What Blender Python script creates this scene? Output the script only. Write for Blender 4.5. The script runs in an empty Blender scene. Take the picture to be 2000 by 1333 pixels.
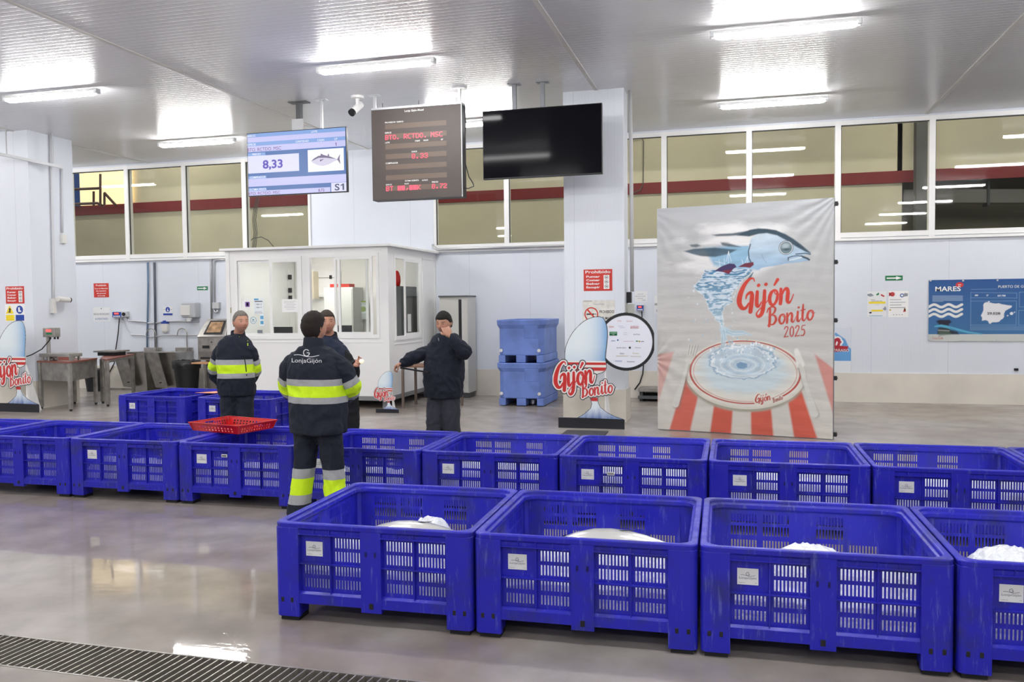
import bpy, math, random
import numpy as np
from mathutils import Vector, Matrix, noise
random.seed(7)
C = bpy.context.scene.collection
PI = math.pi
scene = bpy.context.scene

# ---------------------------------------------------------------- camera
FOC, PITCH, ROLL, YAW, CAMH = 1654.14, -0.04234, -0.01081, -0.26329, 1.83125
_cy, _sy = math.cos(YAW), math.sin(YAW)
FW = Vector((_sy*math.cos(PITCH), _cy*math.cos(PITCH), math.sin(PITCH)))
_r = Vector((_cy, -_sy, 0)); _u = _r.cross(FW)
RT = _r*math.cos(ROLL) + _u*math.sin(ROLL)
UP = -_r*math.sin(ROLL) + _u*math.cos(ROLL)
EYE = Vector((0, 0, CAMH))
cd = bpy.data.cameras.new('camera'); cam = bpy.data.objects.new('camera', cd); C.objects.link(cam)
cd.sensor_fit = 'HORIZONTAL'; cd.sensor_width = 36; cd.lens = 36*FOC/2000; cd.clip_start = .05; cd.clip_end = 200
M3 = Matrix((RT, UP, -FW)).transposed()
cam.matrix_world = Matrix.Translation(EYE) @ M3.to_4x4()
scene.camera = cam
# ---------------------------------------------------------------- light and exposure
scene.view_settings.view_transform = 'Standard'; scene.view_settings.look = 'None'
scene.view_settings.exposure = 1.22; scene.view_settings.gamma = 1; scene.view_settings.use_curve_mapping = False
wd = bpy.data.worlds.new('world'); scene.world = wd; wd.use_nodes = True
wd.node_tree.nodes['Background'].inputs[0].default_value = (.8, .85, 1, 1)
wd.node_tree.nodes['Background'].inputs[1].default_value = .15
LAMP = 48.0       # emission strength of the hall's tube lamps

# ---------------------------------------------------------------- measuring helpers (photo measurements to real places)
def ray(x, y): return FW + RT*((x-1000)/FOC) - UP*((y-666.5)/FOC)
def onY(x, y, Y): d = ray(x, y); return EYE + d*(Y/d.y)
def onX(x, y, X): d = ray(x, y); return EYE + d*(X/d.x)
def onZ(x, y, Z=0.0): d = ray(x, y); return EYE + d*((Z-CAMH)/d.z)
class Plane:
    """vertical plane through P heading along direction ang; coordinates a (along) and b (height)"""
    def __init__(s, P, ang=0.0):
        s.O = Vector((P[0], P[1], 0)); s.u = Vector((math.cos(ang), math.sin(ang), 0)); s.n = Vector((s.u.y, -s.u.x, 0))
    def ab(s, x, y):
        d = ray(x, y); t = (s.O-EYE).dot(s.n)/d.dot(s.n); P = EYE+d*t
        return ((P-s.O).dot(s.u), P.z)
    def P(s, a, b, off=0.0): return s.O + s.u*a + Vector((0, 0, b)) + s.n*off

# ---------------------------------------------------------------- materials
def _n(nt, t, **k):
    n = nt.nodes.new(t)
    for a, b in k.items(): setattr(n, a, b)
    return n
MATS = {}
def mat(name, col, rough=.5, metal=0, spec=.5, emis=None, es=0, noise_amt=0, nscale=6, bump=0, bscale=40, sub=None, coat=0, trans=0, alpha=1, ior=1.45, attr=None, stretch=None):
    if name in MATS: return MATS[name]
    m = bpy.data.materials.new(name); m.use_nodes = True; nt = m.node_tree; b = nt.nodes['Principled BSDF']
    b.inputs['Base Color'].default_value = (*col, 1); b.inputs['Roughness'].default_value = rough
    b.inputs['Metallic'].default_value = metal; b.inputs['Specular IOR Level'].default_value = spec
    b.inputs['IOR'].default_value = ior; b.inputs['Coat Weight'].default_value = coat; b.inputs['Transmission Weight'].default_value = trans
    b.inputs['Alpha'].default_value = alpha
    if emis: b.inputs['Emission Color'].default_value = (*emis, 1); b.inputs['Emission Strength'].default_value = es
    if sub: b.inputs['Subsurface Weight'].default_value = sub; b.inputs['Subsurface Radius'].default_value = (.02, .008, .004)
    co = _n(nt, 'ShaderNodeTexCoord').outputs['Object']
    if stretch:
        mp = _n(nt, 'ShaderNodeMapping'); mp.inputs['Scale'].default_value = stretch; nt.links.new(co, mp.inputs[0]); co = mp.outputs[0]
    base = None
    if attr:
        a = _n(nt, 'ShaderNodeAttribute', attribute_name=attr); base = a.outputs['Color']; nt.links.new(base, b.inputs['Base Color'])
        if emis: nt.links.new(base, b.inputs['Emission Color'])
    if noise_amt:
        t = _n(nt, 'ShaderNodeTexNoise'); t.inputs['Scale'].default_value = nscale; t.inputs['Detail'].default_value = 5; nt.links.new(co, t.inputs['Vector'])
        r = _n(nt, 'ShaderNodeMapRange'); r.inputs[1].default_value = .3; r.inputs[2].default_value = .7; r.inputs[3].default_value = 1-noise_amt; r.inputs[4].default_value = 1+noise_amt*.5
        nt.links.new(t.outputs['Fac'], r.inputs[0])
        mx = _n(nt, 'ShaderNodeMix', data_type='RGBA', blend_type='MULTIPLY'); mx.inputs[0].default_value = 1
        if base: nt.links.new(base, mx.inputs[6])
        else: mx.inputs[6].default_value = (*col, 1)
        nt.links.new(r.outputs[0], mx.inputs[7]); nt.links.new(mx.outputs[2], b.inputs['Base Color'])
    if bump:
        t = _n(nt, 'ShaderNodeTexNoise'); t.inputs['Scale'].default_value = bscale; t.inputs['Detail'].default_value = 4; nt.links.new(co, t.inputs['Vector'])
        bp = _n(nt, 'ShaderNodeBump'); bp.inputs['Strength'].default_value = bump; bp.inputs['Distance'].default_value = .01
        nt.links.new(t.outputs['Fac'], bp.inputs['Height']); nt.links.new(bp.outputs[0], b.inputs['Normal'])
    MATS[name] = m; return m
def srgb(r, g, b):
    f = lambda c: (c/255/12.92 if c/255 <= .04045 else ((c/255+.055)/1.055)**2.4)
    return (f(r), f(g), f(b))

def mth(nt, op, a, b=None, c=None):
    n = _n(nt, 'ShaderNodeMath', operation=op)
    for i, v in enumerate((a, b, c)):
        if v is None: continue
        if hasattr(v, 'is_output'): nt.links.new(v, n.inputs[i])
        else: n.inputs[i].default_value = v
    return n.outputs[0]
def panel_mat(name, col, rough, axis, rib, seam, ribamt, spec=.5, seamdark=.75, metal=0, offs=0.0):
    """sandwich panel: fine ribs by bump along an axis and a joint line every seam metres"""
    m = mat(name, col, rough, metal, spec); nt = m.node_tree; b = nt.nodes['Principled BSDF']
    g = _n(nt, 'ShaderNodeNewGeometry'); s = _n(nt, 'ShaderNodeSeparateXYZ'); nt.links.new(g.outputs['Position'], s.inputs[0])
    x = s.outputs[axis]
    x = mth(nt, 'ADD', x, 100.0+offs)
    w = mth(nt, 'FRACT', mth(nt, 'DIVIDE', x, rib))
    h = mth(nt, 'SMOOTH_MIN', mth(nt, 'MULTIPLY', mth(nt, 'ABSOLUTE', mth(nt, 'SUBTRACT', w, .5)), 5.0), 1.0, .4)
    f = mth(nt, 'FRACT', mth(nt, 'DIVIDE', x, seam))
    ln = mth(nt, 'LESS_THAN', f, .006/seam*1.0)
    bp = _n(nt, 'ShaderNodeBump'); bp.inputs['Strength'].default_value = ribamt; bp.inputs['Distance'].default_value = .004
    nt.links.new(h, bp.inputs['Height']); nt.links.new(bp.outputs[0], b.inputs['Normal'])
    mx = _n(nt, 'ShaderNodeMix', data_type='RGBA'); mx.inputs[6].default_value = (*col, 1); mx.inputs[7].default_value = (*[c*seamdark for c in col], 1)
    nt.links.new(ln, mx.inputs[0])
    t = _n(nt, 'ShaderNodeTexNoise'); t.inputs['Scale'].default_value = .9; t.inputs['Detail'].default_value = 6; nt.links.new(g.outputs['Position'], t.inputs['Vector'])
    r = _n(nt, 'ShaderNodeMapRange'); r.inputs[3].default_value = .95; r.inputs[4].default_value = 1.03; nt.links.new(t.outputs['Fac'], r.inputs[0])
    m2 = _n(nt, 'ShaderNodeMix', data_type='RGBA', blend_type='MULTIPLY'); m2.inputs[0].default_value = 1
    nt.links.new(mx.outputs[2], m2.inputs[6]); nt.links.new(r.outputs[0], m2.inputs[7]); nt.links.new(m2.outputs[2], b.inputs['Base Color'])
    return m

WALL = panel_mat('wall_panel', (.70, .735, .80), .42, 0, .05, 1.27, .10, offs=.58)
PILLAR = panel_mat('pillar_panel', (.72, .755, .82), .42, 0, .05, 1.3, .18)
CEIL = panel_mat('ceiling_panel', (.72, .73, .76), .27, 1, .10, 1.15, .35, spec=.6, metal=.12)
CREAM = mat('cream_plinth', (.70, .66, .58), .6, noise_amt=.10, nscale=1.6, bump=.1)
WHITE = mat('white_aluminium', (.84, .84, .83), .35)
WHITEP = mat('white_paint', (.80, .80, .79), .5)
STEEL = mat('brushed_steel', (.47, .45, .42), .33, 1, noise_amt=.25, nscale=5)
STEELD = mat('dull_steel', (.42, .40, .37), .45, .9, noise_amt=.3, nscale=7)
GALV = mat('galvanised', (.55, .56, .58), .4, .8)
GREYP = mat('grey_plastic', (.55, .56, .57), .5)
LGREY = mat('light_grey_plastic', (.72, .71, .68), .45)
DGREY = mat('dark_grey_metal', (.10, .105, .11), .5)
BLACK = mat('black_plastic', (.012, .012, .014), .45)
BLACKG = mat('black_gloss_screen', (.005, .005, .007), .07, spec=.05)
RED = mat('sign_red', srgb(200, 55, 45), .5)
REDP = mat('red_crate_plastic', srgb(185, 12, 18), .35, noise_amt=.25, nscale=14)
SWHITE = mat('sign_white', (.86, .86, .85), .5)
SBLACK = mat('sign_black', (.02, .02, .022), .55)
SBLUE = mat('sign_blue', srgb(35, 70, 160), .5)
SYEL = mat('sign_yellow', srgb(240, 215, 40), .5)
SGREEN = mat('sign_green', srgb(20, 120, 70), .5)
BROWN = mat('brown_worktop', srgb(135, 78, 66), .4, noise_amt=.2, nscale=6)
WOODB = mat('brown_board', srgb(120, 85, 66), .5)
NAVY = None

# ---------------------------------------------------------------- mesh builder
_txt = {}
def text_geo(s, off=0.0):
    k = (s, off)
    if k not in _txt:
        cu = bpy.data.curves.new('t', 'FONT'); cu.body = s; cu.size = 1; cu.offset = off; cu.resolution_u = 3
        o = bpy.data.objects.new('t', cu); C.objects.link(o); bpy.context.view_layer.update()
        me = o.evaluated_get(bpy.context.evaluated_depsgraph_get()).to_mesh()
        vs = [(v.co.x, v.co.y) for v in me.vertices]; fs = [tuple(p.vertices) for p in me.polygons]
        bpy.data.objects.remove(o); bpy.data.curves.remove(cu)
        xs = [v[0] for v in vs] or [0]; ys = [v[1] for v in vs] or [0]
        _txt[k] = (vs, fs, min(xs), max(xs), min(ys), max(ys))
    return _txt[k]
class MB:
    def __init__(s, *mats): s.v = []; s.f = []; s.m = []; s.mats = list(mats)
    def mi(s, m):
        if isinstance(m, int): return m
        if m not in s.mats: s.mats.append(m)
        return s.mats.index(m)
    def add(s, vs, fs, m=0):
        o = len(s.v); s.v += [Vector(v) for v in vs]; m = s.mi(m)
        for f in fs: s.f.append([o+i for i in f]); s.m.append(m)
    def box(s, x0, x1, y0, y1, z0, z1, m=0):
        if x0 > x1: x0, x1 = x1, x0
        if y0 > y1: y0, y1 = y1, y0
        if z0 > z1: z0, z1 = z1, z0
        s.add([(x, y, z) for z in (z0, z1) for y in (y0, y1) for x in (x0, x1)],
              [(0, 2, 3, 1), (4, 5, 7, 6), (0, 1, 5, 4), (2, 6, 7, 3), (0, 4, 6, 2), (1, 3, 7, 5)], m)
    def hexa(s, b, t, m=0):
        """b, t: four points each, counter-clockwise seen from above"""
        s.add(list(b)+list(t), [(3, 2, 1, 0), (4, 5, 6, 7), (0, 1, 5, 4), (1, 2, 6, 5), (2, 3, 7, 6), (3, 0, 4, 7)], m)
    def bar(s, p, q, w, h, m=0, up=(0, 0, 1)):
        p, q = Vector(p), Vector(q); d = (q-p).normalized(); up = Vector(up)
        if abs(d.dot(up)) > .95: up = Vector((0, 1, 0))
        a = d.cross(up).normalized()*w/2; b = a.cross(d).normalized()*h/2
        s.hexa([p-a-b, p+a-b, q+a-b, q-a-b], [p-a+b, p+a+b, q+a+b, q-a+b], m)
    def tube(s, pts, r, m=0, n=8, caps=True):
        pts = [Vector(p) for p in pts]; rs = r if isinstance(r, (list, tuple)) else [r]*len(pts)
        vs = []; ref = None
        for i, p in enumerate(pts):
            d = ((pts[i+1]-p) if i < len(pts)-1 else (p-pts[i-1])); e = (p-pts[i-1]) if i > 0 else d
            d = (d.normalized()+e.normalized()).normalized()
            if ref is None: ref = Vector((0, 0, 1)) if abs(d.z) < .9 else Vector((1, 0, 0))
            a = d.cross(ref).normalized(); b = d.cross(a).normalized(); ref = a.cross(d) if abs(a.cross(d).length) > .1 else ref
            for k in range(n):
                t = 2*PI*k/n; vs.append(p+(a*math.cos(t)+b*math.sin(t))*rs[i])
        fs = [(i*n+k, i*n+(k+1) % n, (i+1)*n+(k+1) % n, (i+1)*n+k) for i in range(len(pts)-1) for k in range(n)]
        if caps: fs += [tuple(range(n))[::-1], tuple((len(pts)-1)*n+k for k in range(n))]
        s.add(vs, fs, m)
    def disc(s, c, r, nrm, t, m=0, n=20, r2=None):
        c = Vector(c); nrm = Vector(nrm).normalized(); s.tube([c, c+nrm*t], [r, r2 if r2 else r], m, n)
    def prism(s, pl, pts, t0, t1, m=0):
        """outline in plane coordinates, extruded from offset t0 to t1 along the plane's normal"""
        n = len(pts); A = sum(pts[i][0]*pts[(i+1) % n][1]-pts[(i+1) % n][0]*pts[i][1] for i in range(n))
        if A < 0: pts = pts[::-1]
        vs = [pl.P(a, b, t0) for a, b in pts]+[pl.P(a, b, t1) for a, b in pts]
        s.add(vs, [tuple(range(n))[::-1], tuple(range(n, 2*n))]+[(i, (i+1) % n, n+(i+1) % n, n+i) for i in range(n)], m)
    def plate(s, pl, a0, a1, b0, b1, t0, t1, m=0):
        s.prism(pl, [(a0, b0), (a1, b0), (a1, b1), (a0, b1)], t0, t1, m)
    def text(s, pl, txt, a, b, h, m, off=.003, align='c', w=None, bold=0.0, rot=0.0, shear=0.0):
        """centre (or left) at a, baseline b, capital height h; w: fit to this width"""
        vs, fs, x0, x1, y0, y1 = text_geo(txt, bold)
        k = h/.72; kx = k if w is None else w/max(1e-6, x1-x0)
        sx = {'c': (x0+x1)/2, 'l': x0, 'r': x1}[align]
        c, q = math.cos(rot), math.sin(rot); out = []
        for x, y in vs:
            X, Y = (x-sx)*kx+shear*y*k, y*k; out.append(pl.P(a+X*c-Y*q, b+X*q+Y*c, off))
        s.add(out, fs, m)
    def build(s, name, parent=None, loc=None, smooth=False, bevel=0, seg=2, kind=None, collection=None):
        me = bpy.data.meshes.new(name); inv = Matrix.Identity(4)
        if parent is not None: inv = WM[parent.name].inverted()
        elif loc is not None: inv = Matrix.Translation(Vector(loc)).inverted()
        me.from_pydata([inv @ v for v in s.v], [], s.f)
        for m in s.mats: me.materials.append(m)
        me.polygons.foreach_set('material_index', s.m)
        if smooth:
            me.polygons.foreach_set('use_smooth', [True]*len(me.polygons))
        me.update()
        o = bpy.data.objects.new(name, me); C.objects.link(o)
        if smooth == 'auto':
            md = o.modifiers.new('sm', 'EDGE_SPLIT'); md.split_angle = math.radians(38)
        if parent is not None: o.parent = parent; WM[o.name] = WM[parent.name].copy()
        elif loc is not None: o.location = loc; WM[o.name] = Matrix.Translation(Vector(loc))
        else: WM[o.name] = Matrix.Identity(4)
        if bevel:
            b = o.modifiers.new('bv', 'BEVEL'); b.width = bevel; b.segments = seg; b.limit_method = 'ANGLE'; b.angle_limit = math.radians(40)
            b.harden_normals = False
        if kind: o['kind'] = kind
        return o
WM = {}
def tag(o, label=None, cat=None, group=None, kind=None):
    if label: o['label'] = label
    if cat: o['category'] = cat
    if group: o['group'] = group
    if kind: o['kind'] = kind
    return o
def thing(name, label, cat, loc=(0, 0, 0), rz=0, group=None):
    o = bpy.data.objects.new(name, None); C.objects.link(o); o.location = loc; o.rotation_euler = (0, 0, rz); o.empty_display_size = .1
    WM[o.name] = Matrix.Translation(Vector(loc)) @ Matrix.Rotation(rz, 4, 'Z')
    return tag(o, label, cat, group)
def dup(root, loc, rz, label=None, group=None):
    r = root.copy(); C.objects.link(r); r.location = loc; r.rotation_euler = (0, 0, rz)
    WM[r.name] = Matrix.Translation(Vector(loc)) @ Matrix.Rotation(rz, 4, 'Z')
    if label: r['label'] = label
    if group: r['group'] = group
    for ch in list(root.children):
        c = ch.copy(); C.objects.link(c); c.parent = r
        for g in list(ch.children):
            d = g.copy(); C.objects.link(d); d.parent = c
    return r
def single(mb, name, label, cat, loc, group=None, **k):
    return tag(mb.build(name, loc=loc, **k), label, cat, group)
def struct(name, mb, **k):
    return mb.build(name, kind='structure', **k)

# ---------------------------------------------------------------- floor
def floor_mat():
    m = mat('wet_resin_floor', (.40, .38, .355), .3, spec=.5); nt = m.node_tree; b = nt.nodes['Principled BSDF']
    g = _n(nt, 'ShaderNodeNewGeometry'); P = g.outputs['Position']
    def nz(scale, det=5, vec=P, dist=0):
        t = _n(nt, 'ShaderNodeTexNoise'); t.inputs['Scale'].default_value = scale; t.inputs['Detail'].default_value = det; t.inputs['Distortion'].default_value = dist
        nt.links.new(vec, t.inputs['Vector']); return t.outputs['Fac']
    def rng(v, a, b2, c, d):
        r = _n(nt, 'ShaderNodeMapRange'); r.inputs[1].default_value = a; r.inputs[2].default_value = b2; r.inputs[3].default_value = c; r.inputs[4].default_value = d
        nt.links.new(v, r.inputs[0]); return r.outputs[0]
    big = nz(.5, 6, dist=.8); mid = nz(3.0, 6)
    cr = _n(nt, 'ShaderNodeMix', data_type='RGBA'); cr.inputs[6].default_value = (.27, .228, .195, 1); cr.inputs[7].default_value = (.38, .352, .33, 1)
    nt.links.new(rng(big, .35, .65, 0, 1), cr.inputs[0])
    c2 = _n(nt, 'ShaderNodeMix', data_type='RGBA', blend_type='MULTIPLY'); c2.inputs[0].default_value = 1
    nt.links.new(cr.outputs[2], c2.inputs[6]); nt.links.new(rng(mid, .3, .7, .80, 1.10), c2.inputs[7])
    nt.links.new(c2.outputs[2], b.inputs['Base Color'])
    # wet film: puddled in the foreground aisle, drier towards the walls
    s = _n(nt, 'ShaderNodeSeparateXYZ'); nt.links.new(P, s.inputs[0])
    near = rng(s.outputs[1], 6.6, 8.5, 1, .0)
    aisle = rng(s.outputs[0], -4.5, -1.5, .25, 0)
    wet = mth(nt, 'MULTIPLY', rng(mth(nt, 'ADD', nz(.6, 3, dist=.4), aisle), .36, .52, 0, 1), near)
    ro = _n(nt, 'ShaderNodeMapRange'); ro.inputs[3].default_value = .27; ro.inputs[4].default_value = .03
    nt.links.new(wet, ro.inputs[0]); nt.links.new(ro.outputs[0], b.inputs['Roughness'])
    bp = _n(nt, 'ShaderNodeBump'); bp.inputs['Distance'].default_value = .004
    nt.links.new(rng(nz(.7, 2), .40, .62, .03, .22), bp.inputs['Strength'])
    mpn = _n(nt, 'ShaderNodeMapping'); mpn.inputs['Scale'].default_value = (1, 2.2, 1); nt.links.new(P, mpn.inputs[0])
    nt.links.new(nz(11, 4, mpn.outputs[0], .6), bp.inputs['Height']); nt.links.new(bp.outputs[0], b.inputs['Normal'])
    return m
FLOOR = floor_mat()
WY = 16.485; ZC = 5.13; X0, X1, Y0 = -19.0, 12.0, -9.0
GX0, GX1, GY0, GY1 = -9.0, -.7, 3.455, 3.80      # drain channel cut in the floor
f = MB(FLOOR)
for a in ((X0, GX0, Y0, WY+.1), (GX1, X1, Y0, WY+.1), (GX0, GX1, Y0, GY0), (GX0, GX1, GY1, WY+.1)):
    f.box(a[0], a[1], a[2], a[3], -.3, 0)
struct('floor', f)
f = MB(CEIL); f.box(X0, X1, Y0, WY+.1, ZC, ZC+.12); struct('ceiling', f)
for i, x in enumerate((-12.9, -7.53, -2.14, 3.18, 8.5)):
    f = MB(mat('ceiling_joint', (.62, .61, .58), .5)); f.box(x-.03, x+.03, -4, WY, ZC-.012, ZC+.02); struct('trim_%d' % (i+1), f)

# ---------------------------------------------------------------- walls and windows
SILL, HEAD = 2.99, 5.09
WA = [-15.09, -13.49, -11.98, -10.465, -8.87]
WB = [-6.07, -4.52, -2.96, -1.40, .16, 1.71, 3.27, 4.85, 6.43, 8.0]
f = MB(WALL); YB = WY+.14
f.box(X0, X1, WY, YB, 0, SILL); f.box(X0, WA[0], WY, YB, SILL, ZC); f.box(WA[-1], WB[0], WY, YB, SILL, ZC)
f.box(WB[-1], X1, WY, YB, SILL, ZC)
for W in (WA, WB): f.box(W[0], W[-1], WY, YB, HEAD, ZC)
struct('wall_back', f)
f = MB(CREAM); f.box(X0, -1.5, WY-.03, WY, 0, .53); f.box(-1.5, -1.1, WY-.03, WY, .32, .53); f.box(-1.1, X1, WY-.03, WY, 0, .53); struct('baseboard_back', f)
WALLX = panel_mat('wall_panel_side', (.70, .735, .80), .42, 1, .05, 1.27, .25)
f = MB(WALLX); f.box(X0-.14, X0, Y0, YB, 0, ZC); struct('wall_left', f)
f = MB(WALLX); f.box(X1, X1+.14, Y0, YB, 0, ZC); struct('wall_right', f)
f = MB(WALL); f.box(X0, X1, Y0-.14, Y0, 0, ZC); struct('wall_front', f)

def glass_mat(name='window_glass', tint=(.93, .94, .92), refl=1.0, rough=.02):
    m = bpy.data.materials.new(name); m.use_nodes = True; nt = m.node_tree; nt.nodes.clear()
    o = _n(nt, 'ShaderNodeOutputMaterial'); tr = _n(nt, 'ShaderNodeBsdfTransparent'); tr.inputs[0].default_value = (*tint, 1)
    gl = _n(nt, 'ShaderNodeBsdfGlossy'); gl.inputs['Roughness'].default_value = rough
    fr = _n(nt, 'ShaderNodeFresnel'); fr.inputs[0].default_value = 1.5
    mx = _n(nt, 'ShaderNodeMixShader'); geo = _n(nt, 'ShaderNodeNewGeometry'); k = mth(nt, 'MULTIPLY', mth(nt, 'MULTIPLY', fr.outputs[0], refl), mth(nt, 'SUBTRACT', 1.0, geo.outputs['Backfacing']))
    nt.links.new(k, mx.inputs[0]); nt.links.new(tr.outputs[0], mx.inputs[1]); nt.links.new(gl.outputs[0], mx.inputs[2]); nt.links.new(mx.outputs[0], o.inputs[0])
    return m
GLASS = glass_mat()
def window_unit(idx, x0, x1):
    f = MB(WHITE); w = .05
    f.box(x0, x0+w, WY-.035, YB-.02, SILL-.02, HEAD); f.box(x1-w, x1, WY-.035, YB-.02, SILL-.02, HEAD)
    f.box(x0+w, x1-w, WY-.03, YB-.02, SILL, SILL+.09); f.box(x0+w, x1-w, WY-.03, YB-.02, HEAD-.08, HEAD)
    o = struct('window_%d' % idx, f)
    g = MB(mat('black_gasket', (.03, .03, .03), .5))
    for a in ((x0+w, x0+w+.012, SILL+.09, HEAD-.08), (x0+w, x1-w, HEAD-.092, HEAD-.08)): g.box(a[0], a[1], WY-.005, WY+.02, a[2], a[3])
    g.build('gasket', o)
    g = MB(GLASS); g.box(x0+w, x1-w, WY+.03, WY+.036, SILL+.09, HEAD-.08); g.build('pane', o)
i = 1
for W in (WA, WB):
    for a, b in zip(W[:-1], W[1:]): window_unit(i, a, b); i += 1
f = MB(WHITE)
for W in (WA, WB): f.box(W[0]-.08, W[-1]+.08, WY-.06, WY, SILL-.06, SILL-.015)
struct('trim_6', f)
# ---------------------------------------------------------------- room beyond the windows
BEIGE = mat('beige_render', (.68, .63, .47), .8, noise_amt=.06, nscale=1.2)
MAROON = mat('maroon_beam', srgb(128, 40, 42), .6)
CY = 20.4
zs = onY(1234, 370, CY).z
xe = onY(1752, 400, CY).x
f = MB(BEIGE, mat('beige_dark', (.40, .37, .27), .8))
f.box(-30, -9.2, 19.0, 19.1, 0, 8); f.box(-9.2, -9.1, 19.0, CY, 0, 8); f.box(-9.2, xe, CY, CY+.1, 0, 8)
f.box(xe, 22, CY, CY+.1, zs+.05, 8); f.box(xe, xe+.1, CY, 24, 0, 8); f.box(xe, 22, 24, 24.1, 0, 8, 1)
struct('wall_beyond', f)
f = MB(mat('dark_concrete', (.16, .15, .14), .8)); f.box(-30, 22, YB, 24.1, -.2, -.02); f.box(-30, 22, YB, 24.1, 8, 8.1); f.box(xe+.1, 22, CY+.1, 24, 4.6, 4.7); struct('floor_beyond', f)
f = MB(MAROON); f.box(-9.1, 22, CY-.06, CY, zs-.13, zs+.13); z2 = onY(300, 405, 19.0).z; f.box(-30, -9.1, 18.94, 19.0, z2-.13, z2+.13); struct('trim_7', f)
# dark column, ducts and cables in the room beyond
cx = onY(1802, 300, 19.6).x
single((lambda q: (q.box(cx-.12, cx+.12, 19.6, 19.9, 0, 8), q)[1])(MB(mat('dark_column', (.10, .10, .10), .7))), 'steel_column', 'dark grey steel column standing beyond the tall window at the right', 'column', (cx, 19.75, 0))
d = thing('ventilation_duct', 'long dark duct on the ceiling of the room beyond the right-hand windows', 'duct', (cx+1.5, 22, 4.2))
q = MB(mat('duct_metal', (.20, .19, .17), .5, .5)); q.bar((xe+.3, 21.5, 4.25), (9, 21.3, 4.0), .35, .3); q.build('duct_body', d)
q = MB(DGREY)
for k in range(6):
    q = MB(DGREY); q.box(xe+.9+k*1.1, xe+.95+k*1.1, 21.2, 21.6, 3.95, 4.5); q.build('hanger', d)
# lit opening with a railing seen through the first window
ow = thing('lit_opening', 'brightly lit cream opening with a blue edge beyond the leftmost window', 'opening', (-15, 18.9, 4))
a = onY(158, 402, 18.9); b = onY(256, 338, 18.9)
q = MB(mat('lit_room', (.9, .75, .45), .8, emis=(1, .76, .42), es=.5)); q.box(a.x, b.x, 18.88, 18.94, a.z, b.z+.3); q.build('lit_room', ow)
q = MB(mat('blue_panel', srgb(30, 75, 150), .6)); q.box(a.x-.6, a.x, 18.88, 18.94, a.z, b.z+.3); q.build('blue_edge', ow)
rl = thing('railing', 'dark metal stair railing in front of the lit opening beyond the leftmost window', 'railing', (a.x, 18.6, a.z))
def rp(x, y): return onY(x, y, 18.6)
q = MB(mat('railing_brown', (.10, .05, .04), .5))
for seg in (((145, 370), (193, 368)), ((145, 399), (190, 397)), ((190, 397), (200, 402)), ((204, 377), (226, 401))): q.tube([rp(*seg[0]), rp(*seg[1])], .035)
q.build('handrail', rl)
for xx, y0, y1 in ((183, 374, 402), (196, 340, 402), (204, 377, 402)):
    q = MB(mat('railing_brown', (1, 1, 1))); q.tube([rp(xx, y0), rp(xx, y1)], .03); q.build('post', rl)
q = MB(mat('cable_grey', (.12, .12, .11), .6))
q.tube([onY(x, y, 20.3) for x, y in ((1236, 270), (1252, 268), (1257, 276), (1256, 360), (1250, 372), (1234, 378))], .012)
single(q, 'cable', 'thin dark cable on the beige wall beyond the window right of the middle pillar', 'cable', (onY(1250, 300, 20.3).x, 20.3, 4))
q = MB(mat('cable_grey', (1, 1, 1)))
for k in range(4): q.tube([onY(x+k*2.2-4, y, 18.6) for x, y in ((505, 386), (500, 405), (497, 430), (500, 455), (497, 484))], .008)
q.tube([onY(x, y, 18.6) for x, y in ((481, 478), (494, 466), (510, 463), (524, 470), (534, 482))], .01)
single(q, 'cable_bundle', 'loose bundle of grey cables hanging beyond the window behind the screen at left', 'cable', (onY(500, 440, 18.6).x, 18.6, 3.6))

# ---------------------------------------------------------------- pillars
f = MB(PILLAR); f.box(-13.75, -12.58, 12.79, 13.86, .52, ZC); f.box(-13.75, -12.58, 12.79, 13.86, 0, .52, CREAM); struct('wall_pillar_left', f)
f = MB(PILLAR); f.box(-2.66, -1.72, 13.07, 13.52, .5, ZC); f.box(-2.69, -1.70, 13.04, 13.60, 0, .505, CREAM)
struct('wall_pillar_right', f)

# ---------------------------------------------------------------- tube lamps
DIFF = mat('lamp_diffuser', (.9, .9, .9), .4, emis=(1.0, .985, .97), es=LAMP)
CLEAR = mat('lamp_clip', (.75, .77, .78), .3)
def lamp(name, label):
    t = thing(name, label, 'lamp', (0, 0, 0), 0, 'tube lamps on the hall ceiling')
    q = MB(WHITEP); q.hexa([(-.80, -.055, -.055), (.80, -.055, -.055), (.80, .055, -.055), (-.80, .055, -.055)], [(-.80, -.045, -.005), (.80, -.045, -.005), (.80, .045, -.005), (-.80, .045, -.005)])
    q.build('housing', t, bevel=.008)
    q = MB(DIFF); prof = [(-.052, -.055), (-.046, -.085), (-.028, -.103), (0, -.108), (.028, -.103), (.046, -.085), (.052, -.055)]
    xs = [(-.80, .55), (-.775, .85), (-.74, 1), (.74, 1), (.775, .85), (.80, .55)]
    vs = [(x, y, -.055+(z+.055)*k) for x, k in xs for y, z in prof]; n = len(prof)
    fs = [(i*n+j, i*n+j+1, (i+1)*n+j+1, (i+1)*n+j) for i in range(len(xs)-1) for j in range(n-1)]+[tuple(range(n)), tuple((len(xs)-1)*n+j for j in range(n))[::-1]]
    q.add(vs, [tuple(reversed(x)) for x in fs]); q.build('diffuser', t, smooth=True)
    for x in (-.82, .82):
        q = MB(CLEAR); q.box(x-.03, x+.03, -.05, .05, -.085, -.01); q.build('end_cap', t, bevel=.01)
    return t
L0 = lamp('tube_lamp', '')
first = True
LX = (-9.95, -4.70, .50, 5.75, -15.2); LY = (14.38, 10.58, 6.8, 3.0, -.8, -4.6)
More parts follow.
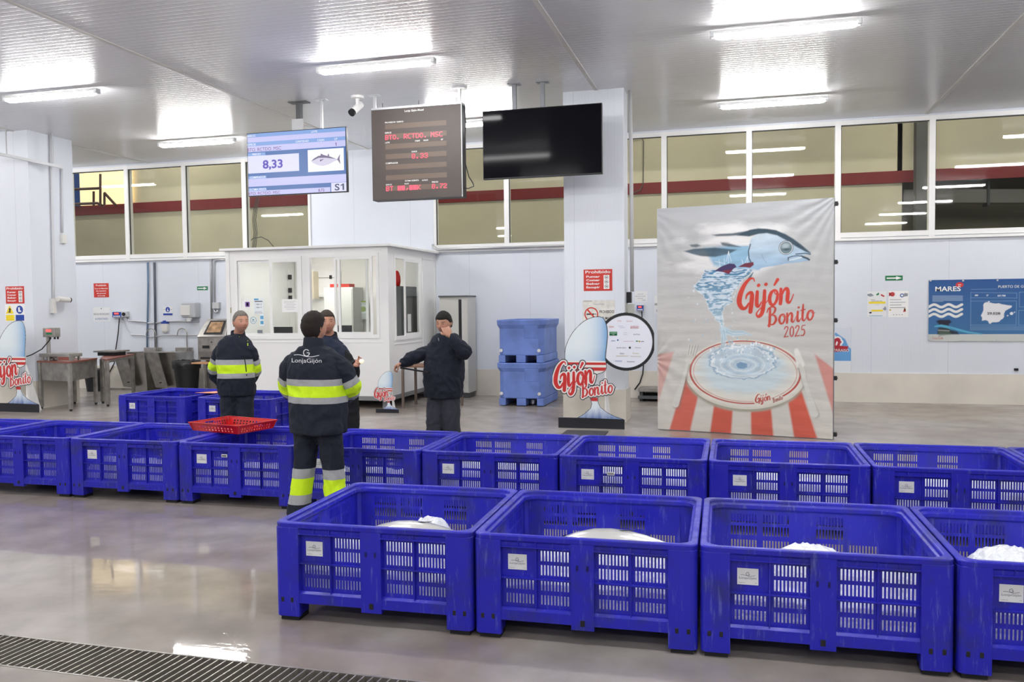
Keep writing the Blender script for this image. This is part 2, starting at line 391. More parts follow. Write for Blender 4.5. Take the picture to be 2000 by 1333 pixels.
LBL = {(0, 0): 'white tube lamp on the ceiling just above the upper windows left of the lit screen', (1, 0): 'white tube lamp partly hidden between the price board and the black screen',
       (2, 0): 'lower of the two white tube lamps on the ceiling at the right, above the banner', (0, 1): 'white tube lamp on the ceiling at the upper left corner of the photo',
       (1, 1): 'white tube lamp on the ceiling above and left of the brown price board', (2, 1): 'upper of the two white tube lamps on the ceiling at the right'}
for j, y in enumerate(LY):
    for i, x in enumerate(LX):
        lab = LBL.get((i, j), 'white tube lamp on the hall ceiling outside the picture')
        xx = x-.20 if (i == 0 and j == 0) else (x+.1 if (i == 1 and j == 0) else x)
        z = ZC-.04
        if first: L0.location = (xx, y, z); L0['label'] = lab; first = False
        else: dup(L0, (xx, y, z), 0, lab)
for x in (-19.0, -13.5, -7.5, -1.5, 3.5, 8.5):  # unseen lamps added to brighten the beige walls beyond the windows
    q = MB(mat('far_fill_lamp', (.9, .9, .9), .4, emis=(1, .95, .8), es=40.0)); q.box(x-.75, x+.75, 17.6, 17.7, 7.0, 7.06)
    single(q, 'fill_lamp_beyond', 'tube lamp of the room beyond the windows, above their upper edge', 'lamp', (x, 17.65, 7), group='tube lamps of the room beyond')
# thin wires along the ceiling and the ceiling camera
# ================================================================ BINS
def bin_mat():
    m = mat('blue_bin_plastic', (.018, .018, .43), .34, spec=.45); nt = m.node_tree; b = nt.nodes['Principled BSDF']
    g = _n(nt, 'ShaderNodeNewGeometry'); P = g.outputs['Position']
    def nz(scale, det, sc=(1, 1, 1), rough=.6):
        mp = _n(nt, 'ShaderNodeMapping'); mp.inputs['Scale'].default_value = sc; nt.links.new(P, mp.inputs[0])
        t = _n(nt, 'ShaderNodeTexNoise'); t.inputs['Scale'].default_value = scale; t.inputs['Detail'].default_value = det; t.inputs['Roughness'].default_value = rough; nt.links.new(mp.outputs[0], t.inputs['Vector']); return t.outputs['Fac']
    def rng(v, a, c, d0=0, d1=1):
        r = _n(nt, 'ShaderNodeMapRange'); r.inputs[1].default_value = a; r.inputs[2].default_value = c; r.inputs[3].default_value = d0; r.inputs[4].default_value = d1; nt.links.new(v, r.inputs[0]); return r.outputs[0]
    # grime patches and pale vertical scuffs
    c1 = _n(nt, 'ShaderNodeMix', data_type='RGBA'); c1.inputs[6].default_value = (.018, .018, .43, 1); c1.inputs[7].default_value = (.024, .026, .17, 1)
    nt.links.new(rng(nz(4.5, 7), .50, .70, 0, .85), c1.inputs[0])
    c2 = _n(nt, 'ShaderNodeMix', data_type='RGBA'); c2.inputs[7].default_value = (.22, .26, .62, 1); nt.links.new(c1.outputs[2], c2.inputs[6])
    nt.links.new(rng(nz(14, 5, (3, 3, .35), .7), .57, .76, 0, .5), c2.inputs[0])
    nt.links.new(c2.outputs[2], b.inputs['Base Color'])
    nt.links.new(rng(nz(9, 5), .4, .7, .28, .5), b.inputs['Roughness'])
    return m
BINM = bin_mat()
BFOOT = mat('black_foot', (.012, .012, .014), .6)
BW, BD, BH, FZ = 1.2, 1.13, .583, .105
def side_panel(W, label_side, solid_rows=2):
    """slotted wall panel in a local frame: x along, z up, y = 0 outside face (looking along +y is inwards)"""
    q = MB(BINM); t = .007; y0 = .034           # recessed skin
    L, R, cm = .15, W-.15, W/2; hc = .062
    cols = []
    for a, b in ((L, cm-hc), (cm+hc, R)):
        w = (b-a)/2
        for k in range(2):
            c0 = a+k*w+.018; c1 = a+(k+1)*w-.012; n = 9; pit = (c1-c0)/n
            cols.append([(c0+j*pit+pit*.25, c0+j*pit+pit*.75) for j in range(n)])
    rows = [(.438, .496), (.360, .418), (.276, .330), (.198, .252)]
    xs = sorted({0.0+L-.01, R+.01, *[v for c in cols for s in c for v in s]})
    zs_ = sorted({.13, .52, *[v for r in rows for v in r]})
    holes = set()
    for ci, c in enumerate(cols):
        for ri, r in enumerate(rows):
            if label_side and ci == 0 and ri < solid_rows: continue
            for s in c: holes.add((xs.index(s[0]), zs_.index(r[0])))
    nx, nz_ = len(xs), len(zs_)
    vs = [(x, y0+dy, z) for dy in (0, t) for z in zs_ for x in xs]; fs = []
    I = lambda i, j, k: k*nx*nz_+j*nx+i
    for j in range(nz_-1):
        for i in range(nx-1):
            if (i, j) in holes:
                fs += [(I(i, j, 0), I(i+1, j, 0), I(i+1, j, 1), I(i, j, 1)), (I(i+1, j+1, 0), I(i, j+1, 0), I(i, j+1, 1), I(i+1, j+1, 1)),
                       (I(i+1, j, 0), I(i+1, j+1, 0), I(i+1, j+1, 1), I(i+1, j, 1)), (I(i, j+1, 0), I(i, j, 0), I(i, j, 1), I(i, j+1, 1))]
            else:
                fs += [(I(i, j, 0), I(i+1, j, 0), I(i+1, j+1, 0), I(i, j+1, 0)), (I(i, j, 1), I(i, j+1, 1), I(i+1, j+1, 1), I(i+1, j, 1))]
    q.add(vs, fs)
    # ribs of the outer face
    for a, b in ((L, cm-hc), (cm+hc, R)):
        q.box(a-.012, b+.012, .010, y0+.001, .340, .346); q.box((a+b)/2-.003, (a+b)/2+.003, .014, y0+.001, .16, .52)
        q.box(a-.012, b+.012, .004, y0+.001, .513, .520); q.box(a-.012, b+.012, .006, y0+.001, .548, .553)
        n = 4
        for k in range(n+1):
            x = a+(b-a)*k/n; q.box(x-.003, x+.003, .006, y0+.001, .513, .575)
    # centre post with its lower tab, lower band
    q.box(cm-hc, cm+hc, .002, y0+.003, .085, .57)
    q.box(.14, W-.14, .004, y0+.003, FZ+.005, .165)
    for a, b in ((L, cm-hc), (cm+hc, R)):      # sloping shoulder of the lower band
        q.hexa([(a, .004, .160), (b, .004, .160), (b, y0, .160), (a, y0, .160)], [(a, .022, .178), (b, .022, .178), (b, y0, .178), (a, y0, .178)])
    q.box(L-.02, R+.02, .012, y0+.003, .515, .57)
    q.box(cm-.012, cm+.012, -.001, .01, .108, .140, BFOOT)
    for dx in (-.028, .028): q.box(cm+dx-.005, cm+dx+.005, -.001, .01, .408, .436, mat('bin_dark_hole', (.004, .004, .09), .6))
    return q
def tub():
    q = MB(BINM)
    # corner posts (L-shaped, rounded outside), floor, rim
    def post(cx, cy, sx, sy):
        w, t, r = .15, .036, .035
        out = []
        for k in range(6):
            a = PI/2*k/5; out.append((r-r*math.sin(a), r-r*math.cos(a)))
        prof = [(w, 0)]+[(x, y) for x, y in out[::-1]][::-1] if False else None
        arc = [(r-r*math.sin(a), r-r*math.cos(a)) for a in [PI/2*k/5 for k in range(6)]]   # from (r,0) to (0,r)
        prof = [(w, 0)]+arc+[(0, w), (t, w), (t, t+.02), (t+.02, t), (w, t)]
        pts = [(cx+sx*x, cy+sy*y) for x, y in prof]; n = len(pts)
        if sx*sy < 0: pts = pts[::-1]
        zz = [(.028, 1), (BH-.03, 1)]
        vs = [(x, y, z) for z, _ in zz for x, y in pts]
        # profile is clockwise for sx*sy>0
        fs = [((i+1) % n, i, n+i, n+(i+1) % n) for i in range(n)]+[tuple(range(n)), tuple(range(2*n-1, n-1, -1))]
        q.add(vs, fs)
        # inner leg block under the floor
        a, b = cx+sx*.03, cx+sx*.14; c, d = cy+sy*.03, cy+sy*.14; q.box(a, b, c, d, .028, FZ+.02)
        for dx in (.045, .105):
            x = cx+sx*dx; q.box(x-.010, x+.010, cy-sy*.0015, cy+sy*.01, .112, .142, BFOOT)
            y = cy+sy*dx; q.box(cx-sx*.0015, cx+sx*.01, y-.010, y+.010, .112, .142, BFOOT)
    for cx, sx in ((0, 1), (BW, -1)):
        for cy, sy in ((0, 1), (BD, -1)): post(cx, cy, sx, sy)
    q.box(.03, BW-.03, .03, BD-.03, FZ, FZ+.025)
    # rim: rounded-rectangle ring with a step inside
    def ring(o, r, n=6):
        pts = []
        for (cx, cy, a0) in ((BW-o-r, BD-o-r, 0), (o+r, BD-o-r, 90), (o+r, o+r, 180), (BW-o-r, o+r, 270)):
            for k in range(n+1):
                a = math.radians(a0+90*k/n); pts.append((cx+r*math.cos(a), cy+r*math.sin(a)))
        return pts
    # cross-section (offset inward, z) going round the rim
    sec = [(.0, .552), (-.002, .578), (.004, BH), (.030, BH), (.036, BH-.006), (.038, BH-.022), (.052, BH-.028), (.054, BH-.05), (.040, .52), (.034, .52)]
    rings = [ring(o, .05 if o < .03 else .075-.0*o) for o, z in sec]; n = len(rings[0]); m = len(sec)
    vs = [(x, y, sec[i][1]) for i in range(m) for x, y in rings[i]]
    fs = [(i*n+k, i*n+(k+1) % n, ((i+1) % m)*n+(k+1) % n, ((i+1) % m)*n+k) for i in range(m) for k in range(n)]
    q.add(vs, fs)
    return q
def xform(mb, M):
    mb.v = [M @ v for v in mb.v]; return mb
def sign_lonja(q, pl, a, b, w, dark):
    """wave-and-G emblem above the word LonjaGijón; a,b centre of the emblem's baseline, w total width"""
    s = w
    pts = [(a-s*.42+s*.84*k/16, b+s*.06+s*.030*math.sin(k/16*2*PI*1.0+PI*.2)) for k in range(17)]
    for p0, p1 in zip(pts[:-1], pts[1:]): q.prism(pl, [(p0[0], p0[1]-s*.010), (p1[0], p1[1]-s*.010), (p1[0], p1[1]+s*.010), (p0[0], p0[1]+s*.010)], .001, .003, dark)
    arc = [(a+s*.10*math.cos(t), b+s*.155+s*.10*math.sin(t)) for t in [math.radians(40+300*k/14) for k in range(15)]]+[(a+s*.10, b+s*.155), (a+s*.01, b+s*.155)]
    for p0, p1 in zip(arc[:-1], arc[1:]):
        d = Vector((p1[0]-p0[0], p1[1]-p0[1])); n = Vector((-d.y, d.x)).normalized()*s*.012
        q.prism(pl, [(p0[0]-n.x, p0[1]-n.y), (p1[0]-n.x, p1[1]-n.y), (p1[0]+n.x, p1[1]+n.y), (p0[0]+n.x, p0[1]+n.y)], .001, .003, dark)
    q.text(pl, 'LonjaGijón', a, b-s*.15, s*.135, dark, off=.003, w=s)
LABM = mat('bin_label_white', (.74, .75, .76), .5)
LABT = mat('label_print', (.10, .12, .18), .6)
def make_bin():
    t = thing('plastic_bin', '', 'bin', (0, 0, 0), 0, 'blue slotted plastic bins')
    tub().build('tub', t, bevel=.0025, seg=1)
    P0 = side_panel(BW, True); P0.build('side_panel', t)
    xform(side_panel(BW, True), Matrix.Translation((BW, BD, 0)) @ Matrix.Rotation(PI, 4, 'Z')).build('side_panel', t)
    xform(side_panel(BD, True), Matrix.Translation((BW, 0, 0)) @ Matrix.Rotation(PI/2, 4, 'Z')).build('side_panel', t)
    xform(side_panel(BD, False), Matrix.Translation((0, BD, 0)) @ Matrix.Rotation(-PI/2, 4, 'Z')).build('side_panel', t)
    for x in (.022, BW-.138):
        for y in (.022, BD-.138):
            q = MB(BFOOT); q.box(x, x+.116, y, y+.116, 0, .0285); q.build('foot', t)
    q = MB(LABM); pl = Plane((0, .033, 0), 0)
    q.plate(pl, .185, .290, .385, .470, 0, .002); sign_lonja(q, pl, .2375, .428, .085, LABT)
    q.text(pl, 'sociedad mixta', .190, .394, .004, LABT, align='l', off=.003); q.text(pl, '2024', .272, .394, .004, LABT, align='l', off=.003)
    q.build('label_plate', t)
    return t
PB = make_bin()
LABS = mat('sticker_white', (.8, .8, .8), .5)
def corner(row, i, pitch=1.2143):
    x0, y0, a = row; return (x0+i*pitch*math.cos(a), y0+i*pitch*math.sin(a), 0), a
ROW1 = (-2.626, 4.362, .0204); ROW2 = (-6.310, 6.791, .0084)
r3a = onZ(229, 772, BH); r3b = onZ(526, 781, BH); A3 = math.atan2(r3b.y-r3a.y, r3b.x-r3a.x)
ROW3 = (r3a.x, r3a.y, A3); P3 = ((r3b-r3a).length-BW)
# ---------------------------------------------------------------- ice
def ice_mat():
    m = mat('crushed_ice', (.84, .87, .91), .2, spec=.8, bump=1, bscale=55, sub=.5); m.node_tree.nodes['Principled BSDF'].inputs['Subsurface Radius'].default_value = (.08, .08, .08); return m
ICE = ice_mat()
FILM = None
def ice_mesh(seed, peak=None, front=.46, back=.24):
    """heap of crushed ice filling a bin: banked against the front, sloping to the back"""
    random.seed(seed); n = 56; q = MB(ICE); mg = .044; W_, D_ = BW-2*mg, BD-2*mg; vs = []
    for j in range(n):
        for i in range(n):
            u, v = i/(n-1), (j/(n-1))**1.4; x, y = mg+u*W_, mg+v*D_
            if v < .26: z = .135+(front-.135)*(v/.26)**1.0
            else: z = front+(back-front)*min(1, (v-.26)/.5)**.8
            z += .075*noise.noise(Vector((x*3.2+seed*7, y*3, seed)))*min(1, .4+v*4)+.016*noise.noise(Vector((x*14, y*14, seed)))+.010*random.random()
            if peak:
                for (px, py, h, r) in peak: z = max(z, h+.02*noise.noise(Vector((x*20, y*20, 1)))+.012*random.random()-((x-px)**2+(y-py)**2)/r**2*.15)
            vs.append((x, y, max(.14, min(z, .583-.03-.26*max(0, y) if (v < .5 and not peak) else .56))))
    o = len(vs); vs += [(x, y, .131) for x, y, z in vs]
    fs = [(j*n+i, j*n+i+1, (j+1)*n+i+1, (j+1)*n+i) for j in range(n-1) for i in range(n-1)]
    fs += [tuple(o+k for k in f[::-1]) for f in fs]
    for i in range(n-1):
        fs += [(i+1, i, o+i, o+i+1), ((n-1)*n+i, (n-1)*n+i+1, o+(n-1)*n+i+1, o+(n-1)*n+i), (i*n, (i+1)*n, o+(i+1)*n, o+i*n), ((i+1)*n+n-1, i*n+n-1, o+i*n+n-1, o+(i+1)*n+n-1)]
    q.add(vs, fs); return q
# ---------------------------------------------------------------- fish
def tuna_mat():
    m = mat('tuna_skin', (.6, .62, .64), .22, .35); nt = m.node_tree; b = nt.nodes['Principled BSDF']
    co = _n(nt, 'ShaderNodeTexCoord').outputs['Object']; s = _n(nt, 'ShaderNodeSeparateXYZ'); nt.links.new(co, s.inputs[0])
    r = _n(nt, 'ShaderNodeValToRGB'); r.color_ramp.elements[0].position = .30; r.color_ramp.elements[0].color = (.70, .70, .68, 1)
    e = r.color_ramp.elements.new(.62); e.color = (.45, .47, .48, 1); r.color_ramp.elements[-1].position = .76; r.color_ramp.elements[-1].color = (.02, .035, .06, 1)
    t = _n(nt, 'ShaderNodeTexNoise'); t.inputs['Scale'].default_value = 16; nt.links.new(co, t.inputs['Vector'])
    y = mth(nt, 'ADD', mth(nt, 'MULTIPLY_ADD', s.outputs[1], 4.0, .40), mth(nt, 'MULTIPLY', t.outputs['Fac'], .2))
    nt.links.new(y, r.inputs[0]); nt.links.new(r.outputs[0], b.inputs['Base Color']); return m
TUNA = tuna_mat(); FIN = mat('tuna_fin', (.03, .035, .04), .4)
def loft(q, rings, m=0, caps=True):
    n = len(rings[0]); vs = [v for r in rings for v in r]
    fs = [(i*n+k, i*n+(k+1) % n, (i+1)*n+(k+1) % n, (i+1)*n+k) for i in range(len(rings)-1) for k in range(n)]
    if caps: fs += [tuple(range(n))[::-1], tuple((len(rings)-1)*n+k for k in range(n))]
    q.add(vs, fs, m)
def make_tuna(name, label, loc, rz, L=.82):
    """lies on its side: x along the body (head at -x), +y the back, z up"""
    t = thing(name, label, 'fish', loc, rz, 'tuna lying on ice in the front row of bins')
    WM[t.name] = Matrix.Identity(4)
    prof = [(0, .004), (.03, .030), (.08, .062), (.16, .095), (.28, .125), (.40, .132), (.52, .122), (.64, .098), (.76, .062), (.86, .030), (.93, .014), (.97, .010)]
    q = MB(TUNA); rings = []
    for u, h in prof:
        rings.append([Vector((L*(u-.5), h*math.cos(a)*L/.85, h*.82*math.sin(a)*L/.85+.0)) for a in [2*PI*k/20 for k in range(20)]])
    loft(q, rings); q.build('body', t, smooth=True)
    def fin(name, pts, z=0, th=.006):
        q = MB(FIN); pl = Plane((0, 0, 0), 0); n = len(pts)
        q.add([Vector((x*L, y*L, z-th/2)) for x, y in pts]+[Vector((x*L, y*L, z+th/2)) for x, y in pts], [tuple(range(n))[::-1], tuple(range(n, 2*n))]+[(i, (i+1) % n, n+(i+1) % n, n+i) for i in range(n)])
        return q.build(name, t)
    fin('tail_fin', [(.45, .01), (.49, .10), (.56, .19), (.535, .08), (.52, 0), (.535, -.08), (.56, -.19), (.49, -.10), (.45, -.01)])
    fin('dorsal_fin', [(-.15, .14), (-.12, .21), (-.06, .17), (.02, .145)])
    fin('second_dorsal_fin', [(.10, .12), (.15, .18), (.17, .16), (.18, .10)])
    fin('anal_fin', [(.12, -.115), (.17, -.175), (.18, -.155), (.19, -.095)])
    q = MB(FIN); q.add([Vector(v) for v in ((-.20*L, .012, .108*L), (-.20*L, -.012, .108*L), (.06*L, -.006, .131*L), (.06*L, .0, .131*L), (-.20*L, .012, .104*L), (-.20*L, -.012, .104*L), (.06*L, -.006, .127*L), (.06*L, .0, .127*L))],
                      [(0, 1, 2, 3), (7, 6, 5, 4), (0, 4, 5, 1), (1, 5, 6, 2), (2, 6, 7, 3), (3, 7, 4, 0)]); q.build('pectoral_fin', t)
    q = MB(mat('fish_eye', (.01, .01, .012), .1)); q.disc((-.42*L, .012, .052*L), .016, (-.2, 0, 1), .008); q.build('eye', t)
    return t

names1 = ['blue plastic bin at the left end of the nearest row, fish on ice inside', 'blue plastic bin of the nearest row with one pale-bellied fish showing inside',
          'blue plastic bin third from the left in the nearest row, hardly any ice showing', 'blue plastic bin at the right end of the nearest row, cut off by the edge']
names2 = {-2: 'blue plastic bin of the middle row, only its far corner at the left picture edge', -1: 'blue plastic bin of the middle row cut off by the left picture edge, label hidden',
          0: 'blue plastic bin of the middle row next left of the one below the red crate', 1: 'blue plastic bin of the middle row with the red crate over its far side',
          2: 'blue plastic bin of the middle row half hidden behind the worker seen from behind', 3: 'blue plastic bin of the middle row, first fully visible one right of the back-turned worker',
          4: 'blue plastic bin of the middle row with a barcode sticker across its slots', 5: 'blue plastic bin of the middle row in front of the tall banner',
          6: 'blue plastic bin of the middle row just right of the tall banner', 7: 'blue plastic bin at the right end of the middle row, only a corner showing'}
bins = []
def put_bin(row, i, label, pitch=1.2143):
    global PB
    loc, a = corner(row, i, pitch)
    if not bins:
        PB.location = loc; PB.rotation_euler = (0, 0, a); PB['label'] = label; o = PB
    else: o = dup(PB, loc, a, label)
    bins.append(o); return loc, a
ices = {}
def put_ice(loc, a, kind, label, peak=None, **k):
    key = (kind,)
    if key not in ices:
        me = ice_mesh(kind, peak, **k).build('crushed_ice'); ices[key] = me; o = me
    else:
        o = ices[key].copy(); C.objects.link(o)
    o.location = loc; o.rotation_euler = (0, 0, a); tag(o, label, 'ice', 'heaps of crushed ice in the bins', 'stuff')
where = ['at the left end of the nearest row', 'second from the left in the nearest row', 'third from the left in the nearest row', 'at the right end of the nearest row']
for i in range(4):
    loc, a = put_bin(ROW1, i, names1[i])
    pk = [[(.66, .84, .435, .18)], [(.55, .65, .36, .3)], [(.60, .66, .425, .30)], [(.43, .74, .455, .26)]][i]
    put_ice(loc, a, i+1, 'crushed ice and film in the blue bin '+where[i], pk)
for i in range(-2, 8):
    loc, a = put_bin(ROW2, i, names2[i])
    if i in (3, 4, 5, 6, 7): put_ice(loc, a, 11, 'crushed ice filling the lower part of a middle-row bin on the right', None, front=.46, back=.2)
    else: put_ice(loc, a, 12, 'crushed ice filling the lower part of a middle-row bin on the left', None, front=.36, back=.18)
put_bin(ROW3, 0, 'blue plastic bin at the left of the far pair, before the steel basins', P3)
put_bin(ROW3, 1, 'blue plastic bin at the right of the far pair, behind the grey-haired worker', P3)
# label on the right-hand side of the last far bin
la = corner(ROW3, 1, P3)[0]; cA, sA = math.cos(A3), math.sin(A3)
for (bx, row, i, pitch, dx, dz, nm) in ((0, ROW2, 4, 1.2143, .43, .44, 'barcode sticker on the slots of the middle-row bin below the fish-shaped stand'), (0, ROW2, 1, 1.2143, .50, .47, 'barcode sticker on the middle-row bin under the red crate')):
    loc, a = corner(row, i, pitch); pl = Plane((loc[0], loc[1]), a); q = MB(LABS)
    q.plate(pl, dx-.03, dx+.03, dz-.014, dz+.014, -.030 if i == 4 else .0, -.028 if i == 4 else .002)
    o_ = -.027 if i == 4 else .003
    for k in range(12): q.plate(pl, dx-.024+k*.004, dx-.0225+k*.004+(k % 3)*.0006, dz-.010, dz+.008, o_-.001, o_, SBLACK)
    P = pl.P(dx, dz, o_); single(q, 'barcode_sticker', nm, 'sticker', P)
loc = Vector(la); pl = Plane((loc.x+BW*cA, loc.y+BW*sA), A3+PI/2)
q = MB(LABM); q.plate(pl, .10, .20, .385, .47, -.033, -.031); single(q, 'label_plate', 'white label on the right-hand face of the far bin beside the fluorescent jacket', 'label', pl.P(.15, .43, -.03))
make_tuna('tuna', 'tuna half buried in crushed ice in the leftmost bin of the nearest row', (-1.94, 5.0, .352), .03, .86)
make_tuna('tuna', 'tuna showing its pale belly in the second bin of the nearest row', (-.66, 5.0, .372), .02, .88)
make_tuna('tuna', 'second tuna just showing above the front edge of the leftmost near bin', (-2.16, 4.72, .355), .12, .62)
# ---------------------------------------------------------------- red crate on the middle row
cc = [onZ(380, 821, .69), onZ(432, 812, .69), onZ(524, 816, .69), onZ(478, 829, .69)]
cr = onZ(452, 838, .60)
ctr = onZ(455, 819, .69)
def red_crate():
    t = thing('red_crate', 'shallow red perforated plastic crate lying across the edges of the blue bins', 'crate', (-5.04, 7.63, BH+.001), math.radians(-14))
    WM[t.name] = Matrix.Identity(4)
    L, W_, H = .70, .52, .088; tp = .03
    def wall(p0, p1, d):     # slanted perforated wall built as a cell grid
        q = MB(REDP); p0 = Vector(p0); p1 = Vector(p1); e = (p1-p0); n = 28; rows = [0, .015, .030, .040, .056, .066, H]
        nrm = Vector((e.y, -e.x, 0)).normalized(); rnd = random.Random(3)
        for j in range(6):
            for i in range(n):
                if j in (1, 3) and 1 < i < n-2 and i % 2 == 0 : continue
                if j == 4 and abs(i-n/2) < 4 and d: continue
                a = p0+e*(i/n); b = p0+e*((i+1)/n); z0, z1 = rows[j], rows[j+1]
                o0 = nrm*(tp*z0/H); o1 = nrm*(tp*z1/H); k = nrm*.004; Z0, Z1 = Vector((0, 0, z0)), Vector((0, 0, z1))
                q.hexa([a+o0-k+Z0, b+o0-k+Z0, b+o0+Z0, a+o0+Z0][::-1], [a+o1-k+Z1, b+o1-k+Z1, b+o1+Z1, a+o1+Z1][::-1])
        return q
    x, y = L/2-tp, W_/2-tp
    for p0, p1, d in (((-x, -y, 0), (x, -y, 0), 0), ((x, -y, 0), (x, y, 0), 1), ((x, y, 0), (-x, y, 0), 0), ((-x, y, 0), (-x, -y, 0), 1)): wall(p0, p1, d).build('side_wall', t)
    q = MB(REDP); q.box(-x, x, -y, y, 0, .006)
    for sx in (-1, 1):
        for sy in (-1, 1): q.tube([(sx*x, sy*y, .004), (sx*(x+tp*.75), sy*(y+tp*.75), H)], [.008, .016], n=8)
    q.build('base', t)
    q = MB(REDP); X, Y = L/2, W_/2
    for a in ((-X-.008, X+.008, -Y-.008, -Y+.006), (-X-.008, X+.008, Y-.006, Y+.008), (-X-.008, -X+.006, -Y, Y), (X-.006, X+.008, -Y, Y)): q.box(a[0], a[1], a[2], a[3], H-.008, H+.002)
    q.build('rim', t, bevel=.002)
    return t
red_crate()
q = MB(mat('orange_sheet', srgb(235, 150, 115), .6)); P = onZ(415, 768, BH+.004)
cA_, sA_ = math.cos(.4), math.sin(.4)
pts = [(-.22, -.10), (.05, -.14), (.24, -.04), (.20, .12), (-.05, .10)]
vs = [Vector((P.x+x*cA_-y*sA_, P.y+x*sA_+y*cA_, BH+.002+.02*abs(math.sin(x*9)))) for x, y in pts]; n = len(vs)
q.add(vs+[v+Vector((0, 0, .004)) for v in vs], [tuple(range(n))[::-1], tuple(range(n, 2*n))]+[(i, (i+1) % n, n+(i+1) % n, n+i) for i in range(n)])
single(q, 'orange_sheet', 'crumpled orange plastic sheet lying on the edge of the far blue bins', 'sheet', (P.x, P.y, BH))

# ================================================================ FLOOR DRAIN
g0 = thing('drain_grate', 'long steel drain grate of slanting bars in the floor at the lower left corner', 'drain grate', (-5, 3.62, 0))
q = MB(mat('drain_dark', (.02, .016, .013), .8)); q.box(GX0, GX1, GY0, GY1, -.3, -.12); q.build('channel', g0)
q = MB(STEELD); q.box(GX0, GX1, GY0, GY0+.012, -.06, .002); q.box(GX0, GX1, GY1-.012, GY1, -.06, .002); q.build('frame', g0)
GR = mat('grate_bar', (.50, .47, .42), .35, .8)
x = GX0; xs = []
while x < GX1-.05: xs.append(x); x += .046
q0 = None
vis = [x for x in xs if x > -4.5]
for x in vis[:100]:
    q = MB(GR); q.hexa([(x, GY0+.01, -.03), (x+.007, GY0+.01, -.03), (x+.029, GY1-.01, -.03), (x+.022, GY1-.01, -.03)], [(x, GY0+.01, 0), (x+.007, GY0+.01, 0), (x+.029, GY1-.01, 0), (x+.022, GY1-.01, 0)]); q.build('bar', g0)
q = MB(GR)
for x in [x for x in xs if x not in vis[:100]]:
    q.hexa([(x, GY0+.01, -.03), (x+.007, GY0+.01, -.03), (x+.029, GY1-.01, -.03), (x+.022, GY1-.01, -.03)], [(x, GY0+.01, 0), (x+.007, GY0+.01, 0), (x+.029, GY1-.01, 0), (x+.022, GY1-.01, 0)])
q.build('bar', g0, kind='stuff')
# ================================================================ THINGS ALONG THE BACK OF THE HALL
WPL = Plane((0, WY, 0), 0)                       # the back wall as a drawing plane
def wp(x, y): return WPL.ab(x, y)
PL_L = Plane((0, 12.79, 0), 0)                   # front of the left pillar
PL_LS = Plane((-12.58, 12.79, 0), PI/2)          # its right-hand side
PL_R = Plane((0, 13.07, 0), 0)                   # front of the right pillar
PL_RS = Plane((-1.72, 13.07, 0), PI/2)
def rectpx(pl, x0, y0, x1, y1):
    a0, b1 = pl.ab(x0, y0); a1, b0 = pl.ab(x1, y1); return a0, a1, b0, b1
# ---------------------------------------------------------------- office booth
BY = 14.0; BXR, BXL = -6.05, -9.31; BZ0, BZ1 = .22, 2.90; BYB = WY-.005
office = thing('office_booth', 'white prefabricated office booth with sliding windows against the back wall', 'booth', (-7.7, 15.2, 0))
FP = Plane((0, BY, 0), 0); SP = Plane((BXR, BY, 0), PI/2)
BW_ = mat('booth_panel', (.82, .82, .81), .4)
wa = rectpx(FP, 460, 507, 590, 659); wb = rectpx(FP, 602, 501, 740, 657); sw = rectpx(SP, 770, 501, 822, 656)
zb = min(wa[2], wb[2])+.0; zt = max(wa[3], wb[3])
q = MB(BW_); t = .06
def fr(a0, a1, b0, b1): q.plate(FP, a0, a1, b0, b1, -t, 0)
fr(BXL, BXR, BZ0, zb); fr(BXL, BXR, zt, BZ1); fr(BXL, wa[0], zb, zt); fr(wa[1], wb[0], zb, zt); fr(wb[1], BXR, zb, zt)
q.build('front_panel', office)
q = MB(BW_)
def fs_(a0, a1, b0, b1, o=0): q.plate(SP, a0, a1, b0, b1, -t+o, o)
L_ = BYB-BY
fs_(.0, L_, BZ0, sw[2]); fs_(.0, L_, sw[3], BZ1); fs_(.0, sw[0], sw[2], sw[3]); fs_(sw[1], L_, sw[2], sw[3])
q.build('side_panel', office)
q = MB(BW_); q.box(BXL, BXL+.05, BY+.06, BYB, BZ0, BZ1); q.build('side_panel', office)
q = MB(mat('booth_interior', (.80, .79, .75), .6)); q.box(BXL+.06, BXR-.07, BYB-.05, BYB, BZ0, BZ1); q.box(BXL, BXR, BY, BYB, BZ0-.04, BZ0); q.build('inner_wall', office)
q = MB(BW_); q.box(BXL-.09, BXR+.09, BY-.09, BYB, BZ1, BZ1+.045); q.build('roof', office, bevel=.006)
q = MB(BW_)   # corner posts, beads and edge trims
q.box(BXR-.07, BXR+.012, BY-.012, BY+.07, BZ0, BZ1); q.box(BXL-.012, BXL+.07, BY-.012, BY+.07, BZ0, BZ1)
for a0, a1, b0, b1 in ((BXL+.1, wa[1]+.06, zb-.10, zb-.085), (wb[0]-.06, BXR-.12, zb-.10, zb-.085), (BXL+.1, BXR-.12, zt+.07, zt+.085), (BXL+.07, BXR-.07, BZ0, BZ0+.03)): q.plate(FP, a0, a1, b0, b1, 0, .008)
sr = rectpx(SP, 826, 503, 856, 660)
for a0, a1, b0, b1 in ((sw[0]-.08, sw[1]+.05, sw[2]-.12, sw[2]-.10), (sw[1]+.12, sw[1]+.135, BZ0+.1, BZ1-.12), (sw[1]+.12, L_-.1, BZ1-.14, BZ1-.12), (L_-.12, L_-.1, BZ0+.1, BZ1-.12)): q.plate(SP, a0, a1, b0, b1, 0, .008)
q.build('edge_trim', office)
q = MB(mat('booth_skirt', (.22, .225, .23), .5)); q.box(BXL, BXR, BY-.005, BY+.05, BZ0-.08, BZ0); q.box(BXR-.05, BXR+.005, BY+.05, BYB, BZ0-.08, BZ0); q.build('base_skirt', office)
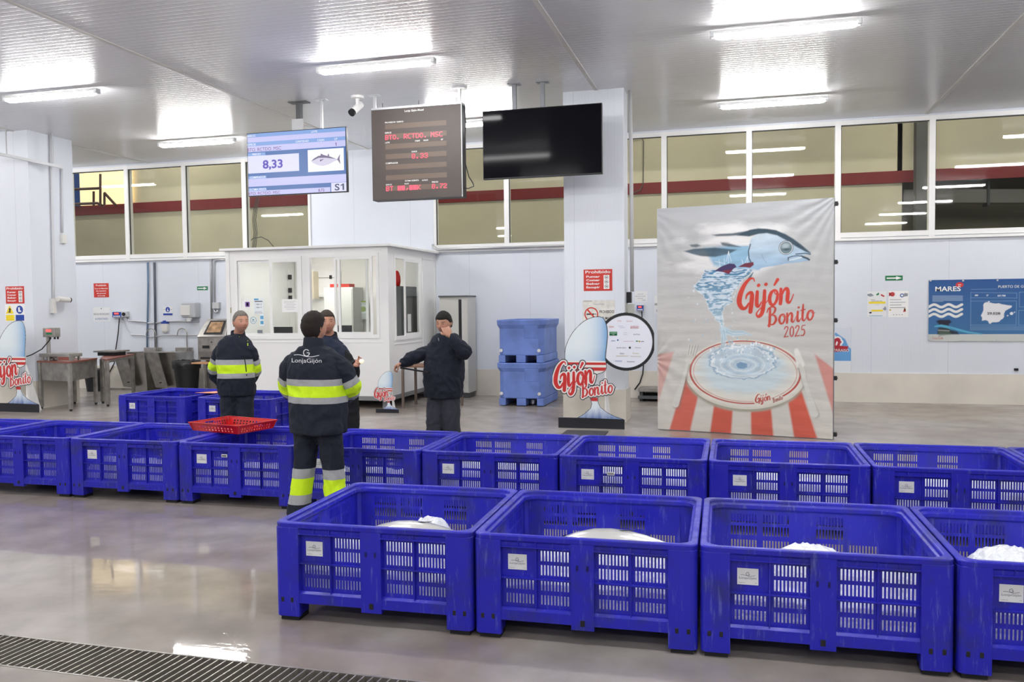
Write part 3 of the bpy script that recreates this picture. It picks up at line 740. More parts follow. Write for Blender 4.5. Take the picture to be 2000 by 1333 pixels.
for x, y in ((BXR-.12, BY+.12), (-7.7, BY+.12), (BXL+.12, BY+.12), (BXR-.12, BYB-.2), (BXL+.12, BYB-.2)):
    q = MB(mat('booth_leg', (.25, .26, .27), .5)); q.box(x-.05, x+.05, y-.05, y+.05, 0, BZ0-.08); q.build('leg', office)
def sash(pl, a0, a1, b0, b1, o0, o1, name='sash', w=.045):
    g = MB(WHITE)
    for x in ((a0, a1, b0, b0+w), (a0, a1, b1-w, b1), (a0, a0+w, b0+w, b1-w), (a1-w, a1, b0+w, b1-w)): g.plate(pl, *x, o0, o1)
    o = g.build(name, office)
    for k in range(1):
        h = MB(BGLASS); h.plate(pl, a0+w, a1-w, b0+w, b1-w, (o0+o1)/2-.003, (o0+o1)/2+.003); h.build('pane', o)
    return o
BGLASS = glass_mat('booth_glass', (.95, .96, .95), 1.0)
def winframe(pl, r):
    g = MB(WHITE); w = .03; a0, a1, b0, b1 = r
    for x in ((a0-.02, a1+.02, b0-.04, b0+w), (a0-.02, a1+.02, b1-w, b1+.03), (a0-.02, a0+w, b0+w, b1-w), (a1-w, a1+.02, b0+w, b1-w)): g.plate(pl, *x, -.062, .014)
    g.build('window_frame', office)
winframe(FP, wa); winframe(FP, wb); winframe(SP, sw)
ma = FP.ab(528, 580)[0]; sash(FP, wa[0]+.03, ma+.03, wa[2]+.03, wa[3]-.03, -.045, -.018); sash(FP, ma-.01, wa[1]-.03, wa[2]+.03, wa[3]-.03, -.016, .010)
m1 = FP.ab(664, 580)[0]; m2 = FP.ab(725, 580)[0]
sash(FP, m1-.09, m1+.03+.0, wb[2]+.03, wb[3]-.03, -.045, -.018, w=.04) if False else None
sash(FP, m1-.03, m2+.03, wb[2]+.03, wb[3]-.03, -.016, .010); sash(FP, FP.ab(652, 580)[0], FP.ab(720, 580)[0]-.02, wb[2]+.03, wb[3]-.03, -.045, -.020)
s1 = SP.ab(790, 580)[0]; sash(SP, s1, sw[1]-.03, sw[2]+.03, sw[3]-.03, -.016, .010)
# things inside and on the booth
def inner(x, y, Y=BYB-.3): return onY(x, y, Y)
IL = MB(mat('booth_lamp', (.9, .9, .9), .4, emis=(1, .98, .94), es=15.0)); a = -7.9; IL.box(a-.75, a+.75, 14.9, 15.02, BZ1-.10, BZ1-.04)
IL.box(a-.78, a+.78, 14.88, 15.04, BZ1-.04, BZ1-.005, WHITEP); single(IL, 'booth_lamp', 'bright tube lamp under the roof inside the white office booth', 'lamp', (a, 14.96, BZ1-.1))
dr = thing('booth_door', 'white half-open door with black hinges seen inside the office booth', 'door', (-8.9, 16.2, BZ0))
a0, a1, b0, b1 = rectpx(Plane((0, 16.2, 0), 0), 484, 529, 570, 735)
q = MB(WHITE); q.box(a0, a1, 16.18, 16.23, BZ0+.02, b1); q.build('leaf', dr)
q = MB(mat('door_panel', (.50, .58, .66), .3)); q.box(a0+.1, a1-.12, 16.165, 16.18, BZ0+.2, b1-.1); q.build('panel', dr)
for z in (b1-.14, b1-.42, b1-.58, BZ0+.45, BZ0+.3):
    q = MB(BLACK); q.box(a1-.005, a1+.05, 16.14, 16.2, z-.07, z+.03); q.build('hinge', dr)
cb = thing('tall_cabinet', 'tall cream metal cabinet standing inside the office booth', 'cabinet', (-7.2, 16.1, BZ0))
a0, a1, b0, b1 = rectpx(Plane((0, 15.9, 0), 0), 632, 562, 692, 735)
q = MB(LGREY); q.box(a0, a1, 15.9, 16.38, BZ0+.001, b1); q.build('body', cb, bevel=.01)
for k in (0, 1):
    q = MB(LGREY); m = (a0+a1)/2; q.box(a0+.02 if k == 0 else m+.004, m-.004 if k == 0 else a1-.02, 15.885, 15.9, BZ0+.06, b1-.04); q.build('door', cb)
q = MB(RED); q.box(a0+.12, a1-.1, 15.95, 16.2, b1+.001, b1+.07); single(q, 'red_folder', 'red folder lying on top of the cream cabinet in the booth', 'folder', ((a0+a1)/2, 16.05, b1))
q = MB(mat('shelf_cream', (.70, .64, .48), .6)); a0, a1, b0, b1 = rectpx(Plane((0, 16.1, 0), 0), 606, 530, 613, 583); q.box(a0, a1, 16.1, 16.4, b0, b1)
single(q, 'wall_shelf_end', 'narrow cream shelf end on the wall inside the booth, right of the door', 'shelf', (a0, 16.2, b0))
q = MB(WHITEP); a0, a1, b0, b1 = rectpx(Plane((0, 16.3, 0), 0), 614, 530, 662, 580); q.box(a0, a1, 16.32, 16.43, b0, b0+.4); q.box(a0, a1, 16.32, 16.43, b0+.41, b1)
single(q, 'wall_cupboard', 'white wall cupboard inside the booth left of the cream cabinet', 'cupboard', (a0, 16.4, b0))
q = MB(BLACK); a0, a1, b0, b1 = rectpx(Plane((0, 16.28, 0), 0), 643, 538, 647, 545); q.box(a0, a1, 16.28, 16.31, b0, b1); single(q, 'cupboard_lock', 'small black catch on the white wall cupboard in the booth', 'catch', (a0, 16.3, b0))
DSK = MB(mat('desk_top', (.55, .6, .6), .5)); DSK.box(BXL+.1, BXR-.1, BY+.1, BY+.75, .93, .96)
for x in (BXL+.15, -7.6, BXR-.15): DSK.box(x-.02, x+.02, BY+.12, BY+.7, BZ0, .93, WHITEP)
single(DSK, 'desk', 'long grey desk just behind the front windows inside the office booth', 'desk', (-7.7, 14.5, BZ0))
def monitor(x0, y0, x1, y1, lab, Y=14.35):
    a0, a1, b0, b1 = rectpx(Plane((0, Y, 0), 0), x0, y0, x1, y1); t = thing('monitor', lab, 'monitor', ((a0+a1)/2, Y, .96))
    q = MB(BLACK); q.box(a0, a1, Y, Y+.04, max(b0, 1.02), b1); q.build('screen', t, bevel=.004)
    q = MB(BLACK); q.box((a0+a1)/2-.03, (a0+a1)/2+.03, Y+.04, Y+.07, .97, 1.2); q.box((a0+a1)/2-.12, (a0+a1)/2+.12, Y-.05, Y+.12, .96, .972); q.build('stand', t)
monitor(531, 639, 570, 652, 'back of a black computer monitor behind the left front booth window')
monitor(659, 636, 686, 652, 'back of a small black monitor behind the right front booth window')
ch = thing('office_chair', 'grey office chair back behind the right front booth window', 'chair', (-6.85, 15.0, BZ0))
pc = onY(710, 648, 15.0)
q = MB(mat('chair_grey', (.22, .23, .24), .7)); pr = []
for k in range(9):
    an = PI*k/8; pr.append((pc.x+.23*math.cos(an), 1.12+.10*math.sin(an)+.0))
pr = [(pc.x+.22, .75)]+pr+[(pc.x-.22, .75)]; q.prism(Plane((0, 15.0, 0), 0), pr, -.05, .0); q.build('backrest', ch, bevel=.01)
q = MB(mat('chair_grey', (1, 1, 1))); q.box(pc.x-.23, pc.x+.23, 15.05, 15.5, .62, .69); q.build('seat', ch, bevel=.02)
q = MB(BLACK); q.box(pc.x-.03, pc.x+.03, 15.2, 15.26, BZ0+.06, .62); q.box(pc.x-.25, pc.x+.25, 15.2, 15.26, BZ0, BZ0+.06); q.box(pc.x-.03, pc.x+.03, 15.0, 15.46, BZ0, BZ0+.055); q.box(pc.x-.02, pc.x+.02, 15.01, 15.1, .6, .8); q.build('base', ch)
# dark cupboard behind the side window
cb = thing('dark_cupboard', 'dark grey cupboard behind the side window of the booth', 'cupboard', (-6.6, 15.9, BZ0))
q = MB(DGREY); q.box(-6.75, -6.3, 15.2, 16.3, BZ0+.001, 2.22); q.build('body', cb)
q = MB(mat('dark_door', (.13, .135, .14), .4)); q.box(-6.298, -6.28, 15.25, 16.25, BZ0+.06, 2.17); q.build('door', cb)
q = MB(mat('helmet_red', srgb(200, 30, 25), .4)); P = Vector((-6.5, 15.5, 2.222)); q.tube([P+Vector((0, 0, h)) for h in (0, .10, .2, .28, .31)], [.055, .07, .065, .04, .015], n=14)
single(q, 'red_canister', 'small red canister on top of the dark cupboard in the booth', 'canister', P, smooth=True)
q = MB(SWHITE); q.box(-6.55, -6.2, 14.15, 14.5, .961, .985); q.box(-6.5, -6.25, 14.2, 14.4, .985, 1.01, mat('teal', srgb(70, 130, 125), .5)); single(q, 'paper_stack', 'stack of papers and a teal folder behind the side window of the booth', 'papers', (-6.4, 14.3, .96))
# sheets stuck to the booth's glass
def sheet(pl, x0, y0, x1, y1, off, lab, lines=(), base=SWHITE, name='notice', cat='notice', extra=None, th=.002):
    a0, a1, b0, b1 = rectpx(pl, x0, y0, x1, y1); q = MB(base); q.plate(pl, a0, a1, b0, b1, off, off+th); W_, H_ = a1-a0, b1-b0
    for (u0, u1, v0, v1, m) in lines: q.plate(pl, a0+u0*W_, a0+u1*W_, b0+v0*H_, b0+v1*H_, off+th, off+th+.0012, m)
    if extra: extra(q, a0, a1, b0, b1, off+th+.001)
    return single(q, name, lab, cat, pl.P((a0+a1)/2, b0, off))
GTX = mat('faint_print', (.45, .46, .50), .6); PUR = mat('purple_ink', srgb(110, 70, 150), .6); CYA = mat('cyan_ink', srgb(90, 160, 200), .6); PALE = mat('pale_film', (.78, .84, .88), .5)
sheet(FP, 474, 585, 491, 606, .012, 'small white notice with a purple square on the left booth window', [(.35, .85, .3, .75, PUR), (.5, .7, .4, .65, SWHITE)])
def fishart(q, a0, a1, b0, b1, o):
    for k, vv in enumerate((.62, .42)):
        c = a0+(a1-a0)*.5; z = b0+(b1-b0)*vv; w = (a1-a0)*.32; q.prism(FP, [(c-w, z), (c-w*.3, z+w*.22), (c+w*.6, z+.02*w), (c+w, z+w*.22), (c+w*.9, z-w*.2), (c+w*.6, z-.02*w), (c-w*.3, z-w*.22)], o, o+.001, GTX)
sheet(FP, 496, 583, 516, 614, .012, 'pale poster with two drawn fish on the left booth window', [(.05, .5, .88, .98, CYA), (.1, .9, .78, .83, SBLACK), (.1, .9, .06, .1, GTX), (.1, .8, .14, .17, GTX)], base=PALE, extra=fishart)
q = MB(CYA); a, b = FP.ab(495, 626)
for k in range(24):
    t0, t1 = 2*PI*k/24, 2*PI*(k+1)/24; r0, r1 = .058, .066
    q.prism(FP, [(a+r0*math.cos(t0), b+r0*math.sin(t0)), (a+r1*math.cos(t0), b+r1*math.sin(t0)), (a+r1*math.cos(t1), b+r1*math.sin(t1)), (a+r0*math.cos(t1), b+r0*math.sin(t1))], .004, .006)
q.plate(FP, a-.035, a+.035, b-.03, b-.022, .004, .006); q.plate(FP, a-.02, a+.02, b+.0, b+.02, .004, .006)
single(q, 'round_sticker', 'blue ring-shaped sticker on the left booth window', 'sticker', FP.P(a, b-.07, .005))
sheet(FP, 508, 615, 516, 637, .004, 'pale strip sticker with cyan print on the left booth window', [(.1, .9, .6, .9, CYA), (.1, .9, .15, .45, CYA)], base=PALE, name='sticker', cat='sticker')
sheet(FP, 503, 645, 513, 651, .004, 'small dark fish sticker at the bottom of the left booth window', base=mat('slate_ink', (.2, .22, .25), .5), name='sticker', cat='sticker')
def linepage(n, u0=.15, u1=.85, top=.85, bot=.1, m=None):
    return [(u0+(.12 if k % 3 == 2 else 0), u1-(.1 if k % 2 else 0), top-(top-bot)*k/n-.018, top-(top-bot)*k/n+.012, m or GTX) for k in range(n)]
sheet(FP, 551, 585, 584, 610, .014, 'white printed notice taped to the booth between the two windows', linepage(6))
sheet(Plane((0, 16.155, 0), 0), 517, 558, 533, 584, 0, 'red and white notice on the door inside the booth', [(0, 1, 0, .2, SWHITE)], base=mat('faded_red', srgb(200, 90, 95), .6))
def cake(q, a0, a1, b0, b1, o):
    pl = Plane((0, 16.3, 0), 0); c = (a0+a1)/2; z = b0+(b1-b0)*.55
    for r, m in ((.12, mat('plate_white', (.8, .85, .85), .5)), (.07, mat('cake_green', srgb(170, 190, 120), .6))):
        q.prism(pl, [(c+r*math.cos(2*PI*k/18), z+r*.8*math.sin(2*PI*k/18)) for k in range(18)], o, o+.001, m); o += .001
sheet(Plane((0, 16.3, 0), 0), 700, 588, 719, 624, .0, 'small poster of a dish on the inner wall of the booth', [(0, 1, .92, 1, mat('green_print', srgb(150, 170, 60), .6))], base=mat('poster_grey', (.62, .68, .68), .5), extra=cake)
sheet(FP, 444, 601, 452, 612, .002, 'tiny olive sign on the left corner post of the booth', [(.2, .8, .2, .8, mat('tan', srgb(190, 170, 110), .6))], base=mat('olive', srgb(140, 130, 60), .6), name='small_sign', cat='sign')
sheet(SP, 799, 614, 806, 648, -.03, 'white paper taped inside the side window of the booth')

# ---------------------------------------------------------------- brown table beside the booth
tb = thing('side_table', 'narrow brown table beside the booth, behind the man pinching his nose', 'table', (-5.3, 14.3, 0))
q = MB(WOODB); q.box(-5.86, -4.9, 14.05, 14.75, .74, .77); q.build('table_top', tb, bevel=.004)
for x, y in ((-5.83, 14.09), (-4.93, 14.09), (-5.83, 14.71), (-4.93, 14.71)):
    q = MB(mat('table_leg_brown', (.16, .12, .10), .5)); q.box(x-.02, x+.02, y-.02, y+.02, 0, .74); q.build('leg', tb)
# ---------------------------------------------------------------- grey metal locker
lk = thing('locker', 'tall grey metal locker between the office booth and the blue tubs', 'locker', (-5.3, 16.2, 0))
a0, a1, b0, b1 = rectpx(Plane((0, 15.9, 0), 0), 858, 581, 916, 770)
LK = mat('locker_grey', (.60, .59, .55), .45)
q = MB(LK); q.box(a0, a1, 15.9, 16.4, .10, b1); q.box(a0+.02, a1-.02, 15.95, 16.35, 0, .10, DGREY); q.build('body', lk, bevel=.004)
m = onY(898, 600, 15.9).x
q = MB(LK); q.box(a0+.01, m-.02, 15.875, 15.898, .12, b1-.05); q.build('door', lk); q = MB(LK); q.box(m+.045, a1-.005, 15.875, 15.898, .12, b1-.05); q.build('door', lk)
q = MB(BLACK); q.box(m-.02, m+.045, 15.88, 15.897, .12, b1-.05); q.build('dark_gap', lk)
q = MB(DGREY); q.box(a0-.01, a1+.01, 15.87, 16.41, b1, b1+.03); q.build('lid', lk)

# ---------------------------------------------------------------- insulated tubs
TUBM = mat('blue_grey_tub', srgb(108, 134, 204), .5, noise_amt=.22, nscale=4, bump=.15, bscale=30)
tl = onZ(978, 792, 0); TX0 = tl.x; TY0 = 14.75; TW_ = onY(1062, 790, TY0).x-TX0; TD = 1.25
def big_tub(z0, lab):
    t = thing('insulated_tub', lab, 'tub', (TX0+TW_/2, TY0+TD/2, z0), 0, 'stacked blue-grey insulated tubs')
    H = .775; x0, x1, y0, y1 = TX0, TX0+TW_, TY0, TY0+TD; q = MB(TUBM)
    def ring(o, z, ch=.09):
        c = ch; return [Vector(v) for v in ((x0-o+c, y0-o, z), (x1+o-c, y0-o, z), (x1+o, y0-o+c, z), (x1+o, y1+o-c, z), (x1+o-c, y1+o, z), (x0-o+c, y1+o, z), (x0-o, y1+o-c, z), (x0-o, y0-o+c, z))]
    rs = [ring(-.01, z0+.13), ring(0, z0+.15), ring(.0, z0+H-.16), ring(.035, z0+H-.09), ring(.04, z0+H-.01), ring(.03, z0+H), ring(-.05, z0+H), ring(-.06, z0+.2)]
    loft(q, rs); q.build('body', t, bevel=.01)
    for bx0, bx1 in ((x0, x0+.13), ((x0+x1)/2-.09, (x0+x1)/2+.09), (x1-.13, x1)):
        q = MB(TUBM); q.box(bx0+.002, bx1-.002, y0+.004, y1-.004, z0, z0+.135); q.build('foot', t, bevel=.012)
    for c in (x0+.22, x1-.22):   # raised handle pockets under the rim
        q = MB(TUBM); q.hexa([(c-.13, y0-.005, z0+H-.34), (c+.13, y0-.005, z0+H-.34), (c+.13, y0+.02, z0+H-.34), (c-.13, y0+.02, z0+H-.34)], [(c-.13, y0-.03, z0+H-.1), (c+.13, y0-.03, z0+H-.1), (c+.13, y0+.02, z0+H-.1), (c-.13, y0+.02, z0+H-.1)]); 
        if c > (x0+x1)/2: q.build('handle', t, bevel=.02)
    for c in (x0+.05, x1-.08):
        q = MB(LGREY); q.disc((c, y0+.004, z0+.22), .030, (0, -1, 0), .014, n=14); q.build('drain_plug', t)
    return t
big_tub(.012, 'blue-grey insulated plastic tub standing on the floor, lower of the two stacked'); big_tub(.012+.78, 'blue-grey insulated plastic tub stacked on top of another one')
for x in (TX0+.32, TX0+TW_-.26):
    q = MB(BLACK, GALV); q.disc((x, TY0+.25, 0), .07, (0, 0, 1), .03, n=14); q.disc((x, TY0+.25, .03), .05, (0, 0, 1), .07, m=1, n=12)
    single(q, 'floor_stud', 'round metal stud under the lower blue-grey tub', 'stud', (x, TY0+.25, 0), group='metal studs under the lower tub')

# ---------------------------------------------------------------- hand-wash basins
def basin(x0, y0, x1, ybt, lab, Y=15.85):
    a0, a1, _, b1 = rectpx(Plane((0, Y, 0), 0), x0, y0, x1, ybt)
    t = thing('wash_basin', lab, 'basin', ((a0+a1)/2, Y+.25, 0), 0, 'steel knee-operated wash basins'); w = a1-a0
    q = MB(STEEL); X0_, X1_ = a0, a1; fz = b1-.03
    # body: narrow column at the back, bowl at top
    q.hexa([(a0+.55*w, Y+.12, 0), (a1-.04, Y+.12, 0), (a1-.04, WY-.04, 0), (a0+.55*w, WY-.04, 0)], [(a0+.42*w, Y-.0, fz), (a1, Y+.0, fz), (a1, WY-.04, fz), (a0+.42*w, WY-.04, fz)])
    q.box(a0+.42*w, a1, WY-.06, WY-.035, fz, b1+.05); q.build('body', t, bevel=.006)
    q = MB(STEELD); q.hexa([(a0+.20*w, Y+.10, .10), (a0+.72*w, Y-.02, .10), (a0+.72*w, Y+.0, .10), (a0+.20*w, Y+.12, .10)], [(a0, Y-.02, fz), (a0+.55*w, Y-.16, fz), (a0+.55*w, Y-.14, fz), (a0, Y+.0, fz)]); q.build('knee_panel', t)
    q = MB(STEEL); q.hexa([(a0, Y-.02, fz), (a0+.55*w, Y-.16, fz), (a1, Y, fz), (a0+.45*w, Y+.1, fz)], [(a0, Y-.02, fz+.02), (a0+.55*w, Y-.16, fz+.02), (a1, Y, fz+.02), (a0+.45*w, Y+.1, fz+.02)]); q.build('bowl_rim', t)
    q = MB(BLACK); q.disc((a0+.50*w, Y-.005, .22), .012, (0, -1, 0), .06, n=10); q.build('pedal_stud', t)
    q = MB(STEEL); fx = a0+.86*w; pts = [(fx, WY-.1, fz)]+[(fx-.12+.12*math.cos(PI*k/10), WY-.1, fz+.40+.11*math.sin(PI*k/10)) for k in range(11)]+[(fx-.245, WY-.1, fz+.36)]; q.tube(pts, .012, n=10); q.build('faucet', t, smooth=True)
basin(221, 686, 284, 762, 'steel wash basin with a swan-neck tap, the left one by the table'); basin(284, 686, 346, 762, 'steel wash basin with a swan-neck tap, the right one beside the black bin')
# ---------------------------------------------------------------- black bins
def trash(pxx, ytop, pyb, Y, r, lab, group='black plastic waste bins'):
    P = onY(pxx, pyb, Y); h = onY(pxx, ytop, Y).z; t = thing('waste_bin', lab, 'waste bin', (P.x, Y, 0), 0, group)
    q = MB(BLACK); c = Vector((P.x, Y, 0)); q.tube([c, c+Vector((0, 0, h-.05)), c+Vector((0, 0, h))], [r*.78, r, r*1.04], n=28); q.build('container', t, smooth='auto')
    q = MB(mat('bin_bag', (.015, .015, .016), .28, bump=.8, bscale=18)); ring = []
    rr = [(h-.16, 1.03), (h-.08, 1.07), (h+.005, 1.08), (h+.02, 1.02), (h+.0, .94), (h-.1, .9)]; n = 40; random.seed(5)
    rings = [[c+Vector(((r*k+random.uniform(-.008, .012))*math.cos(2*PI*i/n), (r*k+random.uniform(-.008, .012))*math.sin(2*PI*i/n), z+random.uniform(-.012, .012))) for i in range(n)] for z, k in rr]
    loft(q, rings, caps=False); q.build('bag', t, smooth=True)
trash(366, 706, 759, 15.75, .27, 'large black waste bin with a black bag beside the steel terminal')
trash(187, 722, 765, 15.9, .23, 'smaller black waste bin under the steel table')
q = MB(mat('pale_board', srgb(196, 150, 110), .6)); P0 = onY(379, 708, 15.6); P1 = onY(412, 706, 15.6)
q.box(P0.x, P1.x+.25, 15.5, 15.85, P0.z-.03, P0.z+.0); q.box(P0.x+.25, P0.x+.29, 15.55, 15.59, 0, P0.z-.03, STEELD); q.box(P1.x+.2, P1.x+.24, 15.55, 15.59, 0, P0.z-.03, STEELD)
single(q, 'small_board_table', 'light brown board on thin legs between the waste bin and the grey-haired worker', 'table', (P0.x+.3, 15.65, 0))

# ---------------------------------------------------------------- steel terminal
K = Plane((0, 15.75, 0), 0); ka0 = K.ab(387, 700)[0]; ka1 = K.ab(442, 700)[0]; kz = K.ab(400, 658)[1]; kt = K.ab(405, 624)[1]
kq = thing('terminal', 'free-standing stainless steel touch-screen terminal left of the office booth', 'terminal', ((ka0+ka1)/2, 16.0, 0))
q = MB(STEEL); q.box(ka0, ka1, 15.75, 16.3, .72, kz); q.box(ka0+.05, ka1-.05, 15.95, 16.3, .0, .72); q.build('body', kq, bevel=.006)
q = MB(STEEL); x0, x1 = ka0, ka1
q.hexa([(x0, 15.72, kz), (x1, 15.72, kz), (x1, 16.2, kz), (x0, 16.2, kz)], [(x0+.09, 15.98, kt), (x1-.05, 15.98, kt), (x1-.05, 16.2, kt), (x0+.09, 16.2, kt)]); hd = q.build('head', kq, bevel=.004)
q = MB(BLACK); dz = kt-kz; sl = .26/dz
def slant(u, v, o): return Vector((x0+.09*v+(x1-x0-.14*v)*u, 15.72+.26*v-.012*o, kz+dz*v+.004*o))
def splate(u0, u1, v0, v1, o, m): q.hexa([slant(u0, v0, o), slant(u1, v0, o), slant(u1, v0, 0), slant(u0, v0, 0)], [slant(u0, v1, o), slant(u1, v1, o), slant(u1, v1, 0), slant(u0, v1, 0)], m)
splate(.2, .87, .14, .90, 1, BLACK); so = q.build('screen_bezel', kq)
q = MB(mat('terminal_screen', srgb(175, 140, 105), .25, noise_amt=.5, nscale=9)); 
splate(.27, .80, .23, .82, 1.4, 0); q.build('display', so)
q = MB(STEELD); q.box(ka0+.03, ka1-.03, 15.742, 15.75, kz-.32, kz-.03); q.build('upper_door', kq)
q = MB(BLACK); q.box(ka0+.12, ka0+.29, 15.735, 15.742, .98, 1.04); q.box((ka0+ka1)/2-.012, (ka0+ka1)/2+.012, 15.733, 15.742, kz-.13, kz-.105); q.box(ka0+.06, ka1-.06, 15.742, 15.75, .60+.15, .64+.15); q.build('slot', kq)

# ---------------------------------------------------------------- steel work tables with scales
tf = onZ(142, 803, 0)
def steel_table(name, lab, pts, h, apron, legs, shelf=None):
    c = sum((Vector((*p, 0)) for p in pts), Vector())/len(pts); t = thing(name, lab, 'table', c)
    q = MB(BROWN); n = len(pts); q.add([Vector((*p, h)) for p in pts]+[Vector((*p, h+.028)) for p in pts], [tuple(range(n))[::-1], tuple(range(n, 2*n))]+[(i, (i+1) % n, n+(i+1) % n, n+i) for i in range(n)]); q.build('table_top', t)
    ins = [c+(Vector((*p, 0))-c)*.90 for p in pts]
    for i in range(n):
        q = MB(STEELD); a, b = ins[i], ins[(i+1) % n]; q.bar(a+Vector((0, 0, h-apron/2)), b+Vector((0, 0, h-apron/2)), .015, apron); q.build('apron', t)
    for p in ins:
        q = MB(STEELD); q.box(p.x-.028, p.x+.028, p.y-.028, p.y+.028, .04, h); l = q.build('leg', t)
        q = MB(BLACK); q.disc((p.x, p.y, 0), .024, (0, 0, 1), .04, n=10); q.build('foot', l)
    if shelf:
        q = MB(STEELD); q.bar(ins[2]+Vector((0, 0, .16)), ins[3]+Vector((0, 0, .16)), .05, .04); q.build('stretcher', t)
    return t
TH = .87
TB = Vector((-11.62, 12.58, 0)); TC = Vector((-12.0, 13.72, 0))
steel_table('steel_table', 'steel work table with a brown top and deep apron, carrying the post scale', [(-12.55, 12.80), (-11.62, 12.58), (-12.0, 13.70), (-12.55, 13.70)], TH, .33, None)
steel_table('steel_table', 'second steel table with a brown top, behind the one carrying the post scale', [(-11.98, 13.76), (-11.46, 13.30), (-12.25, 15.05), (-12.95, 15.05)], TH, .05, None, shelf=True)
# post scale
sc = thing('post_scale', 'platform scale with a red-digit indicator on a post, on the steel table', 'scale', (TB.x-.3, TB.y+.45, TH+.028))
p0 = onY(122, 697, 12.97); pz = TH+.028
px0 = onY(90, 697, p0.y).x; px1 = onY(148, 697, p0.y).x
q = MB(STEEL); q.box(px0, px1, p0.y-.17, p0.y+.17, pz+.07, pz+.135); q.build('platform', sc, bevel=.01)
q = MB(STEELD)
for xx in (px0+.05, px1-.05):
    for yy in (p0.y-.13, p0.y+.13): q.disc((xx, yy, pz), .022, (0, 0, 1), .07, n=10)
q.box(px0+.04, px1-.04, p0.y-.03, p0.y+.03, pz+.03, pz+.07); q.build('base_frame', sc)
zp = onY(94, 655, p0.y-.06); q = MB(STEEL); q.tube([(zp.x, p0.y-.06, pz), (zp.x, p0.y-.06, zp.z+.04)], .035, n=14); q.build('post', sc, smooth='auto')
ib = rectpx(Plane((0, p0.y-.16, 0), 0), 83, 641, 107, 659)
q = MB(STEELD); q.box(ib[0], ib[1], p0.y-.16, p0.y-.02, ib[2], ib[3]); iob = q.build('indicator', sc, bevel=.008)
q = MB(mat('led_red', (.3, .01, .01), .4, emis=(1, .05, .05), es=1.6)); q.box(ib[0]+.08, ib[1]-.08, p0.y-.165, p0.y-.16, ib[3]-.07, ib[3]-.03); q.box(ib[0]+.08, ib[1]-.06, p0.y-.165, p0.y-.16, ib[3]-.12, ib[3]-.09, SGREEN); q.build('display', iob)
for dx in (.1, .2, .27):
    q = MB(BLACK); q.disc((ib[0]+dx, p0.y-.09, ib[2]-.04), .018, (0, 0, 1), .045, n=10); q.build('cable_gland', iob)
q = MB(BLACK); q.tube([(ib[0]+.1, p0.y-.09, ib[2]-.04), (ib[0]-.02, p0.y-.17, ib[2]-.22), (ib[0]-.2, p0.y-.22, ib[2]-.32), (ib[0]-.4, p0.y-.24, ib[2]-.38), (ib[0]-.65, p0.y-.24, ib[2]-.39)], .01); q.build('cord', sc)
sc = thing('flat_scale', 'low black and steel platform scale on the farther steel table', 'scale', (-12.4, 14.5, TH+.028))
r = (-12.62, -12.12)
q = MB(STEELD); q.box(r[0], r[1], 14.3, 14.75, TH+.1, TH+.13); q.build('platform', sc)
q = MB(BLACK)
q.box(r[0]+.06, r[1]-.06, 14.35, 14.7, TH+.029, TH+.1); q.build('base_frame', sc)
q = MB(STEEL, BROWN); bx = Vector((-11.90, 12.76, 0)); q.box(bx.x-.15, bx.x+.12, bx.y, bx.y+.09, TH+.029, TH+.12); q.box(bx.x-.13, bx.x+.10, bx.y-.004, bx.y, TH+.045, TH+.105, 1)
single(q, 'control_box', 'small steel control box with a brown front on the nearer table edge', 'box', (bx.x, bx.y+.06, TH+.028))

# ---------------------------------------------------------------- wall fittings on the left
def bx_on(pl, x0, y0, x1, y1, d, m, name, lab, cat, off=0, bev=.004, extra=None, group=None):
    a0, a1, b0, b1 = rectpx(pl, x0, y0, x1, y1); q = MB(m); q.plate(pl, a0, a1, b0, b1, off, off+d)
    if extra: extra(q, a0, a1, b0, b1, off+d)
    return single(q, name, lab, cat, pl.P((a0+a1)/2, b0, off), group)
LEDR = MATS['led_red']
def indicator(q, a0, a1, b0, b1, o):
    W_, H_ = a1-a0, b1-b0; q.plate(WPL, a0+.04*W_, a1-.04*W_, b0+.08*H_, b1-.08*H_, o, o+.003, SBLUE)
    q.plate(WPL, a0+.2*W_, a0+.75*W_, b0+.5*H_, b0+.85*H_, o+.003, o+.005, BLACK); q.plate(WPL, a0+.25*W_, a0+.7*W_, b0+.56*H_, b0+.78*H_, o+.005, o+.007, LEDR)
    for k in range(5): q.plate(WPL, a0+(.14+.15*k)*W_, a0+(.24+.15*k)*W_, b0+.15*H_, b0+.35*H_, o+.003, o+.006, SWHITE)
bx_on(WPL, 223, 609, 242, 621, .07, GREYP, 'weight_indicator', 'small blue weight indicator with red digits on the wall above the steel tables', 'indicator', extra=indicator)
q = MB(GREYP); P = wp(247, 614); q.box(P[0]-.07, P[0]+.08, WY-.08, WY, P[1]-.06, P[1]+.06); q.disc((P[0], WY-.08, P[1]), .04, (0, -1, 0), .03, BLACK, 12); single(q, 'wall_socket', 'grey wall socket with a black plug next to the left weight indicator', 'socket', (P[0], WY-.04, P[1]))
def wtube(px, r, m, name, lab, cat, Y=None, group=None, off=.03, pl=None):
    pl = pl or WPL; q = MB(m); q.tube([pl.P(*pl.ab(x, y), off) for x, y in px], r, n=8); P = q.v[0].copy(); return single(q, name, lab, cat, P, group, smooth=True)
wtube([(236, 622), (234, 650), (229, 684), (226, 710), (210, 740), (206, 752)], .012, BLACK, 'cord', 'black cord hanging from the left weight indicator to the floor', 'cord', off=.05)
wtube([(249, 620), (253, 627), (270, 628), (286, 629), (293, 632), (308, 631), (322, 628), (390, 628)], .017, GALV, 'conduit', 'upper grey conduit running along the wall to the steel terminal', 'pipe')
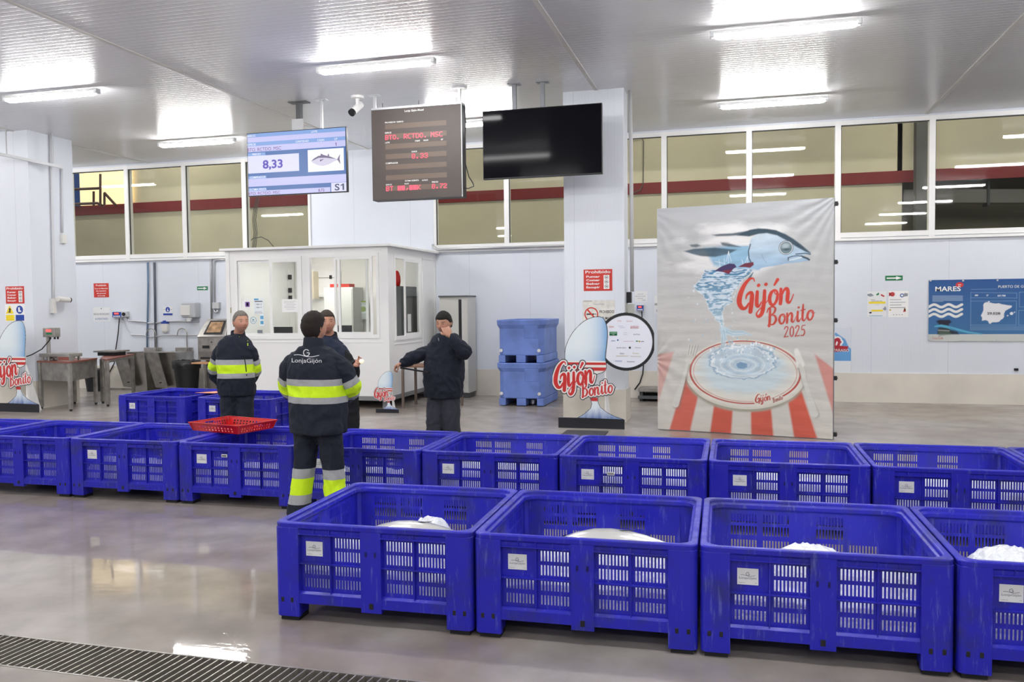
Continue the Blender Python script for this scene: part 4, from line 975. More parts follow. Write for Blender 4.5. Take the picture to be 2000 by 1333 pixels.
wtube([(240, 622), (248, 640), (258, 654), (282, 655), (294, 659), (306, 658), (320, 655), (388, 655)], .013, GALV, 'conduit', 'lower grey conduit running along the wall to the steel terminal', 'pipe')
wtube([(289, 684), (291, 560), (290, 513)], .020, mat('pipe_blue', (.16, .24, .36), .5), 'water_pipe', 'blue-grey vertical water pipe above the basins, the left one', 'pipe')
wtube([(306, 684), (304, 560), (303, 513)], .026, mat('pipe_dark', (.10, .11, .14), .5), 'water_pipe', 'dark vertical water pipe above the basins, the right one', 'pipe')
wtube([(415, 624), (414, 520), (414, 507), (418, 504), (443, 503)], .026, GALV, 'conduit', 'outer grey conduit rising beside the booth and bending to its roof', 'pipe')
wtube([(421, 596), (420, 520), (421, 511), (425, 508), (443, 507)], .022, GALV, 'conduit', 'inner grey conduit rising beside the booth to a junction box', 'pipe')
bx_on(WPL, 419, 591, 432, 603, .09, GREYP, 'junction_box', 'small grey junction box on the wall above the steel terminal', 'box')
wtube([(421, 603), (422, 610), (427, 611), (428, 604)], .02, GALV, 'conduit_loop', 'short curved conduit hanging under the grey junction box', 'pipe', off=.05)
# paper-towel dispenser and soap dispenser
dp = thing('towel_dispenser', 'white and grey paper towel dispenser on the wall left of the terminal', 'dispenser', (wp(380, 620)[0], WY, wp(380, 625)[1]))
a0, a1, b0, b1 = rectpx(WPL, 365, 591, 393, 625)
q = MB(mat('dispenser_shell', (.50, .52, .54), .25)); q.box(a0, a1, WY-.22, WY-.001, b0+.05, b1); q.build('shell', dp, bevel=.03, seg=3)
q = MB(LGREY); q.box(a0-.0, a1-.12, WY-.245, WY-.2, b0+.10, b1-.07); q.build('front_cover', dp, bevel=.01)
q = MB(SWHITE); q.hexa([(a0+.12, WY-.18, b0-.03), (a0+.2, WY-.18, b0-.03), (a0+.2, WY-.15, b0-.03), (a0+.12, WY-.15, b0-.03)], [(a0+.09, WY-.19, b0+.08), (a0+.25, WY-.19, b0+.08), (a0+.25, WY-.14, b0+.08), (a0+.09, WY-.14, b0+.08)]); q.build('paper', dp)
sd = thing('soap_dispenser', 'clear soap dispenser with a blue top on the wall above the basins', 'dispenser', (wp(325, 640)[0], WY, wp(325, 651)[1]))
a0, a1, b0, b1 = rectpx(WPL, 319, 629, 331, 651)
q = MB(SBLUE); q.box(a0, a1, WY-.09, WY-.001, b1-.04, b1); q.box((a0+a1)/2-.025, (a0+a1)/2+.025, WY-.09, WY, b1, b1+.03); q.build('top', sd, bevel=.006)
q = MB(LGREY); q.box(a0, a1, WY-.085, WY-.005, b0+.05, b1-.04); q.hexa([(a0+.05, WY-.06, b0), (a1-.05, WY-.06, b0), (a1-.05, WY-.02, b0), (a0+.05, WY-.02, b0)], [(a0, WY-.085, b0+.05), (a1, WY-.085, b0+.05), (a1, WY-.005, b0+.05), (a0, WY-.005, b0+.05)]); q.build('bottle', sd, bevel=.008)
q = MB(SWHITE); P = onZ(250, 682, TH); q.box(P.x, P.x+.3, P.y, P.y+.3, .0, .02)
# conduits and cameras on the left pillar
wtube([(96, 262), (99, 400), (102, 540), (102, 600)], .022, mat('conduit_white', (.62, .63, .65), .5), 'conduit', 'pale vertical conduit on the right side of the left pillar', 'pipe', pl=PL_LS)
wtube([(118, 330), (119, 400), (119, 455)], .020, mat('conduit_white', (1, 1, 1)), 'conduit', 'short pale conduit above the white box on the left pillar', 'pipe', pl=PL_LS)
bx_on(PL_LS, 117, 458, 126, 476, .06, LGREY, 'junction_box', 'small white junction box on the right side of the left pillar', 'box')
bx_on(PL_LS, 97, 584, 104, 612, .08, LGREY, 'junction_box', 'pale junction box behind the camera on the left pillar', 'box')
def bullet(root_px, tip_px, pl, lab, r=.05):
    A = pl.P(*pl.ab(*root_px), .0); t = thing('security_camera', lab, 'camera', A); B = pl.P(*pl.ab(*tip_px), .12)
    q = MB(LGREY); q.disc(A, .06, pl.n, .03, n=16); q.tube([A+pl.n*.03, A+pl.n*.1, A+pl.n*.12+Vector((0, 0, .03))], .018); q.build('bracket', t)
    d = (B-A-pl.n*.12).normalized(); s = A+pl.n*.12+Vector((0, 0, .03)); q = MB(LGREY); q.tube([s-d*.02, s+d*.26], r, n=16); b = q.build('housing', t, smooth='auto')
    q = MB(BLACK); q.tube([s+d*.26, s+d*.29], r*.96, n=16); q.build('lens', b)
bullet((104, 588), (137, 590), PL_LS, 'white bullet security camera with black tip on the left pillar')
# hanging cable tray at upper left
q = MB(mat('tray_white', (.66, .68, .70), .5)); A = onY(0, 301, 12.3); B = onY(122, 327, 13.3); q.bar((A.x-.6, 12.1, A.z+.03), A+Vector((0, 0, 0)), .05, .05); q.bar(A, B, .05, .05)
t = thing('cable_tray', 'white horizontal cable tray hung on thin rods before the left pillar', 'cable tray', (A.x, A.y, A.z)); q.build('tray', t)
q = MB(GALV); P = onY(13, 301, 12.38); q.tube([(P.x, P.y, P.z), (P.x, P.y, ZC)], .012); q.build('hanger_rod', t)
q = MB(GALV); P = onY(104, 322, 13.15); q.tube([(P.x, P.y, P.z), (P.x, P.y, ZC)], .012); q.build('hanger_rod', t)
# conduits, boxes on the right pillar
wtube([(1231, 168), (1233, 300), (1234, 420), (1235, 570)], .03, mat('conduit_grey', (.5, .5, .5), .5), 'conduit', 'grey vertical conduit down the right side of the middle pillar', 'pipe', pl=Plane((-1.62, 13.3, 0), 0))
q = MB(BLACK); r = rectpx(Plane((0, 13.4, 0), 0), 1225, 571, 1234, 592); q.box(r[0], r[1], 13.3, 13.42, r[2], r[3]); single(q, 'black_box', 'small black box on the right side of the middle pillar', 'box', (r[0], 13.36, r[2]))
q = MB(mat('trunking_green_grey', (.52, .54, .47), .5)); r = rectpx(Plane((0, 13.4, 0), 0), 1224, 594, 1239, 680); q.box(r[0], r[1], 13.2, 13.45, r[2], r[3]); single(q, 'trunking', 'pale green-grey trunking below the black box on the middle pillar', 'trunking', (r[0], 13.3, r[2]))
r = rectpx(WPL, 1244, 596, 1258, 607); bx_on(WPL, 1244, 596, 1258, 608, .07, GREYP, 'weight_indicator', 'small blue weight indicator with red digits on the wall right of the middle pillar', 'indicator', extra=indicator)
wtube([(1254, 608), (1255, 630), (1258, 705), (1256, 730), (1250, 748), (1240, 761)], .012, BLACK, 'cord', 'black cord hanging down the wall right of the middle pillar', 'cord', off=.05)
q = MB(STEELD); r = rectpx(WPL, 1236, 768, 1290, 788); q.box(-1.85, -1.12, WY-.55, WY-.04, .18, .24); q.box(-1.85, -1.12, WY-.6, WY-.04, .05, .10, DGREY)
for x in (-1.8, -1.2): q.box(x-.03, x+.03, WY-.5, WY-.1, 0, .18, DGREY)
single(q, 'floor_scale', 'low steel floor scale in the wall recess right of the middle pillar', 'scale', (-1.5, WY-.3, 0))
bx_on(WPL, 1119, 528, 1123, 541, .05, GREYP, 'small_box', 'tiny grey box on the wall at the left edge of the middle pillar', 'box')
q = MB(mat('ribbed_mat', (.05, .05, .055), .7)); P = onZ(1150, 846, 0); q.box(-2.42, -1.82, 11.35, 12.0, 0, .015); single(q, 'floor_mat', 'small dark rubber mat on the floor before the round-disc stand', 'mat', (-2.1, 11.7, 0))
P = wp(1984, 722); q = MB(BLACK); q.box(P[0]-.03, P[0]+.03, WY-.04, WY, P[1]-.02, P[1]+.02); single(q, 'wall_clip', 'tiny black clip low on the wall at the right', 'clip', (P[0], WY-.02, P[1]))
wtube([(848, 478), (849, 484), (856, 488), (1119, 480)], .025, GALV, 'conduit', 'grey conduit under the window sill between booth and middle pillar', 'pipe', off=.08)
# ceiling camera
cm_ = onZ(698, 188, ZC); t = thing('ceiling_camera', 'white and black security camera hanging from the ceiling beside the price board', 'camera', cm_)
q = MB(SWHITE); q.disc(cm_+Vector((0, 0, -.04)), .10, (0, 0, 1), .04, n=18); q.tube([cm_+Vector((0, 0, -.04)), cm_+Vector((0, 0, -.13))], .03, n=12); q.build('mount', t)
q = MB(SWHITE); d = Vector((-.25, -.6, -.55)).normalized(); s = cm_+Vector((.02, .08, -.11)); q.tube([s, s+d*.22], .055, n=16); b = q.build('housing', t, smooth='auto')
q = MB(BLACK); q.tube([s+d*.22, s+d*.27], .058, n=16); q.build('lens', b)
# ================================================================ DRAWING ON SURFACES
class Cv:
    """grid of colours over a rectangle of a drawing plane; shapes are distance fields in metres"""
    def __init__(s, a0, a1, b0, b1, step, base=(.8, .8, .8)):
        s.nx = int((a1-a0)/step)+1; s.ny = int((b1-b0)/step)+1; s.step = step; s.r = (a0, a1, b0, b1)
        s.A, s.B = np.meshgrid(np.linspace(a0, a1, s.nx), np.linspace(b0, b1, s.ny)); s.c = np.zeros((s.ny, s.nx, 3)); s.c[:] = base
        s.mask = np.full((s.ny, s.nx), 1e3)
    def poly(s, pts):
        P = np.array(pts, float); d = np.full(s.A.shape, 1e9); ins = np.zeros(s.A.shape, bool); n = len(P)
        for i in range(n):
            a, b = P[i], P[(i+1) % n]; e = b-a; L = e@e+1e-12
            t = np.clip(((s.A-a[0])*e[0]+(s.B-a[1])*e[1])/L, 0, 1)
            d = np.minimum(d, (s.A-a[0]-t*e[0])**2+(s.B-a[1]-t*e[1])**2)
            if a[1] != b[1]: ins ^= ((a[1] > s.B) != (b[1] > s.B)) & (s.A < (b[0]-a[0])*(s.B-a[1])/(b[1]-a[1])+a[0])
        d = np.sqrt(d); return np.where(ins, -d, d)
    def stroke(s, pts, w):
        P = np.array(pts, float); n = len(P); w = np.broadcast_to(np.array(w, float), (n,)); d = np.full(s.A.shape, 1e9)
        for i in range(n-1):
            a, b = P[i], P[i+1]; e = b-a; L = e@e+1e-12; m = max(w[i], w[i+1])+.06
            i0 = np.searchsorted(s.A[0], min(a[0], b[0])-m); i1 = np.searchsorted(s.A[0], max(a[0], b[0])+m)
            j0 = np.searchsorted(s.B[:, 0], min(a[1], b[1])-m); j1 = np.searchsorted(s.B[:, 0], max(a[1], b[1])+m)
            X, Y = s.A[j0:j1, i0:i1], s.B[j0:j1, i0:i1]
            t = np.clip(((X-a[0])*e[0]+(Y-a[1])*e[1])/L, 0, 1)
            q = np.hypot(X-a[0]-t*e[0], Y-a[1]-t*e[1])-(w[i]+t*(w[i+1]-w[i])); d[j0:j1, i0:i1] = np.minimum(d[j0:j1, i0:i1], q)
        return d
    def ell(s, cx, cy, rx, ry):
        k = np.hypot((s.A-cx)/rx, (s.B-cy)/ry); return (k-1)*min(rx, ry)
    def fill(s, d, col, grow=0.0, alpha=1.0, soft=None):
        k = np.clip(.5-(d-grow)/(soft or s.step), 0, 1)*alpha; k = k[..., None]
        s.c = s.c*(1-k)+np.broadcast_to(np.array(col, float), s.c.shape)*k
    def noise(s, sc, sx=1, sy=1, seed=0):
        rs = np.random.RandomState(seed); out = np.zeros(s.A.shape); amp = 1; tot = 0
        for o in range(4):
            f = sc*2**o; gx = s.A*f*sx; gy = s.B*f*sy; x0 = np.floor(gx).astype(int); y0 = np.floor(gy).astype(int); fx = gx-x0; fy = gy-y0
            T = rs.rand(256, 256); fx = fx*fx*(3-2*fx); fy = fy*fy*(3-2*fy); g = lambda i, j: T[(y0+j) % 256, (x0+i) % 256]
            out += amp*((g(0, 0)*(1-fx)+g(1, 0)*fx)*(1-fy)+(g(0, 1)*(1-fx)+g(1, 1)*fx)*fy); tot += amp; amp *= .5
        return out/tot
    def mesh(s, name, pl, off, material, parent=None, loc=None, disp=None, keep=None, thick=.0, edge=None, extra=None):
        ny, nx = s.ny, s.nx; D = disp if disp is not None else np.zeros((ny, nx))
        u = np.array(pl.u); nn = np.array(pl.n); O = np.array(pl.O); base = O+s.A[..., None]*u+nn*(off+D)[..., None]; base[..., 2] += s.B
        V = base.reshape(-1, 3); I = np.arange(ny*nx).reshape(ny, nx)
        F = np.stack([I[:-1, :-1], I[:-1, 1:], I[1:, 1:], I[1:, :-1]], -1)
        if keep is None: K = np.ones((ny-1, nx-1), bool)
        else: K = keep[:-1, :-1] & keep[1:, 1:] & keep[:-1, 1:] & keep[1:, :-1]
        faces = F[K]; mi = np.zeros(len(faces), int)
        col = s.c.reshape(-1, 3)
        if thick:
            V = np.vstack([V, V-nn*thick]); N = ny*nx; col = np.vstack([col, col]); back = F[K][:, ::-1]+N; fl = [faces, back]
            Kp = np.pad(K, 1)
            def side(sel, i, j):   # sel: mask of cells whose neighbour is missing
                c = F[sel]; return np.stack([c[:, j], c[:, i], c[:, i]+N, c[:, j]+N], -1)
            fl += [side(K & ~Kp[:-2, 1:-1], 0, 1), side(K & ~Kp[2:, 1:-1], 2, 3), side(K & ~Kp[1:-1, 2:], 1, 2), side(K & ~Kp[1:-1, :-2], 3, 0)]
            mi = np.concatenate([np.zeros(len(fl[0]), int)]+[np.ones(len(x), int) for x in fl[1:]]); faces = np.vstack(fl)
        used = np.unique(faces); remap = np.zeros(len(V), int); remap[used] = np.arange(len(used)); V = V[used]; col = col[used]; faces = remap[faces]
        inv = Matrix.Identity(4)
        if parent is not None: inv = WM[parent.name].inverted()
        elif loc is not None: inv = Matrix.Translation(Vector(loc)).inverted()
        iv = np.array(inv); V = V@iv[:3, :3].T+iv[:3, 3]
        if extra is not None:      # lettering and marks that belong to the same surface
            V0 = len(V); EV = np.array([tuple(inv @ v) for v in extra.v]); col = np.vstack([col, np.zeros((len(EV), 3))]); V = np.vstack([V, EV])
            M0 = 2 if edge else 1
            lens = np.array([4]*len(faces)+[len(f) for f in extra.f]); flat = np.concatenate([faces.ravel()]+[np.array(f)+V0 for f in extra.f]); mi = np.concatenate([mi if edge else np.zeros(len(faces), int), np.array(extra.m)+M0])
        else: lens = np.full(len(faces), 4); flat = faces.ravel(); mi = mi if edge else np.zeros(len(faces), int)
        me = bpy.data.meshes.new(name); me.vertices.add(len(V)); me.vertices.foreach_set('co', V.ravel())
        me.loops.add(len(flat)); me.loops.foreach_set('vertex_index', flat); me.polygons.add(len(lens))
        me.polygons.foreach_set('loop_start', np.concatenate([[0], np.cumsum(lens)[:-1]])); me.polygons.foreach_set('loop_total', lens)
        me.materials.append(material)
        if edge: me.materials.append(edge)
        if extra is not None:
            for m_ in extra.mats: me.materials.append(m_)
        me.polygons.foreach_set('material_index', mi)
        if disp is not None: me.polygons.foreach_set('use_smooth', np.ones(len(lens), bool))
        at = me.color_attributes.new('print', 'FLOAT_COLOR', 'POINT'); at.data.foreach_set('color', np.hstack([col, np.ones((len(col), 1))]).astype(np.float32).ravel())
        me.update(calc_edges=True); me.validate()
        o = bpy.data.objects.new(name, me); C.objects.link(o)
        if parent is not None: o.parent = parent; WM[o.name] = WM[parent.name].copy()
        elif loc is not None: o.location = loc; WM[o.name] = Matrix.Translation(Vector(loc))
        return o
def smooth_path(pts, n=8):
    """Catmull-Rom through rows (x, y, w)"""
    P = [np.array(p, float) for p in pts]; P = [2*P[0]-P[1]]+P+[2*P[-1]-P[-2]]; out = []
    for i in range(1, len(P)-2):
        for k in range(n):
            t = k/n; a, b, c, d = P[i-1:i+3]; out.append(.5*((2*b)+(c-a)*t+(2*a-5*b+4*c-d)*t*t+(3*b-a-3*c+d)*t**3))
    out.append(P[-2]); return out
# brush-script letters: strokes of (x, y, half-width) with the x-height = 1
GL = {
 'G': (1.18, [[(1.12, 1.62, .035), (1.05, 1.78, .05), (.82, 1.80, .08), (.48, 1.50, .12), (.22, .95, .155), (.16, .45, .16), (.36, .08, .13), (.62, .06, .09), (.80, .32, .05)],
              [(.60, .62, .04), (.66, .84, .07), (.90, .96, .10), (1.0, .80, .13), (.98, .35, .14), (.93, -.22, .13)]]),
 'i': (.42, [[(.16, .95, .10), (.14, .45, .12), (.17, .12, .115), (.30, .05, .07), (.46, .30, .035)], [(.22, 1.32, .10), (.24, 1.34, .10)]]),
 'j': (.44, [[(.22, .95, .10), (.20, .2, .125), (.10, -.38, .125), (-.12, -.58, .09), (-.26, -.38, .05), (-.05, -.12, .035), (.25, .12, .035), (.46, .36, .03)], [(.28, 1.32, .10), (.30, 1.34, .10)]]),
 'o': (.74, [[(.40, .92, .06), (.22, .78, .10), (.12, .42, .115), (.24, .08, .10), (.45, .06, .08), (.62, .38, .09), (.60, .78, .075), (.42, .92, .05), (.50, .66, .035), (.80, .62, .03)]]),
 'n': (.92, [[(.10, .92, .09), (.12, .45, .115), (.10, .04, .105)], [(.14, .45, .05), (.30, .82, .07), (.48, .90, .10), (.56, .66, .115), (.54, .18, .11), (.66, .03, .07), (.80, .20, .04), (.92, .50, .03)]]),
 'B': (1.02, [[(.26, 1.62, .10), (.26, .9, .125), (.22, .0, .12), (.10, .06, .06)], [(-.02, 1.28, .05), (.10, 1.60, .07), (.45, 1.76, .08), (.74, 1.58, .10), (.66, 1.18, .09), (.38, .98, .05), (.70, .88, .09), (.84, .48, .12), (.62, .10, .09), (.30, .08, .06)]]),
 't': (.50, [[(.22, 1.55, .07), (.19, .9, .11), (.18, .25, .11), (.28, .04, .08), (.42, .12, .05), (.54, .36, .03)], [(.0, 1.02, .05), (.42, 1.06, .05)]]),
 '2': (.62, [[(.06, 1.1, .07), (.2, 1.38, .07), (.42, 1.32, .08), (.42, 1.0, .07), (.10, .12, .07)], [(.06, .08, .07), (.52, .12, .06)]]),
 '0': (.62, [[(.30, 1.38, .06), (.12, 1.05, .08), (.12, .4, .08), (.28, .08, .07), (.46, .4, .08), (.46, 1.05, .08), (.30, 1.38, .06)]]),
 '5': (.62, [[(.50, 1.36, .06), (.20, 1.34, .06), (.15, .85, .06), (.36, .88, .07), (.48, .5, .08), (.34, .12, .08), (.06, .12, .06)]]),
}
ACC = [[(.40, 1.22, .06), (.60, 1.52, .10)]]
def script(word, O, xh, rot=0.0, slant=.22, scw=1.0):
    """brush strokes of a word: lists of (a, b) and half-widths in plane metres; O is the left end of the baseline"""
    x = 0; out = []; c, s = math.cos(rot), math.sin(rot)
    for ch in word:
        adv, st = GL['o' if ch == 'ó' else ch]
        for k in st+(ACC if ch == 'ó' else []):
            P = smooth_path(k, 6) if len(k) > 2 else k; pts = []; w = []
            for X, Y, r in P:
                X = (x+X)*scw+slant*Y; pts.append((O[0]+(X*c-Y*s)*xh, O[1]+(X*s+Y*c)*xh)); w.append(max(r, .03)*xh)
            out.append((pts, w))
        x += adv
    return out
def script_field(cv, st):
    d = np.full(cv.A.shape, 1e9)
    for p, w in st: d = np.minimum(d, cv.stroke(p, w))
    return d
PRINT = mat('printed_cloth', (.8, .8, .8), .55, attr='print')
PRINTB = mat('printed_board', (.8, .8, .8), .38, attr='print')
S = lambda r, g, b: np.array(srgb(r, g, b))

# ================================================================ TALL BANNER
BL_ = onZ(1286, 838, .01); BR_ = onZ(1627, 858, .01)
BPL = Plane(BL_, math.atan2(BR_.y-BL_.y, BR_.x-BL_.x)); BWID = (BR_-BL_).length; BHT = (BPL.ab(1287, 405)[1]+BPL.ab(1634, 390)[1])/2
def b6(X, Y): return BPL.ab(1230+X/2.7202, 380+Y/2.7202)
def bf(X, Y): return BPL.ab(1310+X/4.937, 430+Y/4.937)
def b6l(L): return [b6(*p) for p in L]
def bfl(L): return [bf(*p) for p in L]
cv = Cv(0, BWID, .012, BHT, .0062)
vv = (cv.B/BHT)[..., None]
cv.c = S(205, 202, 194)*(1-vv)+S(176, 179, 182)*vv
n1 = cv.noise(2.5, seed=1)[..., None]; cv.c *= .97+.06*n1
mB = 1/(FOC/12.4)        # metres per photo pixel on the banner
RD = S(200, 74, 50)
for L, al in (([(155, 850), (238, 835), (200, 960), (155, 1100)], .45), ([(300, 955), (372, 1045), (322, 1262), (214, 1250)], .95), ([(452, 1105), (550, 1135), (541, 1280), (428, 1272)], 1),
          ([(645, 1135), (752, 1125), (767, 1300), (648, 1290)], 1), ([(842, 1100), (908, 1025), (1003, 1310), (878, 1305)], 1), ([(985, 850), (1090, 930), (1090, 1190), (1060, 1095)], .65)):
    cv.fill(cv.poly(b6l(L)), RD*(.9+.2*n1), alpha=al*.92, soft=.03)
# plate
def el(X, Y, RX, RY): a, b = b6(X, Y); return cv.ell(a, b, RX/2.72*mB, RY/2.72*mB)
cv.fill(el(606, 968, 298, 178), S(160, 156, 142), soft=.03); cv.fill(el(608, 955, 296, 176), S(208, 206, 195)); cv.fill(el(608, 951, 286, 167), S(219, 217, 208), soft=.03)
e = el(608, 945, 274, 158); cv.fill(np.abs(e+.004)-.008, S(176, 62, 48)); cv.fill(np.abs(e+.030)-.003, S(176, 62, 48)); cv.fill(el(608, 940, 250, 138), S(212, 212, 205), soft=.08)
w1 = cv.noise(7, 1, 2.2, 3); w2 = cv.noise(13, 1, 2, 5)
wat = el(600, 930, 215, 120)
cv.fill(wat+.10*(w1-.5), S(196, 214, 222), soft=.10, alpha=.9)
cr = el(600, 890, 165, 85); cv.fill(cr+.12*(w1-.5), (S(188, 206, 218)*(w1[..., None]*.5+.75)), soft=.04, alpha=.95)
for k in range(5):
    e = el(600, 905, 20+22*k, 9+11*k); cv.fill(np.abs(e+.02*(w2-.5))-.004, S(150, 180, 202) if k % 2 else S(232, 238, 240), soft=.012, alpha=.7)
e = cr; cv.fill(np.abs(e+.07*(w2-.5))-.006, S(120, 155, 188), soft=.012, alpha=.8); cv.fill(np.abs(e+.02+.07*(w2-.5))-.006, S(238, 242, 244), soft=.012, alpha=.8)
cv.fill(el(600, 908, 30, 14)+.05*(w2-.5), S(110, 150, 185), alpha=.9)
rnd = random.Random(4)
for k in range(70):     # splash drops
    X = rnd.uniform(430, 780); Y = 905-rnd.uniform(60, 150)+abs(X-600)*.35; r = rnd.uniform(2, 6); cv.fill(el(X, Y, r, r*1.3), S(232, 238, 242) if k % 3 else S(150, 180, 200), soft=.01)
# fork and knife
SIL = S(206, 206, 200); SHD = S(120, 116, 110)
def st6(L, w, col, al=1.0, soft=None, f=b6l): cv.fill(cv.stroke(f([(x, y) for x, y in L]), w), col, alpha=al, soft=soft)
st6([(318, 905), (290, 1010), (252, 1120)], [.02, .030, .058], SHD, .5, .03)
for k in range(4):
    st6([(316+15*k, 800), (306+13*k, 862)], .0055, SIL); st6([(322+15*k, 802), (312+13*k, 860)], .003, SHD, .8)
st6([(322, 868), (316, 880)], .052, SIL, soft=.02); st6([(312, 888), (284, 1000), (246, 1112)], [.020, .028, .052], SIL, soft=.012)
st6([(900, 925), (950, 1060), (992, 1170)], [.02, .028, .045], SHD, .5, .03)
st6([(888, 830), (908, 900)], [.03, .055], S(222, 222, 216), soft=.02); st6([(905, 905), (945, 1040), (982, 1165)], [.022, .030, .05], SIL, soft=.012)
# ---- the leaping tuna, clouds and sea
cl = cv.noise(5, .6, 1.6, 9); cl2 = cv.noise(11, .5, 1.6, 11)
def blob(X, Y, RX, RY, col, al, jit=.12, soft=.06):
    a, b = bf(X, Y); d = cv.ell(a, b, RX/4.937*mB, RY/4.937*mB); cv.fill(d+jit*(cl-.5), col, alpha=al, soft=soft)
WH = S(226, 226, 226)
for X, Y, RX, RY in ((620, 190, 330, 85), (560, 100, 190, 45), (110, 195, 70, 22), (300, 440, 230, 60), (820, 470, 150, 40), (230, 330, 170, 40), (900, 95, 150, 35)): blob(X, Y, RX, RY, WH, .8, .2, .09)
DK = S(52, 74, 88)
bd = cv.poly(bfl([(330, 275), (560, 250), (760, 240), (860, 480), (600, 480), (420, 440)]))
cv.fill(bd, S(130, 176, 205)*(.8+.4*cl2[..., None]), alpha=.9, soft=.05)
d = cv.poly(bfl([(130, 302), (230, 278), (430, 268), (640, 288), (560, 330), (430, 358), (300, 350), (215, 330)])); cv.fill(d, DK*(.7+.9*cl2[..., None]), alpha=.92, soft=.02)
d = cv.poly(bfl([(405, 145), (480, 135), (600, 130), (720, 110), (820, 105), (700, 145), (560, 158), (450, 158)])); cv.fill(d, DK, alpha=.9, soft=.02)
d = cv.poly(bfl([(480, 215), (560, 215), (680, 262), (560, 262), (500, 250)])); cv.fill(d+.02*(cl-.5), DK*.9, alpha=.85, soft=.02)
d = cv.poly(bfl([(180, 238), (260, 230), (300, 250), (250, 268), (205, 262)])); cv.fill(d+.02*(cl-.5), DK*.9, alpha=.8, soft=.02)
for X, Y, RX, RY in ((520, 185, 130, 22), (660, 215, 120, 26), (380, 225, 100, 18)): blob(X, Y, RX, RY, WH, .9, .06, .03)
head = bfl([(760, 235), (780, 175), (850, 130), (940, 112), (1030, 125), (1150, 190), (1250, 255), (1352, 320), (1350, 336), (1300, 336), (1262, 352), (1340, 374), (1336, 394), (1240, 408), (1120, 420), (1010, 442), (900, 458), (835, 482), (790, 440), (762, 370), (752, 300)])
hd_ = cv.poly(head); g = np.clip((cv.B-bf(900, 470)[1])/(bf(900, 110)[1]-bf(900, 470)[1]), 0, 1)[..., None]
cv.fill(hd_, (S(150, 182, 208)*(1-g)+S(196, 210, 220)*g)*(.86+.28*cl2[..., None]))
d = cv.poly(bfl([(640, 150), (770, 95), (850, 82), (930, 86), (1020, 100), (1110, 138), (1180, 178), (1270, 245), (1354, 318), (1348, 326), (1300, 306), (1220, 262), (1130, 205), (1030, 150), (930, 128), (850, 135), (760, 160)])); cv.fill(d, DK*(.75+.5*cl2[..., None]), soft=.015)
sf = lambda L, w, col, al=1., soft=None: st6(L, w, col, al, soft, bfl)
sf([(772, 235), (754, 300), (760, 370), (792, 440)], .007, DK); sf([(880, 330), (900, 380), (930, 420)], .004, S(130, 150, 170), .6)
sf([(1140, 392), (1135, 365), (1180, 350), (1230, 345), (1262, 350)], .006, DK); sf([(1262, 350), (1320, 372), (1338, 384)], .012, DK); sf([(1210, 330), (1300, 322), (1350, 332)], .007, DK)
sf([(1150, 388), (1200, 378), (1262, 362)], .010, S(205, 215, 222))
def elf(X, Y, RX, RY): a, b = bf(X, Y); return cv.ell(a, b, RX/4.937*mB, RY/4.937*mB)
cv.fill(elf(1115, 268, 62, 62), S(225, 230, 232)); cv.fill(np.abs(elf(1115, 268, 60, 60))-.004, DK); cv.fill(elf(1115, 268, 48, 50), S(108, 130, 138)); cv.fill(elf(1110, 250, 34, 22), S(165, 180, 184), soft=.03); cv.fill(elf(1118, 285, 30, 10), S(60, 80, 86), soft=.02); cv.fill(np.abs(elf(1115, 268, 49, 51))-.003, DK)
body = bfl([(335, 490), (450, 480), (620, 470), (800, 478), (770, 520), (690, 590), (640, 650), (600, 700), (590, 760), (600, 805), (520, 830), (500, 900), (510, 980), (525, 1060), (500, 1060), (470, 990), (420, 930), (370, 850), (340, 770), (310, 720), (235, 665), (225, 640), (290, 575)])
bdd = cv.poly(body); wv = cv.noise(9, .5, 1.9, 21); wv2 = cv.noise(17, .5, 2.0, 22)
g = np.clip((cv.B-bf(0, 1000)[1])/(bf(0, 480)[1]-bf(0, 1000)[1]), 0, 1)
rip = np.clip(np.sin((wv*9+wv2*2+(cv.B*9))*2.2)*.9+.4, 0, 1)
deep = (S(62, 120, 160)*(g**.8)[..., None]+S(160, 190, 205)*(1-g**.8)[..., None])
cv.fill(bdd+.035*(wv2-.5), deep*(1-rip[..., None]*.75)+S(222, 232, 238)*rip[..., None]*.75, soft=.015)
cv.fill(np.abs(bdd+.06*(wv2-.5))-.003, S(235, 240, 242), alpha=.7, soft=.012)
for L in ([(500, 1050), (505, 1120), (495, 1230)], [(520, 1050), (600, 1080), (700, 1080), (780, 1112)], [(530, 1080), (620, 1110), (720, 1100)], [(515, 1060), (530, 1150), (510, 1240)]):
    sf(L, [.035]+[.022]*(len(L)-2)+[.008], S(190, 212, 222), .85, .02); sf(L, .004, S(130, 165, 190), .7)
for k in range(60):
    X = rnd.uniform(170, 640); Y = rnd.uniform(650, 1180); r = rnd.uniform(2, 7); cv.fill(elf(X, Y, r, r*1.5), S(214, 226, 232) if k % 2 else S(165, 192, 206), alpha=.8, soft=.01)
d = cv.poly(bfl([(425, 492), (500, 445), (570, 420), (620, 425), (640, 455), (610, 470), (565, 522), (520, 505)])); cv.fill(d, S(62, 48, 92)); d = cv.poly(bfl([(500, 490), (575, 480), (600, 478), (563, 524), (520, 506)])); cv.fill(d, S(120, 36, 60))
d = cv.poly(bfl([(650, 455), (720, 418), (800, 406), (806, 432), (770, 462), (720, 455)])); cv.fill(d, S(112, 44, 62))
for L in ([(562, 300), (560, 420)], [(562, 305), (540, 400)], [(562, 305), (588, 400)], [(470, 380), (480, 450)], [(745, 350), (745, 412)], [(690, 385), (700, 425)], [(745, 360), (725, 410)], [(520, 370), (525, 430)], [(430, 400), (520, 420)]): sf(L, .0028, S(232, 236, 238), .9)
